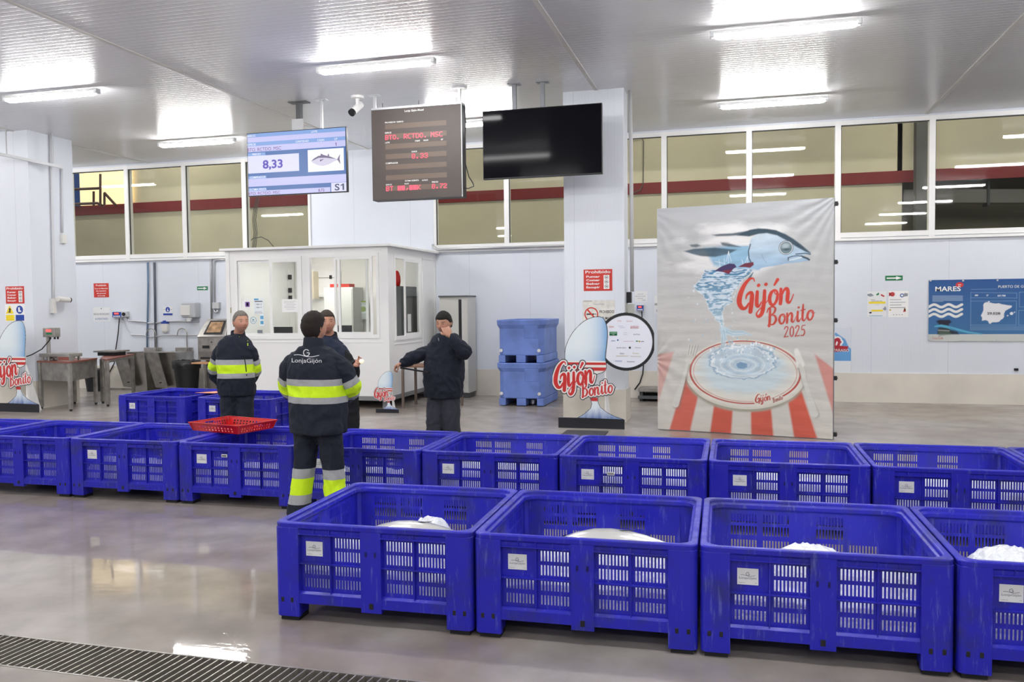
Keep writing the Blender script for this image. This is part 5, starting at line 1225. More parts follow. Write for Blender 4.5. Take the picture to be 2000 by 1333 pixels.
sf([(800, 505), (770, 550), (725, 598)], [.004, .016, .003], S(80, 110, 125)); sf([(730, 540), (770, 515)], .006, S(100, 130, 145))
# lettering
a, b = bf(640, 850); ux = (bf(1200, 790)[0]-a)
st = script('Gijón', bf(640, 868), .222, rot=math.radians(7), slant=.16, scw=.92); cv.fill(script_field(cv, st), S(200, 62, 46))
st = script('Bonito', bf(932, 1022), .142, rot=math.radians(8), slant=.16, scw=1.0); cv.fill(script_field(cv, st), S(190, 66, 52))
st = script('2025', bf(1092, 1135), .105, rot=math.radians(5), slant=.12, scw=1.1); cv.fill(script_field(cv, st), S(180, 66, 54))
st = script('Gijón', b6(668, 1108), .060, rot=math.radians(14), scw=1.0); f_ = script_field(cv, st); cv.fill(f_, S(219, 217, 208), grow=.02); cv.fill(f_, S(176, 62, 48), grow=.001)
st = script('Bonito', b6(764, 1106), .036, rot=math.radians(22), scw=.9); f_ = script_field(cv, st); cv.fill(f_, S(219, 217, 208), grow=.012); cv.fill(f_, S(150, 62, 50), grow=.001)
# cloth relief: soft folds fanning from the corners and fine horizontal creases
A_, B_ = cv.A/BWID, cv.B/BHT; nz_ = cv.noise(1.5, 1, 1, 31); nf = cv.noise(4, .6, 2.5, 32)
th = np.arctan2(1.02-B_, 1.04-A_); rr = np.hypot(1.02-B_, 1.04-A_); th2 = np.arctan2(1.0-B_, A_+.05); rr2 = np.hypot(1-B_, A_+.05)
disp = .008*np.sin(th*26+nz_*5)*np.exp(-rr*2.2)*np.minimum(1, rr*5)+.006*np.sin(th2*18+nz_*4)*np.exp(-rr2*2.6)*np.minimum(1, rr2*5)
disp += .007*(nf-.5)+.008*(cv.noise(2.2, 1.6, .8, 33)-.5)+.0012*np.sin(B_*120+nz_*6)
thL = np.arctan2(B_-.32, A_+.03); disp += .005*np.sin(thL*14)*np.exp(-np.hypot(B_-.32, A_)*3.2)
disp *= 1.0
bn = thing('banner', 'tall grey fabric banner with a leaping tuna above a plate on a red-striped cloth', 'banner', BPL.P(BWID/2, 0))
cv.mesh('printed_cloth', BPL, .03, PRINT, parent=bn, disp=disp)
q = MB(mat('cloth_back', (.6, .6, .6), .7)); q.plate(BPL, .01, BWID-.01, .03, BHT-.01, .004, .006); q.build('backing', bn)
fm = mat('frame_aluminium', (.40, .41, .42), .4, .8)
for a0, a1, b0, b1 in ((.0, .03, 0, BHT), (BWID-.03, BWID+.008, 0, BHT), (.03, BWID-.03, 0, .03), (.03, BWID-.03, BHT-.03, BHT+.004)):
    q = MB(fm); q.plate(BPL, a0, a1, b0, b1, -.03, .003); q.build('frame_bar', bn)
for py in (397, 511, 625, 738, 848):
    a, b = BPL.ab(1633, py); q = MB(BLACK); q.plate(BPL, BWID+.006, BWID+.045, b-.035, b+.02, -.03, .02); q.plate(BPL, BWID+.035, BWID+.05, b-.02, b+.0, -.04, .03); q.build('clip', bn)
for a in (.35, BWID-.35):
    q = MB(fm); q.bar(BPL.P(a, .02, -.02), BPL.P(a, .02, -.75), .04, .03); q.bar(BPL.P(a, .03, -.7), BPL.P(a, 1.5, -.02), .03, .03); q.build('back_stay', bn)

# ================================================================ EVENT STANDS
STY = 12.30; SPLN = Plane((0, STY, 0), 0)
def c7(X, Y): return SPLN.ab(1060+X/5.333, 600+Y/5.333)
def c7l(L): return [c7(*p) for p in L]
mS = 12.4/FOC
def stand(disc=True):
    amin = c7(95, 0)[0]; amax = c7(1160 if disc else 870, 0)[0]; top = c7(0, 50)[1]
    cv = Cv(amin, amax, .0, top, .0052, base=(.02, .022, .025)); Z0 = 0
    egg = cv.poly([(p.tolist()[0], p.tolist()[1]) for p in smooth_path([(*p, 0) for p in c7l([(588, 104), (632, 122), (660, 190), (670, 290), (662, 400), (650, 520), (655, 650), (560, 700), (420, 720), (265, 690), (236, 560), (238, 440), (275, 335), (340, 235), (430, 152), (520, 112), (588, 104)])], 6)])
    tail = cv.poly(c7l([(488, 900), (566, 900), (574, 1000), (600, 1050), (680, 1110), (765, 1150), (835, 1172), (840, 1200), (340, 1200), (345, 1168), (430, 1120), (500, 1060), (514, 1010)]))
    base = cv.poly([c7(160, 1145), c7(857, 1172), (c7(857, 1172)[0], 0), (c7(160, 1145)[0], 0)])
    gi = script_field(cv, script('Gijón', c7(118, 852), .205, rot=math.radians(9), slant=.14, scw=.82))
    bo = script_field(cv, script('Bonito', c7(402, 940), .122, rot=math.radians(9), slant=.14, scw=.90))
    m = np.minimum.reduce([egg-.012, tail-.012, base, gi-.034, bo-.031])
    if disc: a, b = c7(868, 362); R = 303/5.333*mS; cir = np.hypot(cv.A-a, cv.B-b)-R; m = np.minimum(m, cir)
    cv.fill(tail, S(110, 160, 215)); hh = cv.B/ (c7(0, 960)[1]); nn = cv.noise(10, 2, .6, 3)
    k = np.clip(1.5*(cv.B-c7(0, 1180)[1])/(c7(0, 960)[1]-c7(0, 1180)[1])+.6*(nn-.5), 0, 1)[..., None]
    cv.fill(tail, S(50, 95, 170)*(1-k)+S(222, 232, 240)*k)
    cv.fill(base, S(34, 36, 42))
    if disc: cv.fill(cir, (.013, .014, .016)); cv.fill(cir, S(226, 230, 240), grow=-.047)
    cv.fill(egg, (.013, .014, .016), grow=.012)
    t = np.clip((cv.A-c7(330, 0)[0])/(c7(660, 0)[0]-c7(330, 0)[0]), 0, 1); t2 = np.clip((c7(0, 420)[1]-cv.B)/.5, 0, 1)
    k = np.clip(t**3*.9+t2*.5, 0, 1)[..., None]; cv.fill(egg, S(226, 236, 240)*(1-k)+S(110, 165, 215)*k)
    band = np.maximum(egg, cv.B-c7(0, 560)[1]); cv.fill(band, S(232, 230, 226))
    for z0, z1 in ((575, 600), (625, 660)): cv.fill(np.maximum(egg, np.maximum(cv.B-c7(0, z0)[1], c7(0, z1)[1]-cv.B)), S(196, 52, 48))
    cv.fill(np.maximum(tail, np.maximum(cv.B-c7(0, 935)[1], c7(0, 972)[1]-cv.B)), S(196, 52, 48))
    for f in (gi, bo):
        cv.fill(f, (.02, .022, .03), grow=.032 if f is gi else .029)
    for f in (gi, bo): cv.fill(f, S(236, 234, 232), grow=.018 if f is gi else .016)
    cv.fill(gi, S(200, 48, 46)); cv.fill(bo, S(200, 48, 46))
    return cv, m
EDGEW = mat('board_edge', (.75, .75, .74), .6)
cvb, mk = stand(True)
sb = thing('disc_stand', 'large cut-out board reading Gijón Bonito with a round white sponsor disc', 'display stand', SPLN.P(c7(500, 0)[0], 0))
q = MB(SWHITE); a0 = c7(640, 0)[0]
q.add([Vector((a0, STY+.013, .9)), Vector((a0, STY+.013, .0)), Vector((a0+.02, STY+.45, .0)), Vector((a0+.012, STY+.013, .9)), Vector((a0+.012, STY+.013, .0)), Vector((a0+.032, STY+.45, .0))], [(0, 1, 2), (5, 4, 3), (0, 3, 4, 1), (1, 4, 5, 2), (2, 5, 3, 0)]); q.build('back_brace', sb)
# sponsor lettering on the disc
TXR = mat('text_red', srgb(185, 60, 60), .5); TXB = mat('text_blue', srgb(70, 110, 170), .5); TXD = mat('text_dark', srgb(50, 50, 60), .5); TXG = mat('text_gray', srgb(140, 145, 155), .5); TXO = mat('text_gold', srgb(190, 160, 60), .5)
q = MB(TXR)
for s_, X, Y, h, m in (('Xixón', 800, 150, 12, TXR), ('Divertíos', 905, 153, 12, TXR), ('Gijón', 715, 213, 18, TXR), ('Ayuntamiento', 815, 202, 7, TXB), ('de Gijón/Xixón', 830, 217, 7, TXB), ('BARSUM', 957, 213, 16, TXR),
                       ('Principado', 860, 270, 7, TXG), ('de Asturias', 860, 290, 7, TXG), ('AvaTech', 978, 292, 14, TXD), ('otea', 735, 358, 18, TXB), ('Asociación de Hostelería', 893, 360, 7, TXR), ('Estrella Galicia', 820, 430, 12, TXD), ('Cámara', 993, 430, 14, TXG),
                       ('Gijón', 825, 492, 16, TXD), ('Turismo', 970, 490, 14, TXO), ('OCEAN', 790, 570, 15, TXB), ('Asturpesca', 918, 575, 13, TXD)):
    a, b = c7(X, Y); q.text(SPLN, s_, a, b, h*mS/5.333, m, off=.003)
def dpl(X0_, Y0_, X1_, Y1_, m, o=.003): a0, b1 = c7(X0_, Y0_); a1, b0 = c7(X1_, Y1_); q.plate(SPLN, a0, a1, b0, b1, .001, o, m)
dpl(695, 258, 775, 298, SGREEN); a, b = c7(735, 275); q.text(SPLN, 'FUNDACIÓN', a, b, 8*mS/5.333, SWHITE, off=.004); a, b = c7(735, 290); q.text(SPLN, 'CAJA', a, b, 8*mS/5.333, SWHITE, off=.004)
dpl(912, 217, 1002, 221, TXR); dpl(775, 338, 790, 352, TXB); dpl(972, 350, 990, 362, SGREEN); dpl(998, 352, 1016, 364, TXO); dpl(1024, 356, 1054, 361, TXD); dpl(765, 508, 890, 512, TXO); dpl(915, 512, 1022, 515, TXO)
a, b = c7(907, 424); q.prism(SPLN, [(a+.016*math.cos(k*PI/6), b+.016*math.sin(k*PI/6)) for k in range(12)], .001, .003, TXD)
cvb.mesh('board', SPLN, 0, PRINTB, parent=sb, keep=mk < 0, thick=.012, edge=EDGEW, extra=q)
cvs, mk2 = stand(False)
LSP = onZ(68, 808, 0); RSX = c7(857, 0)[0]
s2 = thing('event_stand', 'cut-out board reading Gijón Bonito before the left pillar, cropped by the edge', 'display stand', SPLN.P(c7(500, 0)[0], 0))
WM[s2.name] = Matrix.Translation(SPLN.P(c7(500, 0)[0], 0))
b2 = cvs.mesh('board', SPLN, 0, PRINTB, parent=s2, keep=mk2 < 0, thick=.012, edge=EDGEW)
q = MB(SWHITE); q.add([Vector((a0, STY+.013, .9)), Vector((a0, STY+.013, .0)), Vector((a0+.02, STY+.32, .0)), Vector((a0+.012, STY+.013, .9)), Vector((a0+.012, STY+.013, .0)), Vector((a0+.032, STY+.32, .0))], [(0, 1, 2), (5, 4, 3), (0, 3, 4, 1), (1, 4, 5, 2), (2, 5, 3, 0)]); q.build('back_brace', s2)
off = RSX-c7(500, 0)[0]; s2.location = (LSP.x-off*1.0, LSP.y+.12, 0)
s3 = dup(s2, (0, 0, 0), 0, 'small cut-out board reading Gijón Bonito at the corner of the office booth')
P = onZ(757, 807, 0); sc_ = (onY(757, 725, P.y).z)/1.66; s3.scale = (sc_, sc_, sc_); s3.location = (P.x, P.y, 0)

# ================================================================ SIGNS
def sign(pl, x0, y0, x1, y1, base, name, lab, draw=None, cat='sign', th=.004, off=.0, group=None):
    a0, a1, b0, b1 = rectpx(pl, x0, y0, x1, y1); q = MB(base); q.plate(pl, a0, a1, b0, b1, off, off+th); W_, H_ = a1-a0, b1-b0
    class D:
        def t(s, txt, u, v, h, m=SWHITE, al='c', w=None, bold=.02): q.text(pl, txt, a0+u*W_, b0+v*H_, h*H_, m, off=off+th+.0015, align=al, w=(w*W_ if w else None), bold=bold)
        def r(s, u0, u1, v0, v1, m, o=.001): q.plate(pl, a0+u0*W_, a0+u1*W_, b0+v0*H_, b0+v1*H_, off+th, off+th+o, m)
        def c(s, u, v, r, m, o=.001, n=24, ri=None):
            if ri is None: q.prism(pl, [(a0+u*W_+r*H_*math.cos(2*PI*k/n), b0+v*H_+r*H_*math.sin(2*PI*k/n)) for k in range(n)], off+th, off+th+o, m)
            else:
                for k in range(n):
                    t0, t1 = 2*PI*k/n, 2*PI*(k+1)/n; q.prism(pl, [(a0+u*W_+rr*H_*math.cos(t), b0+v*H_+rr*H_*math.sin(t)) for rr, t in ((ri, t0), (r, t0), (r, t1), (ri, t1))], off+th, off+th+o, m)
        def p(s, pts, m, o=.001): q.prism(pl, [(a0+u*W_, b0+v*H_) for u, v in pts], off+th, off+th+o, m)
    if draw: draw(D())
    return single(q, name, lab, cat, pl.P((a0+a1)/2, b0, off), group)
def proh(d):
    d.t('Prohibido', .5, .82, .13, w=.88)
    for k, s_ in enumerate(('Fumar', 'Comer', 'Beber', 'Escupir')): d.t(s_, .09, .62-.165*k, .095, al='l', w=.48, bold=.03)
    d.r(.70, .90, .08, .73, SWHITE)
    for k in range(3): d.c(.80, .62-.21*k, .085, SBLACK, .002, ri=.068); d.r(.77, .83, .60-.21*k, .64-.21*k, SBLACK, .002)
sign(PL_R, 1140, 527, 1196, 568, RED, 'prohibition_sign', 'red Prohibido Fumar Comer Beber Escupir sign on the middle pillar', proh)
sign(PL_L, 11, 560, 48, 593, RED, 'prohibition_sign', 'red Prohibido Fumar Comer Beber Escupir sign on the left pillar', proh)
def red2(d):
    d.t('Prohibido', .5, .80, .12, w=.7)
    for k, s_ in enumerate(('Tocar los Materiales', 'Sea miembro', 'del personal', 'de la Lonja')): d.t(s_, .5, .59-.17*k, .085, w=(.9, .68, .6, .5)[k])
sign(WPL, 183, 554, 213, 581, RED, 'prohibition_sign', 'red sign on the back wall forbidding to touch the materials', red2)
def nosmoke(d):
    d.r(.02, .3, .93, .99, mat('stain', (.5, .48, .44), .7)); d.c(.27, .40, .30, RED, .002, 32, .25); d.r(.12, .36, .37, .43, SBLACK); d.r(.37, .43, .37, .43, TXG)
    d.p([(.13, .58), (.17, .62), (.42, .22), (.38, .18)], RED, .003); d.t('LonjaGijón', .52, .80, .07, TXG, bold=0)
    d.t('PROHIBIDO', .75, .44, .13, SBLACK, w=.45, bold=.01); d.t('FUMAR', .75, .16, .13, SBLACK, w=.28, bold=.01)
sign(PL_R, 1138, 587, 1201, 632, mat('old_sign', (.72, .71, .67), .6, noise_amt=.2, nscale=12), 'no_smoking_sign', 'worn white PROHIBIDO FUMAR sign on the middle pillar, behind the disc stand', nosmoke)
def warn(d):
    d.p([(.04, .46), (.44, .46), (.24, .95)], SYEL, .002); d.p([(.15, .52), (.30, .52), (.27, .60), (.31, .72), (.24, .80), (.20, .72), (.22, .62)], SBLACK, .003); d.c(.75, .68, .24, SBLUE, .002); d.p([(.68, .55), (.84, .55), (.84, .61), (.77, .66), (.77, .82), (.68, .82)], SWHITE, .003)
    d.r(.04, .46, .04, .38, SYEL, .002); d.r(.54, .97, .04, .38, SBLUE, .002)
    for k, s_ in enumerate(('RIESGO DE', 'CAÍDAS', 'AL MISMO NIVEL')): d.t(s_, .25, .28-.1*k, .045, SBLACK)
    for k, s_ in enumerate(('USO OBLIGATORIO', 'DE CALZADO', 'DE SEGURIDAD')): d.t(s_, .755, .28-.1*k, .045)
sign(PL_L, 10, 595, 49, 628, SWHITE, 'safety_sign', 'white sign with a yellow warning triangle and a blue boot on the left pillar', warn)
def bascula(d):
    d.c(.5, .92, .05, TXG, .002); d.t('BÁSCULA USO EXCLUSIVO', .5, .46, .14, TXD, w=.94, bold=0); d.t('ALIMENTARIO', .5, .10, .16, TXB, w=.8, bold=0)
sign(WPL, 182, 601, 215, 628, mat('pale_sign', (.78, .79, .80), .5), 'scale_sign', 'white BÁSCULA USO EXCLUSIVO ALIMENTARIO sign on the wall above the steel tables', bascula)
sign(WPL, 1278, 578, 1312, 613, mat('pale_sign', (1, 1, 1)), 'scale_sign', 'white BÁSCULA sign half hidden behind the left edge of the tall banner', bascula)
def handw(d):
    d.c(.5, .66, .28, SBLUE, .002); d.p([(.42, .55), (.50, .78), (.54, .78), (.50, .62), (.60, .60), (.58, .50), (.48, .46)], SWHITE, .003); d.r(.03, .97, .05, .26, SBLUE, .002); d.t('LÁVESE LAS MANOS', .5, .10, .10); d.r(.10, .16, .62, .68, SBLACK); d.r(.84, .90, .62, .68, SBLACK)
sign(WPL, 318, 599, 338, 617, mat('pale_sign', (1, 1, 1)), 'hand_washing_sign', 'small white and blue hand washing sign above the soap dispenser', handw)
def arrow(d): d.r(.08, .66, .36, .62, SWHITE, .002); d.p([(.62, .14), (.62, .86), (.95, .5)], SWHITE, .003)
sign(WPL, 385, 560, 406, 567, SGREEN, 'exit_arrow_sign', 'green sign with a white arrow on the wall left of the booth', arrow)
sign(WPL, 1729, 539, 1763, 548, SGREEN, 'exit_arrow_sign', 'green sign with a white arrow on the wall right of the banner', arrow)
def scrap(d):
    for k in range(3): d.t(('zona de', 'báscula limpia', 'Gracias')[k], .45, .68-.2*k, .12, TXG, bold=0)
    d.t('lonja', .75, .12, .12, TXB, bold=0)
sign(WPL, 1240, 569, 1264, 590, mat('pale_sign', (1, 1, 1)), 'note_sheet', 'small white note in a plastic sleeve above the right weight indicator', scrap)
def info1(d):
    d.p([(.0, .90), (.2, .93), (.35, .84), (.15, .80), (.0, .84)], TXG, .002); d.p([(.45, .88), (.6, .96), (.62, .88), (.5, .84)], SGREEN, .002); d.p([(.72, .90), (.92, .82), (.85, .78), (.7, .84)], TXR, .002)
    d.t('Guía de', .3, .66, .035, TXD, bold=0); d.r(.08, .95, .52, .60, SYEL, .002); d.t('expositores', .5, .60, .06, TXG, bold=0); d.t('en la lonja', .5, .47, .03, TXG, bold=0); d.r(.22, .82, .21, .28, SYEL, .002); d.p([(.8, .3), (.95, .42), (1, .3), (.95, .24)], TXG, .002); d.p([(.08, .18), (.2, .2), (.25, .16), (.15, .12)], SBLACK, .002); d.r(.1, .8, .03, .05, CYA, .002)
sign(WPL, 1694, 570, 1731, 619, mat('pale_sign', (1, 1, 1)), 'info_poster', 'white leaflet with yellow bars on the wall right of the banner, the left one', info1, cat='poster')
def info2(d):
    d.c(.20, .88, .085, TXR, .002); d.p([(.03, .80), (.03, .96), (.12, .92), (.12, .84)], TXR, .002); d.c(.68, .83, .075, TXB, .002, ri=.04); d.p([(.7, .78), (.8, .92), (.97, .90), (.95, .80)], TXG, .003)
    for k in range(4): d.r(.08, .65+.05*(k % 2)*4, .66-.10*k, .68-.10*k, TXG, .002)
    d.c(.10, .28, .03, TXO, .002); d.c(.82, .30, .035, TXO, .002); d.p([(.74, .2), (.82, .38), (.88, .22)], TXR, .002)
    for k in range(4): d.r(.25+.14*k, .30+.14*k, .08, .11, TXG, .002)
sign(WPL, 1735, 569, 1774, 620, SWHITE, 'info_poster', 'white leaflet with a red and a blue circle on the wall, the right one', info2, cat='poster')
# blue poster partly behind the banner
IP = Plane((0, WY, 0), 0); a0, a1, b0, b1 = rectpx(IP, 1560, 640, 1662, 729)
cp = Cv(a0, a1, b0, b1, .007, base=S(224, 228, 232)); cp.fill(cp.poly([(a0, b0+.22), (a1, b0+.22), (a1, b1), (a0, b1)]), S(100, 160, 215))
cp.fill(cp.poly([(a1+.01, b1+.01), (a1-.42, b1+.01), (a1-.26, b1-.10), (a1-.10, b1-.22), (a1-.04, b1-.36), (a1+.01, b1-.40)]), S(214, 219, 230))
f_ = script_field(cp, script('Bonito', (a1-.93, b1-.36), .19, rot=math.radians(-2), slant=.14, scw=.88)); cp.fill(f_, S(236, 238, 240), grow=.035); cp.fill(f_, S(176, 36, 52), grow=.008)
cp.fill(cp.poly([IP.ab(1600, 672), IP.ab(1657, 677), IP.ab(1655, 683), IP.ab(1657, 686), IP.ab(1600, 690)]), S(170, 36, 52))
q = MB(SWHITE); a, b = IP.ab(1643, 687); q.text(IP, 'PARAISO', a, b, .05, SWHITE, off=.009, rot=math.radians(-2))
pp = cp.mesh('blue_poster', IP, .006, PRINTB, loc=IP.P((a0+a1)/2, b0, .006), thick=.005, edge=EDGEW, extra=q); tag(pp, 'blue poster with red Bonito lettering half hidden behind the tall banner', 'poster')
# MARES banner on the wall
def mp(X, Y): return WPL.ab(1800+X/8.885, 530+Y/8.885)
def mpl(L): return [mp(*p) for p in L]
a0 = mp(125, 0)[0]; a1 = a0+3.6; b1 = mp(200, 155)[1]; b0 = mp(200, 1215)[1]
cm = Cv(a0, a1, b0, b1, .0075); nn = cm.noise(2.5, .6, 2, 41)[..., None]; t = np.clip((cm.B-b0)/(b1-b0), 0, 1)[..., None]
cm.c = (S(62, 112, 158)*(1-t)+S(38, 82, 142)*t)*(.9+.2*nn)
bz = mp(300, 1095)[1]; cm.fill(cm.B-bz, S(196, 200, 196))
for k in range(3):
    xs_ = np.linspace(mp(118, 0)[0], mp(700, 0)[0], 30); ph = np.linspace(0, 2*PI*2.3, 30); bb = mp(0, 605+82*k)[1]; cm.fill(cm.stroke([(x, bb-.024*math.cos(p+.6)) for x, p in zip(xs_, ph)], .022), S(226, 226, 224))
cm.fill(cm.poly(mpl([(245, 870), (300, 845), (480, 845), (520, 880), (470, 920), (470, 955), (300, 955), (290, 915)])), S(28, 30, 52), soft=.02)
cm.fill(cm.poly(mpl([(290, 980), (470, 980), (490, 1020), (620, 1050), (640, 1095), (270, 1095), (270, 1030)])), S(34, 46, 52), soft=.03); cm.fill(cm.stroke(mpl([(285, 1025), (470, 1035)]), .008), S(190, 190, 185), alpha=.7, soft=.02); cm.fill(cm.poly(mpl([(290, 1045), (460, 1045), (520, 1095), (290, 1130)])), S(90, 110, 90), soft=.03, alpha=.6)
cm.fill(cm.stroke(mpl([(230, 960), (330, 945), (430, 965), (600, 1010), (800, 1060), (1040, 1092)]), [.012, .02, .022, .02, .016, .008]), S(90, 175, 205), alpha=.9, soft=.015); cm.fill(cm.stroke(mpl([(480, 980), (640, 1045), (820, 1085)]), .006), S(60, 130, 170))
ib = [(1065, 585), (1080, 555), (1120, 540), (1180, 548), (1250, 560), (1330, 558), (1390, 575), (1440, 585), (1490, 590), (1560, 598), (1555, 625), (1500, 660), (1450, 690), (1425, 740), (1430, 790), (1400, 830), (1370, 845), (1340, 875), (1290, 885), (1220, 885), (1190, 915), (1165, 912), (1145, 870), (1110, 850), (1040, 860), (1045, 800), (1025, 770), (1045, 730), (1065, 680), (1070, 620)]
d = cm.poly(mpl(ib)); cm.fill(d+.012*(cm.noise(22, seed=4)-.5), S(222, 222, 226))
for X, Y, r in ((1555, 735, .026), (1605, 714, .01), (1487, 772, .012), (1162, 530, .014)): a, b = mp(X, Y); cm.fill(np.hypot(cm.A-a, cm.B-b)-r, S(222, 222, 226))
a, b = mp(655, 238); cm.fill(cm.ell(a, b, .062, .046), S(205, 44, 40))
for L in ([(848, 370), (1645, 380)], [(848, 462), (1645, 468)], [(848, 370), (846, 1020)], [(1645, 380), (1645, 468)], [(845, 520), (1640, 517), (1632, 935), (840, 935)], [(850, 1018), (1777, 1018)], [(1690, 365), (1688, 620), (1800, 620)], [(1690, 365), (1900, 360)], [(1680, 680), (1678, 935), (1900, 935)], [(1680, 680), (1900, 678)], [(855, 315), (1300, 312)]): cm.fill(cm.stroke(mpl(L), .003), S(140, 170, 200), alpha=.8)
for k in range(7): cm.fill(cm.stroke(mpl([(188, 428+16*k), (705 if k < 6 else 370, 430+16*k)]), .0045), S(160, 180, 205), alpha=.75)
for k in range(4): cm.fill(cm.stroke(mpl([(860, 960+14*k), (1770, 960+14*k)]), .003), S(130, 160, 190), alpha=.6)
disp = .003*np.sin(cm.A*9+cm.B*6)+.004*(cm.noise(2, seed=8)-.5)
mb_ = thing('wall_banner', 'wide dark blue MARES banner with a map, on the wall at the right edge', 'banner', WPL.P(a0, b0))
q = MB(SWHITE)
def mt(s_, X, Y, h, m=SWHITE, al='l', w=None, bold=.0): a, b = mp(X, Y); q.text(WPL, s_, a, b, h/8.885*.00963, m, off=.027, align=al, w=(w/8.885*.00955 if w else None), bold=bold)
mt('MARES', 232, 350, 78, w=380, bold=.02); mt('RED', 655, 248, 20, al='c', bold=.02); mt('PUERTO DE GIJÓN', 1322, 292, 42); mt('29.020', 1130, 752, 38, TXD, w=190, bold=.015); mt('Tn', 1330, 752, 18, TXD)
mt('588', 915, 432, 24, bold=.02); mt('27', 1115, 432, 24, bold=.02); mt('657.788', 1310, 440, 26, bold=.02); mt('Coca-Cola', 178, 1178, 40, mat('cola_red', srgb(200, 90, 85), .5), w=165)
cm.mesh('printed_sheet', WPL, .02, PRINT, parent=mb_, disp=disp, extra=q)
for X, Y in ((150, 165), (713, 165), (1308, 158), (130, 1190), (690, 1195), (1290, 1195)): 
    q = MB(GALV); a, b = mp(X, Y); q.disc(WPL.P(a, b, .026), .016, (0, -1, 0), .008, n=12); q.build('eyelet', mb_)

# ================================================================ HANGING SCREENS
TY = 12.27
TP = Plane((0, TY, 0), 0)
def glow(name, c, e=.40): return mat(name, (0, 0, 0), .3, emis=c, es=e)
def t1(X, Y): return TP.ab(470+X/7.839, 230+Y/7.839)
def hang(t, xs_, y0_, y1_, top, z0, w=.035):
    for x in xs_:
        q = MB(GALV); q.box(x-w/2, x+w/2, y0_, y1_, z0, ZC); q.box(x-.11, x+.11, y0_-.03, y1_+.03, ZC-.012, ZC); q.build('ceiling_pole', t)
r = rectpx(TP, 483, 262, 677, 378); a0, a1 = TP.ab(483, 320)[0], TP.ab(677, 320)[0]; z0 = (TP.ab(486, 384)[1]+TP.ab(681, 375)[1])/2; z1 = (TP.ab(480, 261)[1]+TP.ab(675, 247)[1])/2
tv = thing('auction_screen', 'lit auction screen showing 8,33 and a fish, hanging from the ceiling', 'screen', ((a0+a1)/2, TY, z0))
q = MB(BLACK); q.box(a0, a1, TY+.004, TY+.07, z0, z1); q.build('casing', tv, bevel=.006)
GLV = glow('screen_lavender', (.60, .60, .95), .40); GMB = glow('screen_blue', (.05, .15, .42), .42); GLB = glow('screen_light_blue', (.22, .38, .75), .42); GW = glow('screen_white', (.95, .95, 1), .42); GLV2 = glow('screen_pale', (.76, .76, .98), .40)
GTP = glow('screen_purple_text', (.16, .03, .16), .4); GTB = glow('screen_blue_text', (.06, .03, .42), .45); GTK = glow('screen_dark_text', (.02, .05, .12), .4)
Wt, Ht = a1-a0, z1-z0
q = MB(GMB); U = lambda u: a0+.012+(Wt-.024)*u; V = lambda v: z0+.012+(Ht-.024)*v
def sp(u0, u1, v0, v1, m, o=.001): q.plate(TP, U(u0), U(u1), V(v0), V(v1), o, o+.0008, m)
TP0 = Plane((0, TY+.0035, 0), 0); q.plate(TP0, U(0), U(1), V(0), V(1), 0, .001, GMB)
TP = Plane((0, TY+.002, 0), 0)
sp(0, 1, .94, 1, GLB); sp(0, 1, .86, .94, GLV, .0015); sp(0, 1, .80, .86, GLB); sp(0, 1, .705, .80, GLV, .0015)
sp(.0, .185, .64, .69, GLB, .002); sp(.0, .53, .36, .64, GLV2, .0015); sp(.62, .98, .33, .68, GW, .0015); sp(0, .19, .27, .315, GLB, .002); sp(0, 1, .145, .27, GLV, .0015); sp(.0, .185, .075, .12, GLB, .002); sp(0, .84, 0, .075, GLV, .0015); sp(.85, 1, .0, .14, GLV2, .002)
def stx(s_, u, v, h, m, al='l', w=None, bold=0.): q.text(TP, s_, U(u), V(v), h*Ht, m, off=.0042, align=al, w=(w*Wt if w else None), bold=bold)
for s_, u, v in (('BARCO', 0, .95), ('ESPECIE', 0, .81), ('LOTE', .66, .95), ('CANTIDAD', .5, .81), ('CAJAS', .72, .81), ('CP', .89, .81), ('PRECIO', .05, .65), ('COMPRADOR', .02, .278), ('ÚLTIMA VENTA', .01, .083)): stx(s_, u, v, .032, GW, bold=.01)
stx('BTO. RCTDO. MSC', .0, .715, .055, GTP, w=.345); q.prism(TP, [(U(.905), V(.715)), (U(.911), V(.715)), (U(.911), V(.768)), (U(.906), V(.768)), (U(.897), V(.757)), (U(.897), V(.750)), (U(.905), V(.756))], .0035, .0042, GTP); stx('8,33', .155, .43, .13, GTB, w=.205, bold=.03); stx('BTO. RCTDO. MSC', .0, .012, .045, GTP, w=.325); stx('8,72', .72, .012, .045, GTP, bold=.01); stx('S', .885, .02, .10, GTK, w=.048, bold=.02); q.prism(TP, [(U(.962), V(.02)), (U(.978), V(.02)), (U(.978), V(.12)), (U(.966), V(.12)), (U(.944), V(.098)), (U(.944), V(.083)), (U(.962), V(.093))], .0035, .0042, GTK)
fx, fz, fl = U(.80), V(.50), Wt*.145
GF1 = glow('screen_fish_back', (.16, .12, .24), .4); GF2 = glow('screen_fish_belly', (.66, .62, .78), .42)
top_ = [(-1, .0), (-.8, .16), (-.5, .30), (-.1, .33), (.3, .22), (.7, .06), (.82, .04)]; bot = [(.82, -.03), (.6, -.08), (.2, -.26), (-.2, -.34), (-.6, -.26), (-.9, -.1)]
q.prism(TP, [(fx+x*fl, fz+y*fl) for x, y in top_+bot], .0025, .003, GF2); q.prism(TP, [(fx+x*fl, fz+y*fl) for x, y in top_+[(.4, .10), (0, .16), (-.5, .18), (-.8, .06)]], .003, .0035, GF1)
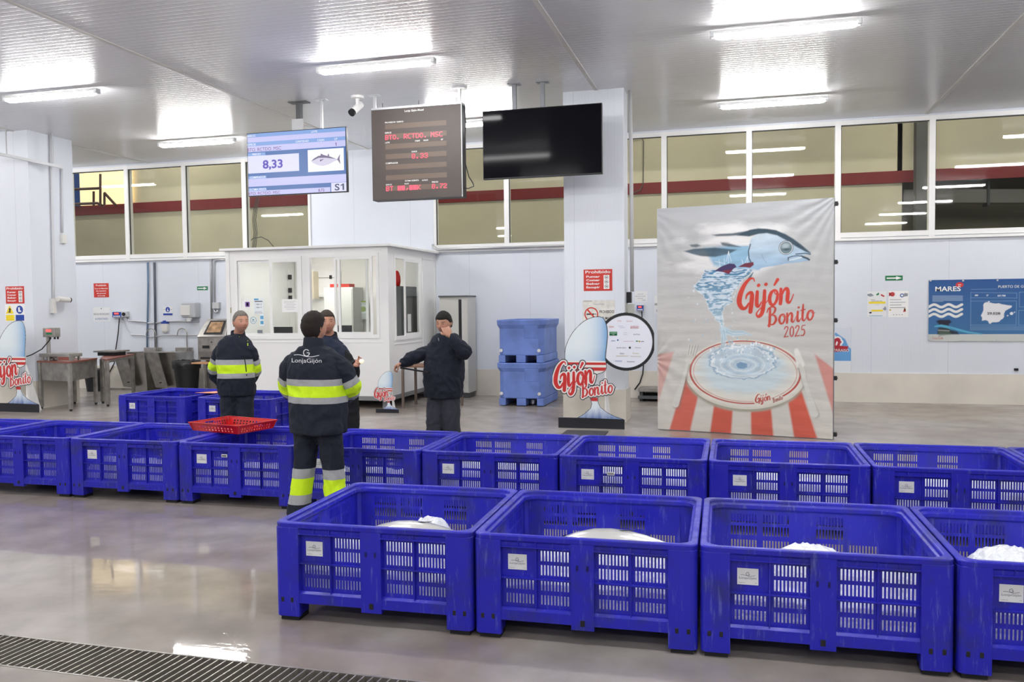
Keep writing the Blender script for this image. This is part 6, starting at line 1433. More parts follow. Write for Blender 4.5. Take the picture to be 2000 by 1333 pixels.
q.prism(TP, [(fx+x*fl, fz+y*fl) for x, y in ((.78, .02), (.98, .34), (.94, .05), (1.0, -.30))], .003, .0035, GF1); q.prism(TP, [(fx+x*fl, fz+y*fl) for x, y in ((-.35, .30), (-.32, .44), (-.1, .32))], .003, .0035, GF1); q.prism(TP, [(fx+x*fl, fz+y*fl) for x, y in ((.12, .28), (.2, .42), (.26, .24))], .003, .0035, GF1); q.prism(TP, [(fx+x*fl, fz+y*fl) for x, y in ((-.4, .06), (-.1, .1), (-.38, -.06))], .0035, .004, GF1)
q.build('display', tv)
px_ = onZ(585, 200, ZC).x; q = MB(DGREY); q.box(px_-.04, px_+.04, TY+.10, TY+.18, z1-.25, ZC); q.box(px_-.16, px_+.16, TY+.06, TY+.22, ZC-.014, ZC); q.box(px_-.10, px_+.09, TY+.072, TY+.10, z1-.02, z1+.19, GREYP); q.build('ceiling_pole', tv)
px_ = onZ(632, 197, ZC).x; q = MB(GALV); q.box(px_-.02, px_+.02, TY+.08, TY+.12, z1-.2, ZC); q.box(px_-.1, px_+.1, TY+.05, TY+.15, ZC-.014, ZC); q.build('ceiling_pole', tv)
# ---- LED price board
TP = Plane((0, TY, 0), 0)
def t2(X, Y): return TP.ab(710+X/5.795, 180+Y/5.795)
a0 = TP.ab(726.5, 300)[0]; a1 = TP.ab(902, 300)[0]; z1 = (TP.ab(726, 216)[1]+TP.ab(900, 202)[1])/2; z0 = (TP.ab(728, 393)[1]+TP.ab(903, 384)[1])/2
pb = thing('price_board', 'brown-black price board with red dotted numerals, hanging between the two screens', 'display board', ((a0+a1)/2, TY, z0))
BRD = mat('board_front', srgb(74, 66, 62), .5, noise_amt=.08, nscale=2)
q = MB(BRD); q.box(a0, a1, TY+.002, TY+.20, z0, z1, mat('board_case', (.045, .045, .05), .5)); q.build('casing', pb)
q = MB(GALV); q.box(a0, a1, TY+.0, TY+.2, z1, z1+.03); q.box(a1-.004, a1+.004, TY-.003, TY+.02, z0, z1+.03); q.build('top_rail', pb)
Wb, Hb = a1-a0, z1-z0; STR = mat('board_strip', srgb(100, 86, 76), .5)
FPN = MB(BRD); FPN.plate(TP, a0+.008, a1-.008, z0+.01, z1-.01, -.002, .001, BRD); q = FPN
def bv(v): return z1-Hb*v
def bu(u): return a0+Wb*u
for v in (.165, .275, .385, .495, .612, .727, .845): q.plate(TP, bu(.155), bu(.835), bv(v+.055), bv(v), .001, .003, STR)
for s_, u, v, h, al in (('Lonja Gijón-Musel', .485, .045, .022, 'c'), ('PROVEEDOR / BARCO', .155, .155, .016, 'l'), ('ESPECIE', .155, .268, .016, 'l'), ('LOTE', .155, .375, .016, 'l'), ('CAJAS', .49, .375, .015, 'l'), ('KILOS', .585, .375, .015, 'l'), ('CP', .775, .378, .015, 'l'),
                        ('EUROS', .45, .49, .015, 'l'), ('COMPRADOR', .155, .603, .017, 'l'), ('ÚLTIMA SUBASTA', .37, .805, .015, 'l'), ('AVISOS', .56, .808, .015, 'l'), ('ESPECIE', .155, .838, .015, 'l'), ('KILOS', .365, .836, .014, 'l'), ('PRECIO', .67, .834, .016, 'l')):
    q.text(TP, s_, bu(u), bv(v), h*Hb, SWHITE, off=.0035, align=al, bold=.01)
DOT = {'B': '1111010001100011111010001100011111 0'.replace(' ', ''), 'T': '11111001000010000100001000010000100', 'O': '01110100011000110001100011000101110', '.': '00000000000000000000000000110001100', ',': '00000000000000000000001100010001000',
       'R': '11110100011000111110101001001010001', 'C': '01111100001000010000100001000001111', 'D': '11110100011000110001100011000111110', 'M': '10001110111010110101100011000110001', 'S': '01111100001000001110000010000111110',
       '8': '01110100011000101110100011000101110', '3': '01110100010000100110000011000101110', '7': '11111000010001000100010000100001000', '2': '01110100010000100110010001000011111', 'K': '10001100101010011000101001001010001', '*': '11111101011101111111110111010111111', ' ': '0'*35}
LEDM = glow('led_dot', (1, .06, .12), 1.1)
def dots(s_, u, v, w, h):
    q = FPN; n = len(s_); cw = w*Wb/(n*6-1); rh = h*Hb/7
    for k, ch in enumerate(s_):
        g = DOT[ch]
        for j in range(7):
            for i in range(5):
                if g[j*5+i] == '1': A = bu(u)+(k*6+i)*cw; B = bv(v)-(j+1)*rh; q.plate(TP, A, A+cw*.86, B, B+rh*.86, .003, .005, LEDM)
DOT['B'] = '11110100011000111110100011000111110'
dots('BTO.', .155, .285, .165, .052); dots('RCTDO.', .365, .285, .26, .052); dots('MSC', .665, .285, .13, .052); dots('8.33', .45, .505, .18, .054); dots('BT **,**K', .155, .848, .39, .052); dots('8.72', .67, .845, .165, .052); FPN.build('front_panel', pb)
for px, yy in ((733, 187), (896, 172)):
    x = onZ(px, yy, ZC).x; q = MB(GALV); q.box(x-.02, x+.02, TY+.08, TY+.12, z1, ZC); q.box(x-.10, x+.10, TY+.05, TY+.15, ZC-.012, ZC); q.build('ceiling_pole', pb)
for u in (.10, .51, .93):
    q = MB(DGREY); q.tube([(bu(u), TY+.1, z1+.03), (bu(u), TY+.1, z1+.12)], .006); q.build('eye_bolt', pb)
q = MB(BLACK); q.tube([Vector((a1+.03, TY+.05, onY(903, y, TY).z))+Vector((dx, 0, 0)) for y, dx in ((205, .0), (240, .02), (290, .0), (320, .01), (345, .06), (357, .12), (364, .14), (368, .05), (366, -.03))], .008); q.build('cable', pb)
# ---- switched-off screen
a0 = TP.ab(942.5, 280)[0]; a1 = TP.ab(1176, 280)[0]; z1 = (TP.ab(941, 217)[1]+TP.ab(1174, 201)[1])/2; z0 = (TP.ab(945, 350)[1]+TP.ab(1177, 341)[1])/2
bs = thing('blank_screen', 'large switched-off black screen hanging from the ceiling left of the middle pillar', 'screen', ((a0+a1)/2, TY, z0))
q = MB(BLACK); q.box(a0, a1, TY+.006, TY+.07, z0, z1); q.build('casing', bs, bevel=.006)
q = MB(BLACKG); q.box(a0+.012, a1-.012, TY+.002, TY+.006, z0+.02, z1-.012); q.build('glass', bs)
for px, yy in ((1003, 163), (1058, 158)):
    x = onZ(px, yy, ZC).x; q = MB(mat('pole_grey', (.22, .23, .25), .5)); q.box(x-.03, x+.03, TY+.08, TY+.13, z1-.15, ZC); q.box(x-.09, x+.09, TY+.04, TY+.17, ZC-.012, ZC); q.build('ceiling_pole', bs)
# ================================================================ PEOPLE
def hivis_mat(name, navy, rough=.8):
    m = mat(name, navy, rough, bump=.35, bscale=45); nt = m.node_tree; b = nt.nodes['Principled BSDF']
    a = _n(nt, 'ShaderNodeAttribute', attribute_name='band'); r = _n(nt, 'ShaderNodeValToRGB'); cr = r.color_ramp; cr.interpolation = 'CONSTANT'
    cr.elements[0].position = 0; cr.elements[0].color = (*navy, 1); cr.elements[1].position = .25; cr.elements[1].color = (.36, .37, .38, 1)
    for p, c in ((.385, (.62, .90, .012)), (.615, (.36, .37, .38)), (.75, navy)): e = cr.elements.new(p); e.color = (*c, 1)
    nt.links.new(a.outputs['Fac'], r.inputs[0]); nt.links.new(r.outputs[0], b.inputs['Base Color']); return m
HIV = hivis_mat('hi_vis_cloth', (.007, .011, .024))
NAVYC = mat('navy_cloth', (.008, .012, .024), .85, bump=.4, bscale=40)
NAVYV = mat('navy_fleece', (.014, .021, .045), .9, bump=.4, bscale=60)
BLKC = mat('black_cloth', (.006, .007, .010), .9, bump=.3, bscale=50)
TROU = mat('grey_navy_trousers', (.028, .032, .045), .85, bump=.4, bscale=40)
BOOT = mat('black_boot', (.010, .010, .011), .5)
SKIN = mat('skin', (.5, .3, .22), .5, attr='tone', sub=.12)
def hair_mat(name, c): return mat(name, c, .75, bump=.9, bscale=150, noise_amt=.45, nscale=70)
def remesh(q, vox, it=3, fac=.5):
    me = bpy.data.meshes.new('r'); me.from_pydata(q.v, [], q.f); o = bpy.data.objects.new('r', me); C.objects.link(o)
    m = o.modifiers.new('r', 'REMESH'); m.mode = 'VOXEL'; m.voxel_size = vox
    if it: s = o.modifiers.new('s', 'SMOOTH'); s.factor = fac; s.iterations = it
    e = o.evaluated_get(bpy.context.evaluated_depsgraph_get()).to_mesh(); V = np.empty(len(e.vertices)*3); e.vertices.foreach_get('co', V); F = [tuple(p.vertices) for p in e.polygons]
    bpy.data.objects.remove(o); bpy.data.meshes.remove(me); return V.reshape(-1, 3), F
def path(pts, n=6):
    out = [np.array(p) for p in smooth_path([tuple(p) for p in pts], n)]; return out
def tubeV(q, pts, rad, n=20, m=0, flat=None):
    """rounded tube through rows (x, y, z); rad one half-width per row; flat squashes along a direction"""
    P = path([(*p, r) for p, r in zip(pts, rad)], 7); c = [Vector(p[:3]) for p in P]; r = [max(.002, p[3]) for p in P]
    c0 = c[0]-(c[1]-c[0]).normalized()*r[0]*.8; c1 = c[-1]+(c[-1]-c[-2]).normalized()*r[-1]*.8
    c = [c0, (c0*.4+c[0]*.6)]+c+[(c1*.4+c[-1]*.6), c1]; r = [r[0]*.25, r[0]*.8]+r+[r[-1]*.8, r[-1]*.25]
    ref = Vector((0, 1, 0)); rings = []
    for i, p in enumerate(c):
        d = (c[min(i+1, len(c)-1)]-c[max(i-1, 0)]).normalized(); a = d.cross(ref)
        if a.length < .1: a = d.cross(Vector((1, 0, 0)))
        a.normalize(); b = d.cross(a).normalized(); R = []
        for k in range(n):
            t = 2*PI*k/n; v = (a*math.cos(t)+b*math.sin(t))*r[i]
            if flat: v = v-Vector(flat[0])*v.dot(Vector(flat[0]))*(1-flat[1])
            R.append(p+v)
        rings.append(R)
    loft(q, rings, m)
def ellV(q, c, r, rot=None, n=18, m=0, fn=None):
    c = Vector(c); rings = []
    for j in range(1, n):
        th = PI*j/n; R = []
        for i in range(2*n):
            ph = 2*PI*i/(2*n); d = Vector((math.sin(th)*math.cos(ph), math.sin(th)*math.sin(ph), math.cos(th))); p = Vector((d.x*r[0], d.y*r[1], d.z*r[2]))
            if fn: p = fn(d, p)
            if rot: p = rot @ p
            R.append(c+p)
        rings.append(R)
    rings = rings[::-1]; loft(q, rings, m)
G_ = lambda v, s: math.exp(-(v/s)**2)
def face_fn(fat=1.0, closed=False):
    def f(d, p):
        x, y, z = p
        if z < 0: x *= 1-.26*(abs(d.z)**1.6)/fat
        if z < 0 and y > 0: y *= 1-.38*abs(d.z)
        if z > .05: x *= 1.0; 
        if y < 0:
            y *= .96; y -= .012*G_(z+.045, .06)
            y -= .024*G_(x, .013)*(max(0, min(1, (.022-z)/.042)) if z > -.026 else max(0, 1-(-.026-z)/.012))
            y -= .006*G_(z-.030, .012)*G_(x, .05)
            y += .011*(G_(abs(x)-.031, .015)*G_(z-.008, .012))
            y -= .006*G_(x, .024)*G_(z+.056, .010); y += .003*G_(x, .025)*G_(z+.066, .005)
            y -= .010*G_(x, .026)*G_(z+.094, .018)
            x += (1 if x > 0 else -1)*.004*G_(abs(x)-.05, .02)*G_(z+.012, .03)*fat
        return Vector((x, y, z))
    return f
def hand(q, wrist, d, nrm, side, curl=.5, tcurl=.4, spread=.10, scale=1.0, pinch=0):
    """palm and five fingers; d points to the fingertips, nrm out of the palm, side towards the thumb"""
    W0 = Vector(wrist); d = Vector(d).normalized(); nrm = Vector(nrm); nrm = (nrm-d*nrm.dot(d)).normalized(); s = d.cross(nrm)
    if s.dot(Vector(side)) < 0: s = -s
    k = scale
    for u in (-.030, -.010, .010, .030): tubeV(q, [W0+s*u*.6*k, W0+d*.045*k+s*u*k-nrm*.004, W0+d*.090*k+s*u*1.05*k], [.017*k, .0175*k, .014*k], 10)
    L = (.072, .080, .076, .058)
    for i, u in enumerate((.031, .0105, -.0105, -.031)):
        P = W0+d*.088*k+s*u*1.05*k; dd = (d+s*(u*spread*8)).normalized(); a = 0; pts = [P-dd*.012]; cc = curl+(.12*i if pinch else .06*i)
        if pinch and i == 0: cc = curl*.75
        pts.append(P)
        for seg, fr in enumerate((.46, .31, .25)):
            a += cc*(1.0, 1.1, .7)[seg]; v = dd*math.cos(a)+nrm*math.sin(a); P = P+v*L[i]*fr*k; pts.append(P)
        tubeV(q, pts, [.0095*k, .0095*k, .0088*k, .0080*k, .0068*k], 10)
    P = W0+d*.022*k+s*.026*k; v = (d*.62+s*.72+nrm*.25).normalized(); p1 = P+v*.042*k; v2 = (d*(.9-tcurl*.3)+s*(.30-tcurl*.5)+nrm*(.25+tcurl)).normalized(); p2 = p1+v2*.034*k; v3 = (d*(.9-tcurl*.2)-s*tcurl*.5+nrm*(.2+tcurl)).normalized()
    tubeV(q, [P-v*.01, P, p1, p2, p2+v3*.026*k], [.013*k, .0135*k, .0115*k, .0100*k, .0078*k], 10)
def mk_mesh(name, V, F, m, parent, attrs=None, smooth=True, loc=None):
    me = bpy.data.meshes.new(name); inv = np.array(WM[parent.name].inverted()) if parent is not None else np.array(Matrix.Translation(Vector(loc)).inverted())
    V = np.asarray(V); V2 = V@inv[:3, :3].T+inv[:3, 3]; me.from_pydata(V2.tolist(), [], F); me.materials.append(m)
    if smooth: me.polygons.foreach_set('use_smooth', [True]*len(me.polygons))
    for k, (typ, val) in (attrs or {}).items():
        if typ == 'C': a = me.color_attributes.new(k, 'FLOAT_COLOR', 'POINT'); a.data.foreach_set('color', np.hstack([val, np.ones((len(V), 1))]).astype(np.float32).ravel())
        else: a = me.attributes.new(k, 'FLOAT', 'POINT'); a.data.foreach_set('value', np.asarray(val, np.float32))
    me.update(); o = bpy.data.objects.new(name, me); C.objects.link(o)
    if parent is not None: o.parent = parent; WM[o.name] = WM[parent.name].copy()
    else: o.location = loc; WM[o.name] = Matrix.Translation(Vector(loc))
    return o
def wrinkle(V, F, amp, sc, seed, aniso=(1, 1, 2.2)):
    """cloth folds: displace along vertex normals"""
    V = np.asarray(V); N = np.zeros_like(V)
    for f in F:
        a = V[f[0]]; n = np.cross(V[f[1]]-a, V[f[2]]-a)
        for i in f: N[i] += n
    N /= (np.linalg.norm(N, axis=1, keepdims=True)+1e-9); d = np.empty(len(V))
    for i, p in enumerate(V):
        q = Vector((p[0]*sc*aniso[0]+seed*3.7, p[1]*sc*aniso[1], p[2]*sc*aniso[2])); w = noise.noise(q*.5)*1.5
        d[i] = amp*(1-2*abs(noise.noise(q+Vector((w, w, w)))))+amp*.5*noise.noise(q*2.3)
    return V+N*(d[:, None]-amp*.5)
def person(P):
    Wd = P['feet']; base = Vector((sum(f[0] for f in Wd)/2, sum(f[1] for f in Wd)/2, 0))
    head = Vector(P['head']); hr = Matrix.Rotation(P['hrz'], 3, 'Z') @ Matrix.Rotation(P.get('tilt', 0), 3, 'X'); fat = P.get('fat', 1); hs = P.get('hs', 1.0)
    tr = Matrix.Rotation(P['trz'], 3, 'Z')
    # ---- body: one continuous skin surface
    q = MB(); neck = Vector(P['neck'])
    ellV(q, head, (.078*hs*(1+.1*(fat-1)), .099*hs, .118*hs), hr, 30, fn=face_fn(fat))
    for s in (-1, 1):
        def ear(d, p): return Vector((p.x+.004*(abs(d.y)*0), p.y, p.z))
        ellV(q, head+hr @ Vector((s*.079*hs, .014, -.006)), (.010, .020, .032), hr @ Matrix.Rotation(s*.35, 3, 'Z'), 10)
    tubeV(q, [neck+Vector((0, 0, -.06)), neck, head+hr @ Vector((0, .018, -.075))], [.085, .062*fat, .058*fat], 20)
    sh = [Vector(P['shR']), Vector(P['shL'])]; el = [Vector(P['elR']), Vector(P['elL'])]; wr = [Vector(P['wrR']), Vector(P['wrL'])]
    pel = Vector(P['pelvis']); chest = (sh[0]+sh[1])/2+Vector((0, 0, -.10))
    tubeV(q, [pel, pel.lerp(chest, .45), chest, neck+Vector((0, 0, -.06))], [.135, .125, .13, .08], 22)
    hip = [pel+tr @ Vector((-.09, 0, -.03)), pel+tr @ Vector((.09, 0, -.03))]; ft = [Vector((f[0], f[1], 0)) for f in Wd]
    kn = []
    for i in (0, 1):
        tubeV(q, [chest.lerp(sh[i], .5)+Vector((0, 0, .05)), sh[i]], [.06, .055]); tubeV(q, [sh[i], sh[i].lerp(el[i], .5), el[i]], [.052, .046, .038], 16); tubeV(q, [el[i], el[i].lerp(wr[i], .4), wr[i]], [.040, .037, .026], 16)
        k = P['knees'][i] if 'knees' in P else (hip[i].lerp(ft[i]+Vector((0, 0, .09)), .5)+tr @ Vector((0, -.02, 0))); kn.append(Vector(k)); an = ft[i]+Vector((0, 0, .09))
        tubeV(q, [hip[i], hip[i].lerp(kn[i], .5), kn[i]], [.088, .074, .054], 18); tubeV(q, [kn[i], kn[i].lerp(an, .35), an], [.054, .052, .034], 18)
        tubeV(q, [an, ft[i]+P_dir(P, i)*.06+Vector((0, 0, .045)), ft[i]+P_dir(P, i)*.15+Vector((0, 0, .03))], [.036, .034, .022], 12)
    V, F = remesh(q, .0075, 2)
    for i in (0, 1):
        h = P['hands'][i]; qq = MB(); hand(qq, wr[i], *h[0:3], **h[3]); Vh, Fh = remesh(qq, .0032, 1); o = len(V); V = np.vstack([V, Vh]); F = F+[tuple(o+k for k in f) for f in Fh]
    # skin tones: lips, brows, stubble
    L = (V-np.array(head))@np.array(hr)/hs; col = np.tile(np.array(P['skin']), (len(V), 1)); x, y, z = L.T; fr = (y < -.03) & (np.abs(L) < .2).all(1)
    def tint(w, c): nonlocal col; col = col*(1-w[:, None])+np.array(c)*w[:, None]
    tint(np.where(fr, .35*np.exp(-((np.abs(x)-.045)/.025)**2-((z+.02)/.025)**2), 0), (.62, .24, .18)); tint(np.where(fr, .25*np.exp(-(x/.015)**2-((z+.025)/.02)**2), 0), (.60, .24, .18))
    tint(np.where(fr, P.get('stubble', .3)*np.clip((-z-.040)/.02, 0, 1)*np.clip((z+.14)/.02, 0, 1), 0), P.get('stubc', (.16, .12, .10)))
    tint(np.where(fr, .8*np.exp(-(x/.024)**4-((z+.057)/.006)**2), 0), (.38, .12, .10)); tint(np.where(fr, .9*np.exp(-((np.abs(x)-.033)/.020)**4-((z-.030-.06*(np.abs(x)-.03)*-1)/.0045)**2), 0), P.get('brow', (.05, .03, .02)))
    root = mk_mesh('person', V, F, SKIN, None, {'tone': ('C', col)}, loc=base); tag(root, P['label'], 'person')
    # eyes
    for s in (-1, 1):
        e = head+hr @ (Vector((s*.031, -.083, .008))*hs)
        qe = MB(mat('eye_white', (.34, .29, .26), .3), mat('iris_dark', (.03, .02, .015), .2)); ellV(qe, e, (.0135, .011, .0042 if not P.get('closed') else .0022), hr, 8, m=0 if not P.get('closed') else 1)
        if not P.get('closed'): ellV(qe, e+hr @ Vector((P.get('look', 0)*.004, -.0065, 0)), (.0060, .006, .0046), hr, 8, m=1)
        qe.build('eye', root, smooth=True)
    # hair: a cap over the skull, its lower edge tucked into the head
    qh = MB(P['hairm']); hl = P.get('hairline', .064); thk = P.get('hairthick', .011); lowb = P.get('hairlow', -.075)
    def hf(d, p):
        b = face_fn(fat)(d, p); az = d.y
        lim = hl if az < -.55 else (hl+(-.004-hl)*min(1, (az+.55)/.45) if az < -.1 else (-.004+(lowb+.004)*min(1, (az+.1)/.35)))
        lim += .006*noise.noise(d*7); k = max(0, min(1, (b.z-lim)/.014)); t = thk*(1+.35*noise.noise(d*9))*(1.0 if b.z > .05 else .75)
        if P.get('hairtop') and b.z > .03 and d.y < .1: t += P['hairtop']*max(0, d.z)
        return b+d*(t*k-.012*(1-k))
    ellV(qh, head, (.078*hs, .099*hs, .118*hs), hr, 34, fn=hf); qh.build('hair', root, smooth=True)
    # ---- trousers
    q = MB(); hemz = P.get('hem', .82)
    tubeV(q, [pel+Vector((0, 0, .14)), pel+Vector((0, 0, .02)), pel+Vector((0, 0, -.06))], [.165*fat, .175*fat, .155*fat], 24, flat=(tr @ Vector((0, 1, 0)), .80))
    lr = P.get('leg', (.115, .10, .088, .092))
    for i in (0, 1):
        an = ft[i]+Vector((0, 0, .10)); tubeV(q, [hip[i]+Vector((0, 0, .02)), hip[i].lerp(kn[i], .5), kn[i], kn[i].lerp(an, .5), an+Vector((0, 0, -.03))], [lr[0], lr[0]*.96, lr[1], lr[2], lr[3]], 22)
    V, F = remesh(q, .013, 3); V = wrinkle(V, F, P.get('tw', .010), 7, 3, (1.6, 1.6, 1))
    if 'tband' in P: z0, z1 = P['tband']; band = .25+.5*(z0-V[:, 2])/(z0-z1)
    else: band = np.zeros(len(V))
    mk_mesh('trousers', V, F, P['trm'], root, {'band': ('F', np.clip(band, 0, 1))})
    for i in (0, 1):
        q = MB(BOOT); d_ = P_dir(P, i); s_ = d_.cross(Vector((0, 0, 1))); rings = []
        for u, w, h in ((-.085, .030, .07), (-.07, .042, .12), (0, .045, .125), (.06, .048, .085), (.13, .052, .065), (.18, .042, .05), (.20, .02, .03)):
            c = ft[i]+d_*u; rings.append([c+s_*w*math.cos(t)*(1 if math.sin(t) > 0 else 1.05)+Vector((0, 0, max(0, h*.5+h*.5*math.sin(t)*1.0))) for t in [2*PI*k/16 for k in range(16)]])
        loft(q, rings); q.build('shoe', root, smooth=True)
    # ---- jacket: body and sleeves
    q = MB(); up = Vector((0, 0, 1)); rings = []; yx = tr @ Vector((0, 1, 0)); xx = tr @ Vector((1, 0, 0))
    prof = P['torso']      # rows (z, half width, half depth, shift forward)
    rows = path(prof, 5)
    for z, w, dp, sfy in rows:
        t = (z-pel.z)/(chest.z-pel.z); c = pel.lerp(chest, t) if t > 0 else pel.copy(); c = Vector((c.x, c.y, z))-yx*sfy
        rings.append([c+xx*w*math.copysign(abs(math.cos(a))**.85, math.cos(a))+yx*dp*math.copysign(abs(math.sin(a))**.85, math.sin(a)) for a in [2*PI*k/36 for k in range(36)]])
    loft(q, rings)
    for i in (0, 1): tubeV(q, [neck+Vector((0, 0, -.055)), neck.lerp(sh[i], .5)+Vector((0, 0, .0)), sh[i]+Vector((0, 0, -.005)), sh[i].lerp(el[i], .15)], [.060, .060, .060, .062], 16)
    tubeV(q, [neck+Vector((0, 0, -.06)), neck+Vector((0, 0, -.0))], [.105, .092], 20)
    V, F = remesh(q, .012, 4); V = wrinkle(V, F, P.get('jw', .011), 5.5, 1, (1.5, 1.5, 1.3)); band = np.zeros(len(V))
    if 'jband' in P: z0, z1 = P['jband']; band = .25+.5*(z0-V[:, 2])/(z0-z1)
    jm = P['jm']; AV, AF, AB = V, list(F), list(np.clip(band, 0, 1)); arms = []
    for i in (0, 1):
        q = MB(); sr = P.get('sleeve', (.084, .080, .074, .062, .056)); a, b, c = sh[i], el[i], wr[i]; cu = b.lerp(c, P.get('cuff', .93))
        tubeV(q, [a, a.lerp(b, .22), a.lerp(b, .5), a.lerp(b, .86), b.lerp(c, .16), b.lerp(cu, .6), cu], [sr[0]*.74, sr[0]*.94, sr[1], sr[2]*1.02, sr[2], sr[3], sr[4]], 22)
        Vs, Fs = remesh(q, .010, 2); Vs = wrinkle(Vs, Fs, P.get('sw', .012), 8, 5+i, (1, 1, 1))
        bnd = np.zeros(len(Vs))
        if 'sband' in P:
            A, B = np.array(a), np.array(b); e = B-A; Ln = np.linalg.norm(e); t = (Vs-A)@e/Ln; s0, s1 = P['sband']; bnd = .25+.5*(t-s0)/(s1-s0); E = np.array(c)-B; E /= np.linalg.norm(E)
            along = (Vs-B)@E; fore = (along > .02) & (np.linalg.norm(np.cross(Vs-B, E), axis=1) < np.linalg.norm(np.cross(Vs-A, e/Ln), axis=1)); bnd = np.where(fore, .25+.5*(Ln+along-s0)/(s1-s0), bnd)
        if P.get('sleeve_mat'): mk_mesh('sleeve', Vs, Fs, P['sleeve_mat'], root)
        else: o = len(AV); AV = np.vstack([AV, Vs]); AF += [tuple(o+k for k in f) for f in Fs]; AB += list(np.clip(bnd, 0, 1))
    jk = mk_mesh('jacket', AV, AF, jm, root, {'band': ('F', AB)})
    # stand-up collar
    q = MB(P.get('collarm', jm)); n = 30; rg = []
    for zz, w, dp in ((-.05, .104, .098), (.0, .092, .088), (.055, .084, .084), (.062, .080, .080), (.055, .075, .075), (-.02, .07, .07)):
        R = []
        for k in range(n):
            a = 2*PI*k/n; op = .020*max(0, -math.sin(a))**3; R.append(neck+xx*w*math.cos(a)+yx*dp*math.sin(a)+Vector((0, 0, zz-op*1.6+.012*math.sin(a)))+hr @ Vector((0, .004, 0)))
        rg.append(R)
    loft(q, rg, caps=False); q.build('collar', root, smooth=True)
    return root, jk, V, np.array(band)
def P_dir(P, i):
    a = P['trz']+(P.get('splay', .25)*(-1 if i == 0 else 1)); return Vector((math.sin(a), -math.cos(a), 0))
def J(x, y, Y): return onY(x, y, Y)
def decal(root, jk, pl_dir, pts_fn, name, m, thick=.0025):
    """project a flat drawing onto the jacket along pl_dir so that print follows the cloth"""
    pass
SK1 = (.52, .27, .18); SK2 = (.50, .25, .165); SK3 = (.46, .24, .16)
# ---- worker seen from behind
YB_ = 6.42; bx = J(620, 800, YB_).x; trB = PI-.12
def jb(x, y, dy=0): return J(x, y, YB_+dy)
pB = dict(label='person in a hi-vis navy jacket seen from behind, LonjaGijón printed on the back', feet=[(jb(657, 990).x, YB_), (jb(585, 990).x, YB_-.02)],
    head=jb(613, 640, .02), hrz=PI-.35, trz=trB, hs=1.08, fat=1.08, neck=jb(614, 675, .0), shR=jb(663, 709, .02), shL=jb(569, 706, .0), elR=jb(688, 757, .10), elL=jb(563, 757, .12),
    wrR=jb(672, 780, .36), wrL=jb(590, 782, .36), pelvis=jb(620, 800, .0), skin=SK2, hairm=hair_mat('hair_dark_brown', (.018, .011, .008)), hairlow=-.10, hairthick=.016, hairline=.06,
    hands=[((-.6, .5, .1), (0, .6, -.6), (0, 0, 1), dict(curl=.5)), ((.6, .5, .1), (0, .6, -.6), (0, 0, 1), dict(curl=.5))],
    torso=[(.775, .245, .175, .0), (.86, .250, .185, .01), (1.0, .252, .195, .02), (1.15, .255, .185, .015), (1.30, .250, .170, .0), (1.42, .215, .145, 0), (1.50, .13, .11, 0)],
    jband=(jb(600, 739).z, jb(600, 785).z), sband=(.155, .365), tband=(.475, .175), trm=HIV, jm=HIV, leg=(.112, .094, .090, .100), sleeve=(.092, .090, .084, .070, .062), splay=.2)
rB, jB, VB, _b = person(pB)
# ---- grey-haired worker, hands behind his back
YA = 9.3
def ja(x, y, dy=0): return J(x, y, YA+dy)
pA = dict(label='person with grey hair in a hi-vis navy jacket, hands behind the back', feet=[(ja(446, 880).x, YA), (ja(480, 880).x, YA+.03)],
    head=ja(470, 629, -.03), hrz=.95, tilt=.06, trz=.34, hs=1.13, neck=ja(465, 656, .02), shR=ja(429, 683, -.02), shL=ja(491, 683, .06), elR=ja(416, 728, .10), elL=ja(499, 726, .16), wrR=ja(440, 760, .24), wrL=ja(482, 756, .26),
    pelvis=ja(463, 762, .03), skin=SK1, hairm=hair_mat('hair_grey', (.22, .20, .175)), hairline=.072, hairthick=.010, stubble=.25, stubc=(.25, .20, .17), brow=(.10, .07, .05), look=.6,
    hands=[((.5, .2, -.2), (0, .8, .3), (0, 0, 1), dict(curl=.5)), ((-.5, .2, -.2), (0, .8, .3), (0, 0, 1), dict(curl=.5))],
    torso=[(.745, .225, .155, .0), (.85, .232, .165, .01), (1.0, .232, .165, .02), (1.15, .235, .160, .01), (1.30, .232, .150, .0), (1.42, .19, .13, 0), (1.49, .12, .10, 0)],
    jband=(ja(460, 702).z, ja(460, 738).z), sband=(.135, .355), trm=NAVYC, jm=HIV, sleeve=(.080, .080, .076, .064, .052), collarm=NAVYC)
z = ja(460, 773).z; dz = z-.745; pA['torso'] = [(r[0]+dz*(1.5-r[0])/.755, *r[1:]) for r in pA['torso']]
rA, jA, VA, _b = person(pA)
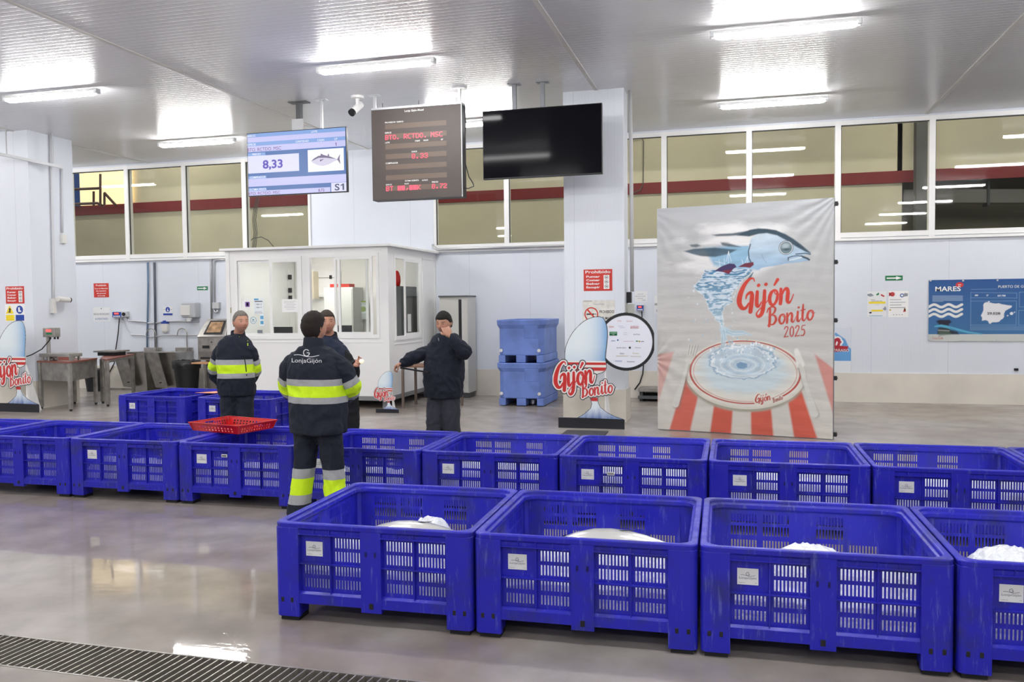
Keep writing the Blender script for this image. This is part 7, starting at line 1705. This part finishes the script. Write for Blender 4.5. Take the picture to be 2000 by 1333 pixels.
# ---- worker in a dark waistcoat, half hidden
YC = 8.9
def jc(x, y, dy=0): return J(x, y, YC+dy)
pC = dict(label='person in a navy fleece half hidden behind another, holding a small pale object', feet=[(jc(655, 890).x-.02, YC), (jc(688, 890).x, YC+.02)],
    head=jc(638, 630, -.02), hrz=.62, trz=.45, hs=1.17, fat=1.12, neck=jc(644, 660, .03), shR=jc(618, 684, -.04), shL=jc(672, 688, .06), elR=jc(610, 730, .05), elL=jc(690, 733, -.02), wrR=jc(622, 765, -.12), wrL=jc(692, 710, -.26),
    pelvis=jc(665, 765, .04), skin=SK2, hairm=hair_mat('hair_brown', (.05, .035, .025)), hairline=.058, hairthick=.010, stubble=.2, brow=(.06, .035, .025), look=.5,
    hands=[((0, -.3, -1), (1, 0, 0), (0, -1, 0), dict(curl=.3)), ((.75, -.3, .05), (-.1, -.75, .6), (0, -.2, 1), dict(curl=.55, tcurl=.6, scale=1.0))],
    torso=[(.80, .215, .175, .03), (.90, .225, .19, .05), (1.03, .23, .20, .06), (1.15, .235, .19, .04), (1.30, .235, .165, .0), (1.42, .19, .135, 0), (1.49, .12, .10, 0)],
    trm=BLKC, jm=NAVYV, sleeve_mat=BLKC, sleeve=(.080, .078, .072, .060, .050), collarm=BLKC, cuff=.95)
rC, jC, VC, _b = person(pC)
# ---- worker pinching his nose
YD = 9.8
def jd(x, y, dy=0): return J(x, y, YD+dy)
pD = dict(label='person in a dark navy jacket pinching the bridge of his nose with one hand', feet=[(jd(848, 870).x, YD), (jd(886, 870).x, YD+.03)],
    head=jd(867.5, 631, -.06), hrz=-.14, tilt=.24, trz=-.12, hs=1.14, neck=jd(870, 664, .03), shR=jd(843, 686, .0), shL=jd(895, 686, .02), elR=jd(806, 699, -.02), elL=jd(911, 690, -.24), wrR=jd(784, 711, -.10), wrL=jd(877, 655, -.33),
    pelvis=jd(866, 770, .03), skin=SK3, hairm=hair_mat('hair_black', (.010, .008, .007)), hairline=.056, hairthick=.013, hairtop=.006, stubble=.45, closed=True,
    hands=[((-.55, -.35, -.35), (.3, -.2, -.9), (0, -1, .2), dict(curl=.75, tcurl=.7)), ((-.52, .30, .80), (-.35, .85, -.2), (-1, .0, .2), dict(curl=.72, tcurl=.5, spread=.02, pinch=1, scale=1.12))],
    torso=[(.70, .225, .165, .0), (.76, .248, .185, .0), (.95, .258, .19, .01), (1.12, .255, .175, .01), (1.30, .245, .155, .0), (1.42, .195, .135, 0), (1.49, .12, .10, 0)],
    trm=TROU, jm=NAVYC, sleeve=(.086, .084, .082, .074, .056), jw=.014, cuff=.86, sw=.014, leg=(.120, .108, .100, .105))
rD, jD, VD, _b = person(pD)
# what they hold
q = MB(BLACK); A = jd(783, 719, -.14); B = jd(838, 728, -.22); q.bar(A, B, .035, .016); single(q, 'black_rod', 'slim black rod held at waist height by the man pinching his nose', 'rod', (A+B)/2)
hc = jc(706, 706, -.36); q = MB(mat('pale_phone_light', (.85, .80, .62), .4, emis=(1, .92, .6), es=.25)); ellV(q, hc, (.028, .022, .026), None, 10); single(q, 'small_torch', 'small pale glowing object in the hand of the half hidden man', 'torch', hc, smooth=True)
# ---- prints on the jackets: thin lettering laid on the cloth by projection
def drape(q, root, V, n, name, lift=.006):
    c0 = sum(q.v, Vector())/len(q.v); n = (EYE.x-c0.x, EYE.y-c0.y, 0)
    """push every print vertex back along -n until it lies on the jacket surface given by its vertices"""
    V = np.asarray(V); n = np.array(n)/np.linalg.norm(n); u = np.cross(n, [0, 0, 1.]); u /= np.linalg.norm(u); w = np.cross(u, n)
    pu, pw, pn = V@u, V@w, V@n; out = []
    for v in q.v:
        p = np.array(v); a, b = p@u, p@w; d = (pu-a)**2+(pw-b)**2; near = np.where(d < .02**2)[0]
        if len(near) == 0: near = np.argsort(d)[:6]
        k = near[pn[near] > pn[near].max()-.05]; wt = 1/(d[k]+1e-5); h = (pn[k]*wt).sum()/wt.sum()
        out.append(Vector(u*a+w*b+n*(h+lift)))
    q.v = out; return q.build(name, root)
PRW = mat('print_white', (.62, .64, .66), .6)
c = jb(599, 706, -.3); nB = tr_n = Vector((math.sin(trB), -math.cos(trB), 0))*-1.0
nB = Vector((-math.sin(trB)*1.0, math.cos(trB), 0))
bpl = Plane((c.x, c.y, 0), 0.10); q = MB(PRW); sign_lonja(q, bpl, 0, jb(599, 702, -.3).z, .26, PRW); drape(q, rB, VB, (0.05, -1, 0), 'back_print')
c = jc(676, 675, -.3); q = MB(PRW); sign_lonja(q, Plane((c.x, c.y, 0), .3), 0, c.z, .075, PRW); drape(q, rC, VC, (.3, -1, 0), 'chest_print')
for pt, rt, V_, nm in ((ja(472, 688, -.3), rA, VA, 'zip'),):
    q = MB(mat('zip_dark', (.004, .005, .007), .6)); zz = [ja(477, 700, -.3), ja(480, 718, -.3), ja(482, 738, -.3)]; q.tube(zz, .006, n=6); drape(q, rt, V_, (.25, -1, 0), 'zip', .004)
q = MB(mat('lime_trim', (.55, .80, .03), .5)); q.tube([ja(484, 668, -.3), ja(484, 678, -.3)], .005, n=6); drape(q, rA, VA, (.25, -1, 0), 'zip_pull', .006)
q = MB(mat('lime_trim', (1, 1, 1)), SBLACK); nk = Vector(pA['neck']); 
for k, (a_, b_) in enumerate((((-.035, -.088), (-.005, -.100)), ((-.005, -.100), (.045, -.088)))): q.bar(nk+Matrix.Rotation(.3, 3, 'Z') @ Vector((a_[0], a_[1], -.012-.012*k)), nk+Matrix.Rotation(.3, 3, 'Z') @ Vector((b_[0], b_[1], -.03+.018*k)), .004, .014)
q.build('inner_collar_trim', rA)
q = MB(mat('zip_grey', (.25, .26, .28), .4)); q.tube([jd(856, 662, -.4), jd(857, 668, -.4)], .005, n=6); drape(q, rD, VD, (-.1, -1, 0), 'zip_pull', .006)
q = MB(mat('seam_dark', (.004, .006, .012), .9)); q.tube([jd(829, 686, -.4), jd(844, 686, -.4)], .004, n=6); drape(q, rD, VD, (-.1, -1, 0), 'chest_pocket_seam', .003)
q = MB(PRW); P0 = jb(676, 698, -.3); q.prism(Plane((P0.x, P0.y, 0), 0), [(.016*math.cos(k*PI/6), P0.z+.018*math.sin(k*PI/6)) for k in range(12)], 0, .002)
